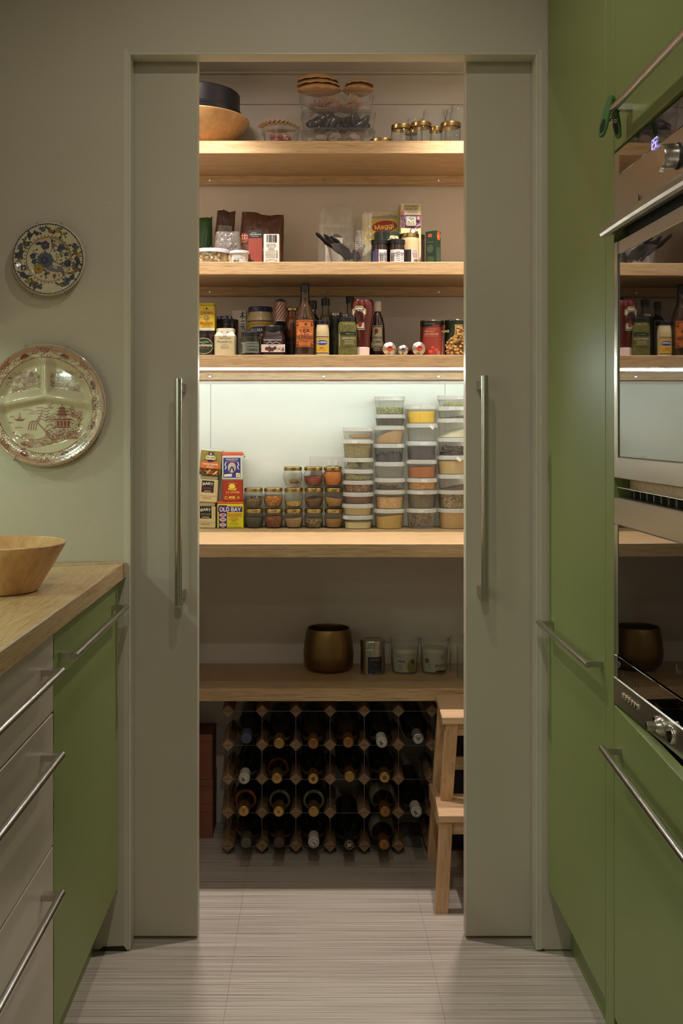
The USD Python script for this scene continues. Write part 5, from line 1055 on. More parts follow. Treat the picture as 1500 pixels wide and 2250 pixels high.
def capers(a, i):
    a.rect(-23, 4, -10, 28, lin(120, 126, 112)); a.bars(-22, 6, 6, 20, INK, 4); a.rect(-9, 5, 22, 29, lin(104, 112, 98)); Wt = INK
    a.text('A SPOONFUL OF', 7, 23.5, 3., Wt, 25, True); a.text('NONPAREILLE', 7, 17, 3.4, Wt, 25, True); a.text('CAPERS', 7, 8.6, 5.4, Wt, 24, True)
jar3('dark capers jar with a grey-green lettered label, in front of the mayonnaise', 549, 2.997, 22.8, 731, gloss('caper_brine', 36, 38, 28), M_black, 10, .92, capers, 12)
i = It('square_jar', 'squat dark redcurrant jar with a white fruit label and faceted shoulders', 'jar', 600, 2.995, G3, depth=.06); b = i.base
part(i.t, 'jar_body', hull([(sx * (w * i.K - c), sy * (w * i.K - d), i.h(y)) for w, y in ((25, b), (27, b - 2.5), (27, 745), (22, 733), (21, 727)) for c, d in ((.008, 0), (0, .008)) for sx in (-1, 1) for sy in (-1, 1)]), M_jam, 20)
i.rev('lid', [(0, 728), (23.4, 728), (24, 727), (24, 716.5), (22.8, 715), (0, 715)], M_black)
a = i.art(); H = i.v(742); a.text('The Signature Series', -2, H - 6.5, 3.2, lin(206, 206, 210), 40); a.line([(-14, H - 13), (-6, H - 9), (-2, H - 13), (6, H - 9.5), (16, H - 13)], .8, lin(190, 190, 200)); a.rect(-26, H - 18.5, 26.2, H - 15, lin(196, 190, 182)); a.text('Redcurrant Jelly', 0, H - 18, 2.4, INK, 22); a.rect(-26, H - 32, 26.2, H - 18, lin(190, 178, 164))
for x, y, r in ((-14, -24.5, 4), (-8, -22.5, 3.4), (-2, -26, 4.4), (4, -23, 3.6), (-8, -28, 3.2)): a.ell(x, H + y, r, r, lin(74, 38, 44), 14)
a.line([(8, H - 28), (16, H - 22)], .8, lin(90, 96, 60)); a.line([(10, H - 23), (18, H - 28)], .8, lin(90, 96, 60)); a.bars(19, H - 30, 5, 8, INK, 3); a.flat(i.t, -27 * i.K)
def bottle3(label, cx, Y, hw, neck, yneck, yshoulder, ytop, g, cap=None, capr=None, ycap=None, name='sauce_bottle', zs=G3):
    i = It(name, label, 'bottle', cx, Y, zs); b = i.base
    i.rev('bottle_body', [(0, b), (hw * .88, b), (hw, b - 3), (hw, yshoulder), (hw * .94, yshoulder - (yshoulder - yneck) * .35), (neck * 1.18, yneck + (yshoulder - yneck) * .15), (neck, yneck), (neck * .92, ytop + 2), (neck * .9, ytop + 1), (0, ytop + 1)], g)
    if cap: i.rev('cap', [(0, ycap), (capr, ycap), (capr, ytop + 1.2), (capr - 1, ytop), (capr - 3, ytop - .3), (0, ytop - .3)], cap)
    return i
i = bottle3('dark bottle with a red and white wrapped neck, behind the faceted jar', 616, 3.085, 17, 8.5, 706, 726, 660, M_dkglass, M_black, 11.2, 664)
i.rev('neck_wrap', [(9, 707), (11.4, 707), (11.4, 664), (9, 664)], plain('white_wrap', lin(200, 190, 178), .5))
a = i.art(); rng = random.Random(7)
for k in range(8):
    for j in range(6):
        y = i.v(703) + k * 5; x = -17 + j * 7 + (k % 2) * 3; a.line([(x, y), (x + 3.6, y + 3.2)], 1.9, lin(170, 60, 44))
g, c = a.build(lambda v, d: np.stack([(11.5 * i.K + d) * np.sin(v[:, 0] / (11.4 * i.K)), -(11.5 * i.K + d) * np.cos(v[:, 0] / (11.4 * i.K)), v[:, 1]], 1), strip=.003); part(i.t, 'label_print', g, PRINT, tint=c)
i.rev('cap_knob', [(0, 660.3), (5, 660.3), (4.4, 657), (0, 656.5)], M_black, 16)
i = bottle3('brown sauce bottle with a gold cap, behind the orange-labelled bottle', 641, 3.09, 15, 10, 697, 712, 677, gloss('chilli_sauce', 110, 56, 22), M_gold, 13.6, 683)
a = i.art(); a.rect(-14.6, 6, 14.6, 44, lin(40, 24, 18)); a.text('HOT SAUCE', 0, 30, 3, lin(170, 70, 40), 20); a.round(i.t, 15 * i.K)
i = It('sauce_bottle', 'tall brown sauce bottle with an orange label, tallest on the third shelf', 'bottle', 669.5, 2.998, G3); b = i.base
i.rev('bottle_body', [(0, b), (20, b), (22.2, b - 3), (22.2, 702), (21.4, 696), (16, 682), (11.4, 668), (9.6, 650), (9., 642), (0, 642)], M_worcester, 40)
i.rev('cap', [(0, 643.5), (9.6, 643.5), (9.8, 640), (9.6, 628), (8.6, 626.5), (0, 626.5)], plain('dark_green_cap', lin(22, 24, 20), .4)); part(i.t, 'cap_tab', bx(-6 * i.K, 9 * i.K, -7 * i.K, 6 * i.K, i.h(626.4), i.h(621.5), .002), M_black, False)
i.rev('neck_ring', [(0, 646), (9.9, 646), (9.9, 643.6), (0, 643.6)], gloss('neck_ring', 70, 66, 56))
a = i.art(); O = lin(190, 106, 46); y0 = i.v(765); y1 = i.v(704); a.rect(-22, y0, 22, y1, INK); a.rect(-21.4, y0 + .8, 21.4, y1 - .8, O); a.rect(-19.8, y0 + 2.2, 19.8, y1 - 2.4, INK); a.rect(-19.3, y0 + 2.7, 19.3, y1 - 2.9, O)
for k in range(15): a.poly([(-19 + k * 2.6, y1 - 3), (-17.8 + k * 2.6, y1 - 6.4), (-16.8 + k * 2.6, y1 - 3)], lin(90, 54, 30)); a.poly([(-19 + k * 2.6, y0 + 2.8), (-17.8 + k * 2.6, y0 + 5), (-16.8 + k * 2.6, y0 + 2.8)], lin(90, 54, 30))
for sx in (-17, 17):
    for yy in (y1 - 9, y0 + 9): a.rect(sx - 2.6, yy - 3.4, sx + 2.6, yy + 3.4, lin(70, 44, 28)); a.ell(sx, yy, 1.7, 2.2, O, 10)
a.ell(2, y1 - 11, 3, 2.6, lin(80, 48, 28), 12); a.lines(-6, y1 - 11, 1, 1, 7, .6, lin(110, 64, 34)); a.text('THE ORIGINAL & GENUINE', 0, y1 - 20.5, 2.3, lin(90, 50, 28), 33, bend=3); a.text('LEA', .5, y1 - 28.5, 7., INK, 19, True); a.text('&', 0, y1 - 33.4, 4, INK, None, True); a.text('PERRINS', .8, y1 - 42.5, 7., INK, 35, True); a.line([(-15, y1 - 31), (-8, y1 - 28.6), (-2, y1 - 31.6), (6, y1 - 29), (15, y1 - 31.5)], .7, lin(226, 180, 130)); a.text('WORCESTERSHIRE', 0, y1 - 48.6, 2.4, lin(120, 40, 28), 29); a.text('SAUCE', 0, y1 - 52.6, 2.2, lin(90, 50, 28), 10); a.lines(0, y1 - 55.4, 1, 1, 14, .7, lin(90, 50, 28)); a.round(i.t, 22.2 * i.K)
bottle3('dark soy bottle with a black cap, right behind the orange-labelled bottle', 687.5, 3.12, 14, 6.5, 690, 706, 661, M_dkglass, M_black, 8.4, 679)
i = bottle3('clear-necked bottle with a black flip cap, behind the small mayonnaise jar', 715, 3.125, 13.5, 8, 690, 704, 656, gloss('pale_vinegar', 104, 96, 78), M_black, 9.2, 672); i.rev('neck_band', [(7.6, 702), (8.8, 702), (8.8, 694), (7.6, 694)], M_black, 20)
i = It('mayonnaise_jar', 'small mayonnaise jar with a black lid, beside the orange-labelled bottle', 'jar', 707.5, 3.0, G3); b = i.base
i.rev('jar_body', [(0, b), (13.5, b), (15.6, b - 2.5), (15.6, 733), (15, 725), (12.6, 713), (12.2, 711), (0, 711)], M_mayo)
i.rev('lid', [(0, 713), (13.8, 713), (14.2, 712), (14.2, 706), (13, 704.6), (0, 704.6)], gloss('dark_navy_lid', 26, 26, 40))
a = i.art(); hell(False)(a, i); a.round(i.t, 15.6 * i.K)
M_herb = speckle('pickled_herbs', [lin(34, 36, 26), lin(50, 54, 36), lin(22, 24, 18)], 140, .35, .1, (2, 2, .4), .5)
jar3('slim tall jar of dark pickled stems with a silver lid, beside the green pesto', 737.5, 3.04, 14.5, 688, M_herb, M_silver, 7, .94)
jar3('plain dark jar with a silver lid, half hidden behind the green pesto', 755.5, 3.12, 11, 690, M_jam, M_silver, 7, .92)
bottle3('clear-necked bottle with a square black cap, beside the upside-down ketchup', 769, 3.14, 14, 7.6, 700, 716, 652, gloss('clear_vinegar', 112, 106, 90), M_black, 9.2, 667)
def pesto(a, i):
    a.rect(-21, 18, 21, 50, lin(84, 82, 36)); a.rect(-21, 43, 21, 51, lin(26, 28, 20)); a.text('ASDA', -1, 45.6, 2.2, lin(90, 190, 70), 8, True); a.text('Chosen by you', 9, 45.6, 1.8, lin(170, 170, 150), 11); a.text('GREEN PESTO', 3, 35, 3.6, CREAMC, 33); a.lines(3, 31.4, 4, 2.6, 26, .9, lin(170, 170, 120), 9); a.rect(-21, 20, -19, 48, lin(170, 170, 160))
jar3('green pesto jar with a black lid, between the slim jar and the ketchup', 763.5, 2.998, 21, 698, M_pesto, M_black, 9, .9, pesto, 20)
i = It('ketchup_bottle', 'red ketchup bottle standing upside down on its white cap', 'bottle', 796, 3.0, G3); b = i.base
i.rev('bottle_body', [(0, 763), (16, 763), (15.6, 752), (17, 740), (17.8, 728), (20, 716), (22.6, 706), (24.5, 690), (25.4, 674), (24.6, 665), (21.5, 659.5), (14, 657.6), (0, 657.4)], M_ketchup, 44, sy=.72)
i.rev('cap', [(0, b), (14.6, b), (15.4, b - 2), (15.6, 764.5), (14.6, 763.2), (0, 763.2)], plain('white_cap', lin(206, 190, 184), .4), 40, sy=.8)
def keystone(a, cx, yb, yt, w, flip, red, words):
    s = -1 if flip else 1; H = yt - yb; P = lambda x, y: (cx + s * x * w, (yt - y * H) if flip else (yb + y * H))
    def shape(g, c): a.poly([P(x * g, .5 + (y - .5) * g) for x, y in ((-.78, 0), (.78, 0), (.84, .62), (1, .66), (.98, .86), (.7, .9), (.5, 1), (-.5, 1), (-.7, .9), (-.98, .86), (-1, .66), (-.84, .62))], c)
    shape(1., lin(196, 180, 140)); shape(.93, lin(70, 84, 50)); shape(.86, lin(206, 200, 176))
    for t, y, h, ww in words: a.text(t, *P(0, y + (0 if not flip else 0)), h, INK, w * ww, True, rot=180 if flip else 0)
    q = P(.15, .22); a.ell(q[0], q[1], w * .3, H * .10, red, 14); a.line([P(.1, .3), P(.45, .36)], 1.6, lin(60, 96, 50))
a = i.art(); keystone(a, -8, i.v(726), i.v(674), 15, False, lin(160, 40, 30), (('HEINZ', .76, 5, 1.3), ('TOMATO', .58, 4.6, 1.5), ('KETCHUP', .45, 4, 1.45)))
prf = [(16, 763), (15.6, 752), (17, 740), (17.8, 728), (20, 716), (22.6, 706), (24.5, 690), (25.4, 674), (24.6, 665)]; zz = np.array([i.h(y) for r, y in prf]); rr = np.array([r * i.K for r, y in prf])
def onoval(v, d):
    r = np.interp(v[:, 1], zz, rr); th = np.clip(v[:, 0] / r, -.98, .98); th = np.arcsin(th); return np.stack([(r + d + .0003) * np.sin(th), -(r * .72 + d + .0005) * np.cos(th), v[:, 1]], 1)
g, c = a.build(onoval, strip=.004); part(i.t, 'label_print', g, PRINT, tint=c)
i = It('ketchup_bottle', 'brown-red sauce bottle with a white top and an inverted label', 'bottle', 829, 3.075, G3); b = i.base
i.rev('bottle_body', [(0, b), (15, b), (17, b - 4), (16.6, 735), (15.6, 716), (12, 700), (7.4, 690), (6.4, 683), (0, 683)], M_hp, 40, sy=.7)
i.rev('cap', [(0, 685), (8.2, 685), (8.2, 664), (7, 662), (0, 662)], plain('white_cap', lin(206, 190, 184), .4), 28)
a = i.art(); keystone(a, -1, i.v(772), i.v(716), 13.5, True, lin(160, 40, 30), (('HEINZ', .80, 5.5, 1.3), ('TOMATO', .60, 4.8, 1.5), ('KETCHUP', .44, 4.4, 1.45)))
def onov2(v, d):
    r = np.interp(v[:, 1], [i.h(776), i.h(735), i.h(716), i.h(700)], [17 * i.K, 16.6 * i.K, 15.6 * i.K, 12 * i.K]); th = np.arcsin(np.clip(v[:, 0] / r, -.98, .98)); return np.stack([(r + d + .0003) * np.sin(th), -(r * .7 + d + .0005) * np.cos(th), v[:, 1]], 1)
g, c = a.build(onov2, strip=.004); part(i.t, 'label_print', g, PRINT, tint=c)
# tomato puree tubes lying with their caps towards the door
M_foil = plain('aluminium_tube', lin(186, 182, 172), .3, 1.); M_redcap = plain('orange_cap', lin(176, 66, 40), .45); M_greycap = plain('grey_cap', lin(90, 94, 98), .45)
for cx, r, L, cap, lab, rz, dz in ((856, 15, .15, M_redcap, 'metal puree tube with an orange cap, beside the brown sauce bottle', 2, 0), (885.5, 12, .13, M_greycap, 'slimmer metal tube with a grey cap, lying between the two orange-capped tubes', -3, 0), (921, 15, .15, M_redcap, 'metal puree tube with an orange cap, beside the tomato tin', 4, 1)):
    i = It('puree_tube', lab, 'tube', cx, 2.985, G3, rz=rz); R = r * i.K; z = R + dz * .0008
    v, f, n = [], [], 28
    for k, q in enumerate(np.linspace(0, 1, 8)):
        for a_ in np.arange(n) * 2 * PI / n: v.append((R * (1 + .12 * q) * math.cos(a_), .010 + L * q, z * (1 - .55 * q * q) + R * (1 - .93 * q ** 1.5) * math.sin(a_) * (1 if math.sin(a_) > 0 else 1)))
    m = len(v) // n
    for k in range(m - 1):
        for j in range(n): a0, b0 = k * n + j, k * n + (j + 1) % n; f += [(a0, b0, b0 + n), (a0, b0 + n, a0 + n)]
    v += [(0, .010, z), (0, .010 + L, z * .45)]
    for j in range(n): f += [(m * n, (j + 1) % n, j), (m * n + 1, (m - 1) * n + j, (m - 1) * n + (j + 1) % n)]
    msh = V(v, f); msh.vertices[:, 2] -= msh.vertices[:, 2].min() - .0002
    part(i.t, 'tube_body', msh, gloss('tube_paint', 120, 40, 30) if cap is M_redcap else gloss('tube_dark', 40, 36, 34), 40)
    part(i.t, 'shoulder', moved(lathe([(0, 0), (R, 0), (R, .001), (R * .92, .0028), (R * .5, .0075), (R * .42, .009), (0, .009)], 36), 0, .0098, z, rx=90), M_foil)
    part(i.t, 'cap', moved(lathe([(0, 0), (R * .42, 0), (R * .42, .008), (R * .36, .0088), (R * .30, .0088), (R * .26, .0075), (0, .0075)], 24), 0, .0015, z, rx=90), cap)
# tins of tomatoes and chickpeas
def tin(label, cx, Y, hw, ytop, body, art, zs=G3):
    i = It('food_tin', label, 'tin', cx, Y, zs); b = i.base
    i.rev('tin_body', [(0, b), (hw - .6, b), (hw + .3, b - 1), (hw, b - 2.2), (hw, ytop + 2.2), (hw + .3, ytop + 1), (hw - .4, ytop), (hw - 2, ytop + .3), (hw - 2.4, ytop + 2.4), (0, ytop + 2.4)], body, 44)
    i.rev('top_rim', [(hw + .35, ytop + 1.8), (hw + .55, ytop + .8), (hw, ytop - .2), (hw - 1.2, ytop - .2), (hw - 1.6, ytop + 1.8)], M_silver, 44)
    i.rev('bottom_rim', [(hw + .35, b - .2), (hw + .55, b - 1), (hw, b - 2.2), (hw - 1.2, b - 1)], M_silver, 44)
    a = i.art(); art(a, i); a.round(i.t, hw * i.K); return i
def toms(a, i):
    H = i.v(708); a.rect(-40, 3, 40, H - 12, lin(128, 48, 36)); a.rect(-40, H - 12, 40, H, lin(24, 28, 22)); a.text('ASDA', -18, H - 6.5, 2.6, lin(80, 160, 60), 9, True); a.text('Chosen by you', -6, H - 6.2, 2.4, lin(150, 150, 130), 16); a.text('IN OUR RED', 6, H - 10.4, 2.2, lin(190, 70, 50), 16, True); a.rect(-24, H - 17.5, 8, H - 17, lin(206, 150, 120)); a.text('THICK CUT', -10, H - 24, 3.8, lin(216, 180, 140), 24); a.text('PLUM TOMATOES', -6, H - 30, 3.8, lin(216, 180, 140), 34); a.rect(-24, H - 33, 8, H - 32.5, lin(206, 150, 120))
    for x, y, r in ((-4, 8, 9), (8, 12, 8), (0, 17, 6), (14, 6, 7)): a.ell(x, y, r, r * .86, lin(150, 40, 26), 16); a.ell(x - 2, y + 2, r * .5, r * .4, lin(182, 78, 52), 12)
    a.rect(7, 3.4, 13.5, 10.4, lin(150, 140, 110)); a.rect(9.4, 4.4, 11, 9, INK)
    for k in range(20): a.rect(21.4, 4 + k * 2.4, 24.6, 5.2 + k * 2.4, lin(200, 180, 160))
tin('red tin of tomatoes with a dark top band on the third shelf', 949, 3.04, 26, 705.5, plain('tin_red', lin(128, 48, 36), .4), toms)
def chick(a, i):
    H = i.v(707); a.rect(-38, 3, 38, H, lin(22, 42, 29)); rng = random.Random(9); Gd = lin(206, 170, 90)
    a.poly([(-30, 3), (-30, 30), (-12, 42), (-8, 46), (-7, H - 11), (-9, H - 9), (11, H - 9), (9, H - 11), (10, 46), (14, 42), (32, 30), (32, 3)], Gd); a.poly([(-29, 3), (-29, 29), (-11, 41), (-6.6, 45.6), (-5.6, H - 10.4), (8.6, H - 10.4), (9, 45.6), (13.4, 41), (31, 29), (31, 3)], lin(120, 84, 40))
    for k in range(130):
        y = rng.uniform(4, H - 14); hwid = 28 if y < 28 else (28 - (y - 28) * 1.5 if y < 42 else 5.4)
        if hwid < 4: continue
        x = rng.uniform(-hwid + 2, hwid + 1); r = rng.uniform(2.2, 3.); q = rng.choice([(196, 150, 84), (206, 164, 98), (180, 134, 70)]); a.ell(x, y, r, r * .9, lin(*[c * .72 for c in q]), 11); a.ell(x - .3, y + .4, r * .84, r * .74, lin(*q), 11)
    a.text('PEAS', -21, H - 26, 4.8, lin(206, 196, 110), 13, True); a.text('CHICK', 21, H - 25, 5.2, lin(206, 196, 110), 18, True); a.ell(-24, H - 14, 3.6, 5, lin(120, 50, 40), 12); a.ell(25, H - 14, 4.4, 5, lin(120, 50, 40), 14); a.ring(25, H - 14, 4.4, 5, .7, Gd)
tin('dark green tin of chickpeas beside the sliding door', 1003, 3.04, 26.5, 704.5, plain('tin_green', lin(22, 42, 29), .4), chick)
# ------------------------------------------------------------------ plates on the end wall
M_glaze = plain('cream_glaze', lin(206, 196, 166), .10, 0., .5, .5, coat_roughness=.04)
M_hook = plain('hook_plastic', lin(170, 168, 156), .3)
def wall_plate(name, label, px, py, Rp, hf, edge_z, hooks):
    Y = YW; k = Y / F; R = Rp * k
    t = thing(name, label, 'plate', (PX(px, Y), YW - .002, PZ(py, Y)))
    n, m = 96, 44; v, f = [], []
    for i in range(m + 1):
        q = i / m
        for j in range(n): a = 2 * PI * j / n; x, z = R * q * math.cos(a), R * q * math.sin(a); v.append((x, -hf(x / k, z / k), z))
    N = len(v)
    for i in range(m + 1):
        q = i / m
        for j in range(n): a = 2 * PI * j / n; x, z = R * q * math.cos(a), R * q * math.sin(a); v.append((x * .995, -max(.0015, (edge_z - .004) * max(0, (q - .6) / .4)), z * .995))
    for i in range(m):
        for j in range(n): a, b, c, d = i * n + j, i * n + (j + 1) % n, (i + 1) * n + (j + 1) % n, (i + 1) * n + j; f += [(a, b, c), (a, c, d), (N + a, N + c, N + b), (N + a, N + d, N + c)]
    for j in range(n): a, b = m * n + j, m * n + (j + 1) % n; f += [(a, b, N + b), (a, N + b, N + a)]
    mm = trimesh.Trimesh(v, f, process=False); mm.merge_vertices(); trimesh.repair.fix_normals(mm)
    part(t, 'plate_body', mm, M_glaze, 60)
    for hx, hy in hooks:
        x, z = (hx - px) * k, (py - hy) * k; r = math.hypot(x, z); ux, uz = x / r, z / r
        e = R; pts = [(ux * (e + .004), -.001, uz * (e + .004)), (ux * (e + .0045), -edge_z * .6, uz * (e + .0045)), (ux * (e + .0035), -edge_z - .0012, uz * (e + .0035)), (ux * (e + .0005), -edge_z - .0026, uz * (e + .0005)), (ux * (e - .006), -edge_z - .0022, uz * (e - .006)), (ux * (e - .0085), -edge_z - .0012, uz * (e - .0085))]
        part(t, 'wire_hook', tube(pts, .0011, 8), M_hook, 60)
    return t, k
def plate_print(t, a, hf, k, strip=.004):
    b = Art(a.k)
    for kind, g, c in a.items:
        if kind == 't': b.items.append((kind, g, c)); continue
        for q in getattr(g, 'geoms', [g]):
            x0, y0, x1, y1 = q.bounds
            if y1 - y0 < strip * 2: b.items.append((kind, q, c)); continue
            for yy in np.arange(math.floor(y0 / strip) * strip, y1, strip):
                w = q.intersection(sbox(x0 - 1, yy, x1 + 1, yy + strip))
                for zz in getattr(w, 'geoms', [w]):
                    if isinstance(zz, Polygon) and zz.area > 1e-10: b.items.append((kind, zz, c))
    def fn(v, d): return np.stack([v[:, 0], np.array([-hf(x / k, z / k) for x, z in v]) - .00018 - d, v[:, 1]], 1)
    g, c = b.build(fn, strip=strip, gap=.0000003); part(t, 'glaze_pattern', g, PRINT_GLAZE, tint=c)
sm = lambda e0, e1, x: (lambda q: q * q * (3 - 2 * q))(min(1, max(0, (x - e0) / (e1 - e0))))
h1 = lambda x, z: .006 + .0095 * sm(.52, .66, math.hypot(x, z) / 80) + .005 * sm(.66, 1, math.hypot(x, z) / 80) - .0025 * sm(.975, 1.0, math.hypot(x, z) / 80)
t, k = wall_plate('decorative_plate', 'small cream wall plate with a coloured flower pattern and dark blue edge', 110.5, 572, 80, h1, .0185, [(86, 495), (136, 496), (74, 645), (143, 645)])
a = Art(k); NV, GR, YE, RD, GY, VI = lin(58, 62, 88), lin(70, 82, 58), lin(164, 138, 62), lin(112, 52, 48), lin(112, 116, 124), lin(86, 92, 112)
rng = random.Random(31); ROSE = lin(138, 92, 76)
a.ring(0, 0, 77.6, 77.6, 1.7, NV)
for j in range(84): an = 2 * PI * j / 84; a.ell(75.4 * math.cos(an), 75.4 * math.sin(an), 1.7, 1.7, NV, 8)
a.ring(0, 0, 49.5, 49.5, 1.1, RD)
for j in range(40): an = 2 * PI * j / 40; a.ell(51.8 * math.cos(an), 51.8 * math.sin(an), 1.4, 1.4, RD, 7)
def leaf2(x, y, L, an, c):
    ca, sa = math.cos(an), math.sin(an); a.poly([(x, y), (x + L * .5 * ca - L * .26 * sa, y + L * .5 * sa + L * .26 * ca), (x + L * ca, y + L * sa), (x + L * .5 * ca + L * .26 * sa, y + L * .5 * sa - L * .26 * ca)], c)
def flower(x, y, r, c, c2, n=7):
    for j in range(n): an = 2 * PI * j / n + x; a.ell(x + r * .62 * math.cos(an), y + r * .62 * math.sin(an), r * .46, r * .42, c, 10)
    a.ell(x, y, r * .6, r * .55, c, 12)
    for j in range(3): an = 2 * j + y; a.line([(x + r * .5 * math.cos(an), y + r * .5 * math.sin(an)), (x + r * .2 * math.cos(an + 1), y + r * .2 * math.sin(an + 1))], .9, c2)
    a.ell(x, y, r * .2, r * .2, c2, 8)
for c0, span in ((100, 62), (172, 44), (228, 50), (322, 52), (8, 44)):
    K = 7
    for q in range(K):
        an = math.radians(c0 + span * (q / (K - 1) - .5) * (1 if c0 != 100 else 1.35)); r = 63 + (2.5 if q % 2 else -2); x, y = r * math.cos(an), r * math.sin(an)
        for _ in range(7): leaf2(x + rng.uniform(-5, 5), y + rng.uniform(-4, 4), rng.uniform(6, 10), rng.uniform(0, 2 * PI), rng.choice([GR, GR, NV]))
        if 0 < q < K - 1: flower(x, y, 5.6 if q % 2 else 4.6, [NV, YE, ROSE, VI, NV][(q + int(c0)) % 5], [YE, RD, lin(200, 176, 150), NV, GY][(q + int(c0)) % 5])
        else:
            for _ in range(3): a.ell(x + rng.uniform(-4, 4), y + rng.uniform(-3, 3), 1.7, 1.7, RD, 8)
for p in ([(-32, 4), (-22, -4), (-8, -12)], [(18, 4), (26, 16), (14, 34)], [(28, -10), (40, 0), (46, 4)], [(-2, 10), (6, 24), (4, 42)], [(-14, 30), (-2, 22)], [(10, -2), (26, -12), (38, -20)]): a.line(p, 1.1, GR)
for _ in range(90):
    x, y = rng.uniform(-40, 42), rng.uniform(-40, 40)
    if math.hypot(x, y) < 43 and math.hypot(x - 2, y + 2) > 12: leaf2(x, y, rng.uniform(5, 9), rng.uniform(0, 2 * PI), rng.choice([GR, GR, GR, NV]))
flower(-9, -1, 17, VI, NV, 9); flower(-11, -1, 9, NV, GY, 6); flower(-24, -20, 10.5, YE, RD, 8); flower(-9, 32, 9.5, NV, ROSE, 6); leaf2(-14, 34, 14, 2.9, NV); flower(26, 26, 8, VI, NV, 5); a.poly([(18, 22), (36, 24), (30, 36), (27, 30), (24, 37), (21, 30)], NV); flower(40, -8, 8, NV, ROSE, 6); flower(-36, 8, 6.5, NV, VI, 5); flower(-33, -4, 6, NV, GY, 5)
a.ell(8, 30, 3.6, 6.4, ROSE, 14); leaf2(6, 36, 11, 1.6, NV); flower(37, 12, 5, VI, NV, 5); a.poly([(-4, -16), (10, -13), (28, -15), (32, -24), (24, -26), (18, -28), (10, -26), (0, -24), (-8, -21)], GY)
for x, y in ((10, -16), (15, -18), (13, -13)): a.ell(x, y, 2.6, 2.4, lin(196, 186, 160), 10)
a.line([(14, 8), (18, 4), (15, -4), (20, -10), (24, -8)], 2.2, YE); a.line([(22, -8), (34, -14)], 1.4, ROSE)
for x, y in ((-3, -29), (11, -34), (30, -28)): a.ell(x, y, 4.4, 3.4, ROSE, 12); leaf2(x, y, 9, x, GR)
plate_print(t, a, h1, k)
def seg(x, z, ax, az, bx_, bz):
    dx, dz = bx_ - ax, bz - az; q = min(1, max(0, ((x - ax) * dx + (z - az) * dz) / (dx * dx + dz * dz))); return math.hypot(x - ax - q * dx, z - az - q * dz)
def h2(x, z):
    r = math.hypot(x, z) / 133; b = .005 + .0135 * sm(.66, .82, r) + .0035 * sm(.82, 1, r) - .0025 * sm(.98, 1., r)
    d = min(seg(x, z, 0, 22, 0, 116), seg(x, z, 0, 22, -112, 1), seg(x, z, 0, 22, 112, 3)); w = .0125 * (1 - sm(4, 17, d)) * (1 - sm(.70, .84, r))
    return b + w
t, k = wall_plate('divided_plate', 'large cream divided wall plate with a red-brown landscape print in three compartments', 103, 891, 133, h2, .0215, [(62, 766), (151, 764), (37, 1008), (164, 1007)])
a = Art(k); BR, DB, LB = lin(150, 96, 80), lin(120, 62, 50), lin(180, 138, 118)
ringp = lambda r0, r1: Polygon([(r1 * math.cos(q), r1 * math.sin(q)) for q in np.arange(120) * 2 * PI / 120], [[(r0 * math.cos(q), r0 * math.sin(q)) for q in np.arange(120) * 2 * PI / 120]])
a.poly(ringp(119, 129), LB); a.poly(ringp(130, 130.8), DB); a.poly(ringp(104, 104.7), BR)
rng = random.Random(77)
for j in range(110): an = 2 * PI * j / 110; r = 113 + 5 * math.sin(j * 1.9); a.ring(r * math.cos(an), r * math.sin(an), 3.4 + rng.random(), 3.4, .9, rng.choice([BR, DB, LB]))
for j in range(120): an = 2 * PI * j / 120 + .02; r = rng.uniform(107, 120); x, y = r * math.cos(an), r * math.sin(an); a.line([(x - 2, y - 2), (x + 1, y + 2.5), (x + 3, y)], 1., BR)
for j in range(132): an = 2 * PI * j / 132; a.ell(105.6 * math.cos(an), 105.6 * math.sin(an), 1.1, 1.1, BR, 6)
for j in range(8):
    an = PI / 2 + 2 * PI * j / 8 + PI / 8; x, y = 114 * math.cos(an), 114 * math.sin(an); ux, uy = -math.sin(an), math.cos(an)
    el = [(x + 10 * c * ux + 5.4 * s * math.cos(an), y + 10 * c * uy + 5.4 * s * math.sin(an)) for c, s in [(math.cos(q), math.sin(q)) for q in np.arange(18) * 2 * PI / 18]]; a.poly(el, DB)
    for s in (-5, 0, 5): a.ring(x + s * ux, y + s * uy, 2.4, 2.4, .8, lin(206, 180, 150))
    an += PI / 8; x, y = 121 * math.cos(an), 121 * math.sin(an); ux, uy = -math.sin(an), math.cos(an); wx, wy = math.cos(an), math.sin(an); P = lambda s, q: (x + s * ux + q * wx, y + s * uy + q * wy)
    a.line([P(-8, -4), P(-8, 4), P(8, 4), P(8, -4), P(3, -4), P(3, 1), P(-3, 1), P(-3, -4), P(-8, -4)], 1.3, DB); a.line([P(-8, 0), P(-18, 7)], 1.1, DB); a.line([P(8, 0), P(18, 7)], 1.1, DB); a.line([P(0, 4), P(0, 10)], 1., lin(206, 180, 150))
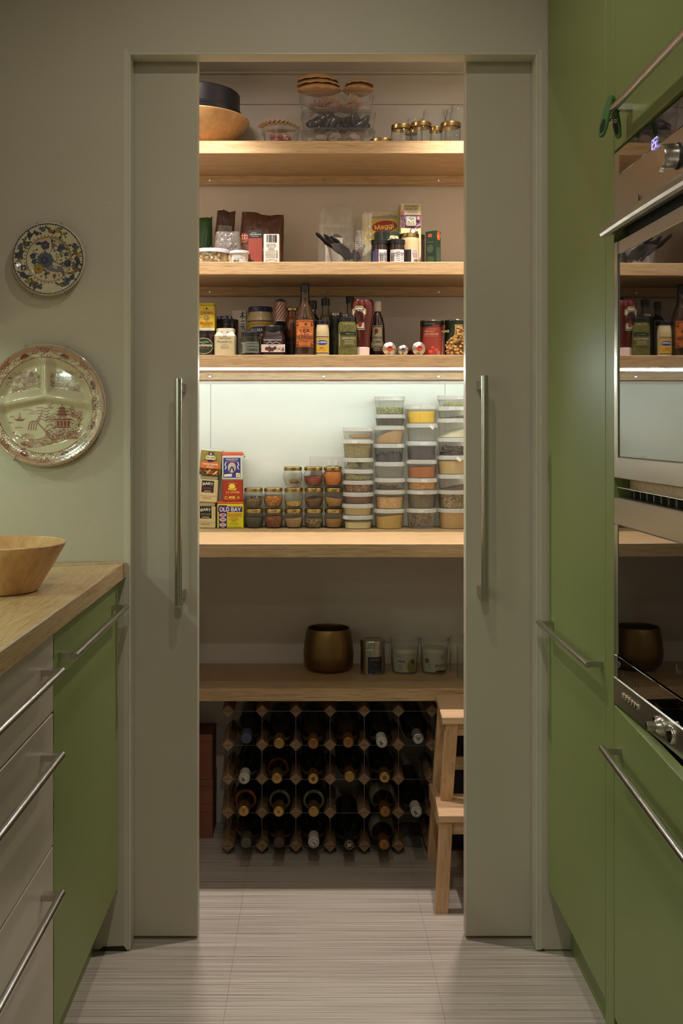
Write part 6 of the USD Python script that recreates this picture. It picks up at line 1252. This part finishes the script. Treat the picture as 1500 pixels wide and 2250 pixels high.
def scene(cx, cy, s, flip=1):
    X = lambda x, y: (cx + flip * x * s, cy + y * s)
    L = lambda pts, w, c=BR: a.line([X(*p) for p in pts], w * s, c)
    for _ in range(420): x = rng.uniform(4, 78); y = rng.uniform(-32, 26 - abs(x - 46) * .30); L([(x, y), (x + rng.uniform(-3, 4), y + rng.uniform(-2.5, 2.5))], rng.uniform(.7, 1.5), rng.choice([BR, BR, LB, DB]))
    for _ in range(130): x = rng.uniform(-46, 70); y = -34 + .22 * x + rng.uniform(-12, 5); L([(x, y), (x + rng.uniform(4, 9), y + rng.uniform(.5, 3))], rng.uniform(1., 2.2), rng.choice([BR, LB]))
    for i, (w, y) in enumerate(((18, 16), (15, 22), (11, 28))): a.poly([X(38 - w * .6, y), X(38 + w * .6, y), X(38 + w * .42, y + 4), X(38 - w * .42, y + 4)], DB); a.poly([X(38 - w * .42, y - 3), X(38 + w * .42, y - 3), X(38 + w * .42, y), X(38 - w * .42, y)], BR); L([(38 - w * .75, y + 1), (38 - w * .5, y), (38 + w * .5, y), (38 + w * .75, y + 1)], 1.2, DB)
    L([(38, 32), (38, 38)], 1.2, DB); a.poly([X(24, -8), X(54, -8), X(54, 6), X(24, 6)], LB); L([(20, 7), (58, 7)], 2., DB); L([(24, -9), (54, -9)], 1.6, DB)
    for x in (28, 35, 42, 49): a.poly([X(x, -7), X(x + 4, -7), X(x + 4, 4), X(x, 4)], DB)
    for x, y in ((60, 24), (66, 18), (70, 12), (62, 14), (74, 20), (58, 30), (52, 26)): a.ring(*X(x, y), 3.6 * s, 3.6 * s, 1.1 * s, BR)
    for d in range(5): L([(-14 + d * 1, 30 - d * 6), (-4, 32 - d * 6), (4, 28 - d * 6), (12, 31 - d * 6)], 2.0, BR)
    for d in range(4): L([(-30 + d * 5, -14), (-29 + d * 5, -4), (-25 + d * 5, 2), (-20 + d * 4, 4)], 2.0, BR)
    L([(12, -30), (2, -14), (-8, -4), (-14, 4), (-6, 12), (-2, 26)], 2.4, BR); L([(24, -34), (-8, -4)], 1.6, BR)
    a.poly([X(-60, 8), X(-54, 4), X(-42, 4), X(-36, 9), X(-44, 6.4), X(-52, 6.4)], DB); a.poly([X(-54, 7), X(-43, 7), X(-46, 12), X(-51, 12)], LB); L([(-48, 8), (-48, 20)], 1., BR)
    for x, y, w in ((-68, 12, 8), (-70, 0, 7), (-58, -10, 16), (-30, 18, 14), (-64, -20, 6), (-40, 26, 18), (-56, -28, 8), (-26, 22, 12)): L([(x, y), (x + w * .5, y + 1), (x + w, y)], 1.9, LB)
    L([(8, 38), (14, 36), (20, 40)], 1.4, BR); L([(14, 36), (15, 28), (20, 32)], 1.4, BR); L([(10, 34), (16, 31)], 1.2, BR)
    for _ in range(36): x = rng.uniform(-48, -18); y = rng.uniform(-42, -22); L([(x, y), (x + 4, y + rng.uniform(-1, 2))], 1.4, LB)
scene(-6, -38, 1.08); scene(52, 58, .52, -1); scene(-52, 56, .52, 1)
plate_print(t, a, h2, k)
# ------------------------------------------------------------------ things on the low shelf
GL = ZL + .0002
M_brass = plain('aged_brass', lin(132, 106, 68), .42, 1.)
i = It('brass_pot', 'round-bellied brass plant pot on the low shelf', 'pot', 721.5, 3.155, GL); b = i.base
i.rev('pot', [(0, b), (30, b), (38, b - 3), (49, 1462), (54.5, 1446), (55, 1434), (53, 1412), (49.5, 1390), (47, 1381), (46, 1378.5), (44.6, 1379), (44, 1384), (46, 1400), (50, 1430), (49, 1448), (36, 1466), (0, 1470)], M_brass, 64)
i = It('candle_tin', 'lidded metal candle tin with a dark square label on the low shelf', 'candle', 818.5, 3.12, GL); b = i.base
i.rev('tin', [(0, b), (26, b), (26.8, b - 1), (26.4, 1425), (25.4, 1422), (0, 1422)], M_silver, 44); i.rev('lid', [(0, 1422), (26.6, 1422), (27, 1420), (26.8, 1407), (25.5, 1404.6), (22, 1404.2), (21, 1405), (0, 1405)], M_silver, 44)
a = i.art(); a.rect(-12, 3, 21, 40, lin(30, 32, 40)); a.text('TRUE GRACE', 5, 33, 2.6, lin(150, 150, 150), 22); a.lines(5, 22, 1, 1, 8, .8, lin(110, 110, 112)); a.lines(5, 12, 2, 3, 22, .8, lin(80, 80, 84)); a.round(i.t, 26.6 * i.K)
M_wax = plain('candle_wax', lin(176, 172, 150), .5)
for cx, lab, lm in ((889, 'glass candle with a pale fruit label on the low shelf', 0), (954, 'glass candle with a pale label of small symbols, beside the tumblers', 1)):
    i = It('glass_candle', lab, 'candle', cx, 3.13, GL); b = i.base; pr = [(0, b - 3), (24, b - 3), (25, b), (26, b - 1.5), (32, 1405), (32.4, 1402)]
    part(i.t, 'glass', skin([(r * i.K, i.h(y)) for r, y in pr], .0018, 40), M_glass); i.rev('wax', [(0, b - 4), (23.6, b - 4), (25, b - 7), (29.4, 1422), (0, 1423)], M_wax, 40)
    a = i.art(); W_ = lin(150, 148, 132)
    a.rect(-24, 6, 24, 46, W_)
    if lm == 0: a.ell(13, 19, 10.5, 15, lin(112, 112, 62), 20); a.poly([(12, 26), (18, 22), (20, 32), (14, 34)], lin(60, 40, 34)); a.text('KOPPA', -14, 38, 3.4, lin(90, 88, 80), 13); a.text('PEAR', -9, 27, 4.2, INK, 15, True); a.lines(-12, 20, 3, 5, 12, 1.2, lin(80, 78, 70), 4)
    else:
        for q in range(3): a.ring(2 + q * 9, 20, 3.6, 3.2, 1.2, INK)
        a.lines(8, 12, 1, 1, 12, 1, lin(60, 60, 56)); a.rect(0, 5.6, 24, 8.6, INK); a.text('120 g', 8, 9.4, 2.2, INK, 10); a.ell(-19, 30, 5, 6, lin(120, 70, 50), 12); a.ring(15, 38, 5, 3, .8, INK); a.lines(-13, 20, 2, 6, 4, 2, lin(70, 70, 64), 3)
    a.round(i.t, lambda q, i=i, b=b: np.interp(q, [i.h(b - 1.5), i.h(1405)], [26 * i.K, 32 * i.K]))
for cx, Y, y1, r, lab in ((1004, 3.14, 1396, 17, 'dim glass tumbler standing behind another on the low shelf'), (1021, 3.06, 1420, 18, 'dim glass tumbler in front, half hidden by the sliding door')):
    i = It('tumbler', lab, 'glass', cx, Y, GL); b = i.base
    part(i.t, 'glass', skin([(0, .003), (r * .84 * i.K, .003), (r * .9 * i.K, 0), (r * .94 * i.K, .004), (r * i.K, i.h(y1))], .0016, 36), M_glass)
# ------------------------------------------------------------------ on the pantry floor
M_terra = paint('terracotta_card', lin(140, 86, 66), .6, .1, 200, .3, .05)
z = .0003
for k, (z1, dx, lab) in enumerate(((.100, 0, 'lowest terracotta-coloured storage box beside the wine rack'), (.1755, .001, 'middle terracotta-coloured storage box, the flattest of the three'), (.3105, -.0005, 'tallest terracotta-coloured storage box, on top of its pile'))):
    w = .30; x1 = PX(467, 3.124) + dx; t = thing('storage_box', lab, 'box', (x1 - w / 2, 3.124, z), group='terracotta storage boxes beside the wine rack'); h = z1 - z
    part(t, 'box_body', bx(-w / 2, w / 2, 0, .118, 0, h - .022, .0012), M_terra, False); part(t, 'lid', bx(-w / 2 - .0006, w / 2 + .0006, -.0008, .1188, h - .0218, h - .0003, .0012), M_terra, False); z = z1
# wine rack
RY, RK, RD_ = 2.997, 2.997 / F, .205
M_peg = wood('rack_pine', lin(132, 100, 70), lin(152, 118, 84), lin(170, 136, 100), stretch=(46, 9, 46), rough=.55, fine=3, pore=.4)
M_strip = plain('galvanised_strip', lin(120, 118, 120), .4, 1.)
PXS = [500.6, 575.2, 649.8, 725.0, 800.0, 875.0, 948.7]; PYS = [1562.5, 1637.3, 1712.0, 1786.0, 1859.0]
rk = thing('wine_rack', 'pine and metal wine rack with seven columns of pegs under the low shelf', 'wine rack')
for px in PXS:
    for py in PYS:
        x, zc = PX(px, RY), PZ(py, RY); s = .0182
        part(rk, 'peg', hull([(x + q * (s - c), y, zc + w * (s - c)) for q, w in ((1, 0), (-1, 0), (0, 1), (0, -1)) for y, c in ((RY + .001, 0), (RY, .001), (RY + RD_, 0))]), M_peg, False)
for px in PXS:
    x = PX(px, RY)
    for y in (RY - .0012, RY + RD_ + .0002): part(rk, 'metal_strip', bx(x - .0006, x + .0006, y, y + .0012, PZ(PYS[-1], RY) - .019, PZ(PYS[0], RY) + .019, 0), M_strip, False)
for py in PYS:
    zc = PZ(py, RY)
    for y in (RY - .0012, RY + RD_ + .0002): part(rk, 'metal_strip', bx(PX(PXS[0], RY) - .019, PX(PXS[-1], RY) + .019, y, y + .0012, zc - .0006, zc + .0006, 0), M_strip, False)
M_bot = plain('wine_bottle_glass', lin(14, 16, 13), .08, 0., .5)
M_botb = plain('brown_bottle_glass', lin(30, 20, 12), .1, 0., .5)
CAPS = {'g': plain('gold_foil', lin(176, 142, 82), .38, .9), 'b': plain('bronze_foil', lin(150, 104, 58), .42, .8), 'w': plain('white_foil', lin(176, 172, 164), .45), 's': plain('silver_foil', lin(176, 172, 176), .35, .8),
        'd': plain('olive_foil', lin(70, 66, 50), .5), 'm': plain('maroon_foil', lin(66, 40, 38), .5), 'k': plain('black_foil', lin(24, 24, 28), .5), 'n': plain('navy_foil', lin(52, 62, 84), .5)}
LIN = {'g': lin(84, 62, 30), 'b': lin(76, 48, 24), 'w': lin(30, 30, 30), 's': lin(84, 82, 86), 'd': lin(110, 104, 84), 'm': lin(96, 60, 56), 'k': lin(176, 160, 110), 'n': lin(80, 92, 116)}
BOT = [ # column, row, neck-end pixel, capsule colour, emblem, neck label colour, what tells it apart
 (0, 0, 548, 1623, 'n', '', None, 'dark blue capsule set back'), (1, 0, 613, 1634, 'g', 'ring', None, 'pale gold capsule with a ring of letters'), (2, 0, 688, 1635, 'b', 'swirl', None, 'bronze capsule with a swirl'), (3, 0, 765, 1632, 'b', 'swirl', None, 'bronze capsule, plain neck'), (4, 0, 839, 1632, 'w', '&', None, 'white capsule marked with an ampersand'), (5, 0, 919, 1624, 's', 'crest', None, 'silver capsule with a crest'),
 (0, 1, 536, 1715, 'w', '&', None, 'white capsule marked with an ampersand'), (1, 1, 608, 1711, 'g', 'swirl', lin(74, 36, 30), 'gold capsule and a dark red neck'), (2, 1, 688, 1713, 'g', 'leaf', None, 'gold capsule with a leaf emblem'), (3, 1, 768, 1707, 'g', 'ring', None, 'gold capsule with a ring of letters'), (4, 1, 845, 1709, 'g', 'leaf', None, 'gold capsule with a leaf emblem'),
 (0, 2, 535, 1783, 'g', 'swirl', lin(116, 66, 34), 'gold capsule and an orange neck label'), (1, 2, 612, 1784, 'g', 'star', lin(96, 92, 82), 'gold capsule and a grey neck label'), (2, 2, 689, 1784, 'g', 'ring', lin(104, 108, 84), 'gold capsule and green-grey neck label'), (4, 2, 846, 1784, 'b', 'B', lin(104, 104, 88), 'bronze capsule lettered B, pale shoulder label'), (5, 2, 915, 1785, 'w', '&', None, 'white capsule marked with an ampersand'),
 (0, 3, 542, 1852, 'd', 'ring', None, 'dull olive capsule'), (1, 3, 613, 1852, 'm', '', None, 'dark maroon capsule'), (2, 3, 689, 1850, 'w', 'pen', None, 'pinkish white capsule with a feather mark'), (3, 3, 767, 1857, 'k', 'gold', None, 'black capsule with a gold monogram'), (4, 3, 844, 1857, 'b', 'B', lin(104, 104, 88), 'bronze capsule lettered B, pale shoulder label')]
ROWN = ('top', 'second', 'third', 'bottom'); COLN = ('first', 'second', 'third', 'fourth', 'fifth', 'last')
for col, row, px, py, cc, emb, nl, lab in BOT:
    ye = 2.905 if cc == 'n' else 2.888; x = PX(px, ye); zc = PZ(py, ye); rng = random.Random(col * 7 + row)
    L = .298; cz = (PZ(PYS[row], RY) + PZ(PYS[row + 1], RY)) / 2; cxw = (PX(PXS[col], RY) + PX(PXS[col + 1], RY)) / 2
    x = min(max(x, cxw - .010), cxw + .010); zc = min(max(zc, cz - .012), cz + .004)
    t = thing('wine_bottle', f'bottle, {lab}, {ROWN[row]} row, {COLN[col]} column of the rack', 'bottle', (x, ye + L, zc), group='wine bottles lying in the rack')
    body = lathe([(0, .008), (.028, .002), (.034, 0), (.0365, .004), (.0368, .165), (.0355, .182), (.029, .205), (.0195, .222), (.0150, .236), (.0140, .250), (.0138, L - .045), (0, L - .045)], 36)
    part(t, 'bottle_body', moved(body, rx=90), M_botb if cc in 'b' else M_bot, 50)
    cap = part(t, 'capsule', moved(lathe([(.0141, L - .062), (.0145, L - .060), (.0143, L - .024), (.0155, L - .022), (.0158, L - .008), (.0150, L - .003), (.0138, L - .0006), (.0120, L), (0, L)], 32), rx=90), CAPS[cc], 50)
    a = Art(.001); C = LIN[cc]
    if emb: a.ring(0, 0, 12, 12, .8, C)
    if emb == 'ring':
        for q in range(16): an = q * PI / 8; a.line([(8 * math.cos(an), 8 * math.sin(an)), (10 * math.cos(an), 10 * math.sin(an))], 1.1, C)
        a.ring(0, 0, 6.5, 6.5, .7, C); a.line([(-3, -2), (0, 2), (3, -1)], 1.2, C)
    elif emb == 'swirl': a.ring(0, -1, 5, 5, 1, C); a.line([(-6, 4), (-2, 7), (3, 6), (6, 2)], 1.2, C); a.line([(-2, -2), (1, 1), (3, -3)], 1.1, C)
    elif emb == '&': a.text('&', 0, -5.5, 11, C, None, True, rot=24); a.ell(-3, -8, .9, .9, C, 8)
    elif emb == 'crest': a.poly([(-5, 5), (5, 5), (5, -1), (0, -7), (-5, -1)], C); a.line([(0, -6), (0, 5)], 1, lin(176, 172, 176)); a.line([(-7, 7), (0, 4), (7, 7)], 1.2, C)
    elif emb == 'leaf': a.poly([(0, 8), (3, 4), (7, 4), (5, -1), (6, -5), (2, -5), (0, -8), (-2, -5), (-6, -5), (-5, -1), (-7, 4), (-3, 4)], C)
    elif emb == 'star':
        for q in range(4): an = q * PI / 4; a.line([(5 * math.cos(an), 5 * math.sin(an)), (-5 * math.cos(an), -5 * math.sin(an))], 1.5, C)
    elif emb == 'B': a.text('B', 0, -5, 10, C, None, True, rot=-16); a.ring(0, 0, 9, 9, .7, C)
    elif emb == 'pen': a.line([(-6, 4), (0, 0), (6, -6)], 1.2, C); a.line([(-2, 3), (2, -1), (4, -1), (2, -4)], 1.2, C); a.ring(0, 0, 10, 10, .6, C)
    elif emb == 'gold':
        for q in range(4): a.line([(-5 + q * 3, -6 + q), (-3 + q * 3, 6 - q)], 1.4, C); a.line([(-6, -4 + q * 3), (6, -2 + q * 2)], 1.2, C)
    if emb: a.flat(t, -L, 'capsule_emblem')
    if nl is not None: part(t, 'neck_label', moved(lathe([(.0372, .150), (.0374, .150), (.0362, .183), (.0300, .204), (.0296, .2045), (.0358, .182)] if emb == 'B' else [(.0296, .2052), (.0298, .2052), (.0245, .2145), (.0240, .2142)], 36), rx=90), plain('neck_label_%d' % (col * 10 + row), nl, .5), 50)
# black boxes behind the stool
for k, (z0, z1, lab) in enumerate(((.0004, .148, 'lower black storage box with a red edge and pale lettering, behind the step stool'), (.152, .392, 'upper black storage box with a red edge, behind the step stool'))):
    x0 = .372; t = thing('storage_box', lab, 'box', (x0, 3.03, z0), group='black storage boxes behind the stool'); h = z1 - z0
    part(t, 'box_body', bx(0, .40, 0, .19, .006, h - .0006, .0015), plain('black_card', lin(24, 22, 22), .5), False); part(t, 'red_edge', bx(-.0006, .4006, -.0008, .1908, 0, .0055, .0005), plain('red_edge', lin(112, 40, 32), .5), False)
    A = Art()
    if k == 0: A.text('nu', .062, .055, .026, lin(70, 66, 62))
    else: A.poly([(.03, .19), (.045, .205), (.05, .195), (.04, .185)], lin(96, 94, 88))
    A.flat(t, 0)
# step stool
st = thing('step_stool', 'beech two-step stool half hidden behind the sliding door', 'stool')
def plank(x0, x1, y0, y1, z0, z1): return bx(x0, x1, y0, y1, z0, z1, .003)
part(st, 'top_step', hull([(x, y, z) for x, y, z in [(.331, 2.70, .459), (.332, 2.697, .462), (.329, 2.698, .477), (.332, 2.70, .480), (.338, 2.925, .480), (.340, 2.929, .476), (.340, 2.929, .459)]] + [(.748, y, z) for y, z in ((2.697, .462), (2.70, .480), (2.925, .480), (2.929, .459))]), M_beech_x, False)
part(st, 'lower_step', hull([(.3165, 2.643, .227), (.315, 2.640, .230), (.313, 2.641, .245), (.316, 2.644, .248), (.322, 2.795, .248), (.324, 2.798, .228)] + [(.765, y, z) for y, z in ((2.640, .230), (2.644, .248), (2.795, .248), (2.798, .228))]), M_beech_x, False)
def leg(p0, p1, w, d): # foot and head: (x, y, z) of the outer front corner
    pts = [(p[0] + a_, p[1] + b_, p[2]) for p in (p0, p1) for a_ in (.0012, w - .0012) for b_ in (0, d)] + [(p[0] + a_, p[1] + b_, p[2]) for p in (p0, p1) for a_ in (0, w) for b_ in (.0012, d - .0012)]
    return hull(pts)
for sx in (1, -1):
    def fl_(x, w): return x if sx == 1 else 1.08 - x - w
    part(st, 'leg', leg((fl_(.305, .0325), 2.638, .0003), (fl_(.3185, .0325), 2.650, .2265), .0325, .026), M_beech, False)
    part(st, 'leg', leg((fl_(.331, .032), 2.742, .2485), (fl_(.3405, .032), 2.707, .4585), .032, .026), M_beech, False)
    part(st, 'leg', leg((fl_(.3195, .030), 2.962, .0003), (fl_(.344, .026), 2.90, .4585), .030, .024), M_beech, False)
    part(st, 'side_rail', hull([(fl_(.322, .018) + q, y, z_) for q in (0, .018) for y, z_ in ((2.665, .185), (2.945, .185), (2.945, .224), (2.665, .224))]), M_beech_x, False)
    part(st, 'side_rail', hull([(fl_(.346, .018) + q, y, z_) for q in (0, .018) for y, z_ in ((2.735, .42), (2.905, .42), (2.905, .458), (2.735, .458))]), M_beech_x, False)
part(st, 'cross_rail', bx(.352, .728, 2.720, 2.736, .424, .4585, .002), M_beech_x, False)
part(st, 'cross_rail', bx(.351, .729, 2.662, 2.678, .190, .2265, .002), M_beech_x, False)
part(st, 'cross_rail', bx(.350, .730, 2.945, 2.957, .262, .298, .002), M_beech_x, False)
for x, y, z in ((.3385, 2.712, .448), (.3165, 2.652, .216)): part(st, 'screw', moved(can(.004, 0, .0015, .0004, 14), x, y + .008, z, ry=-90), M_chrome)
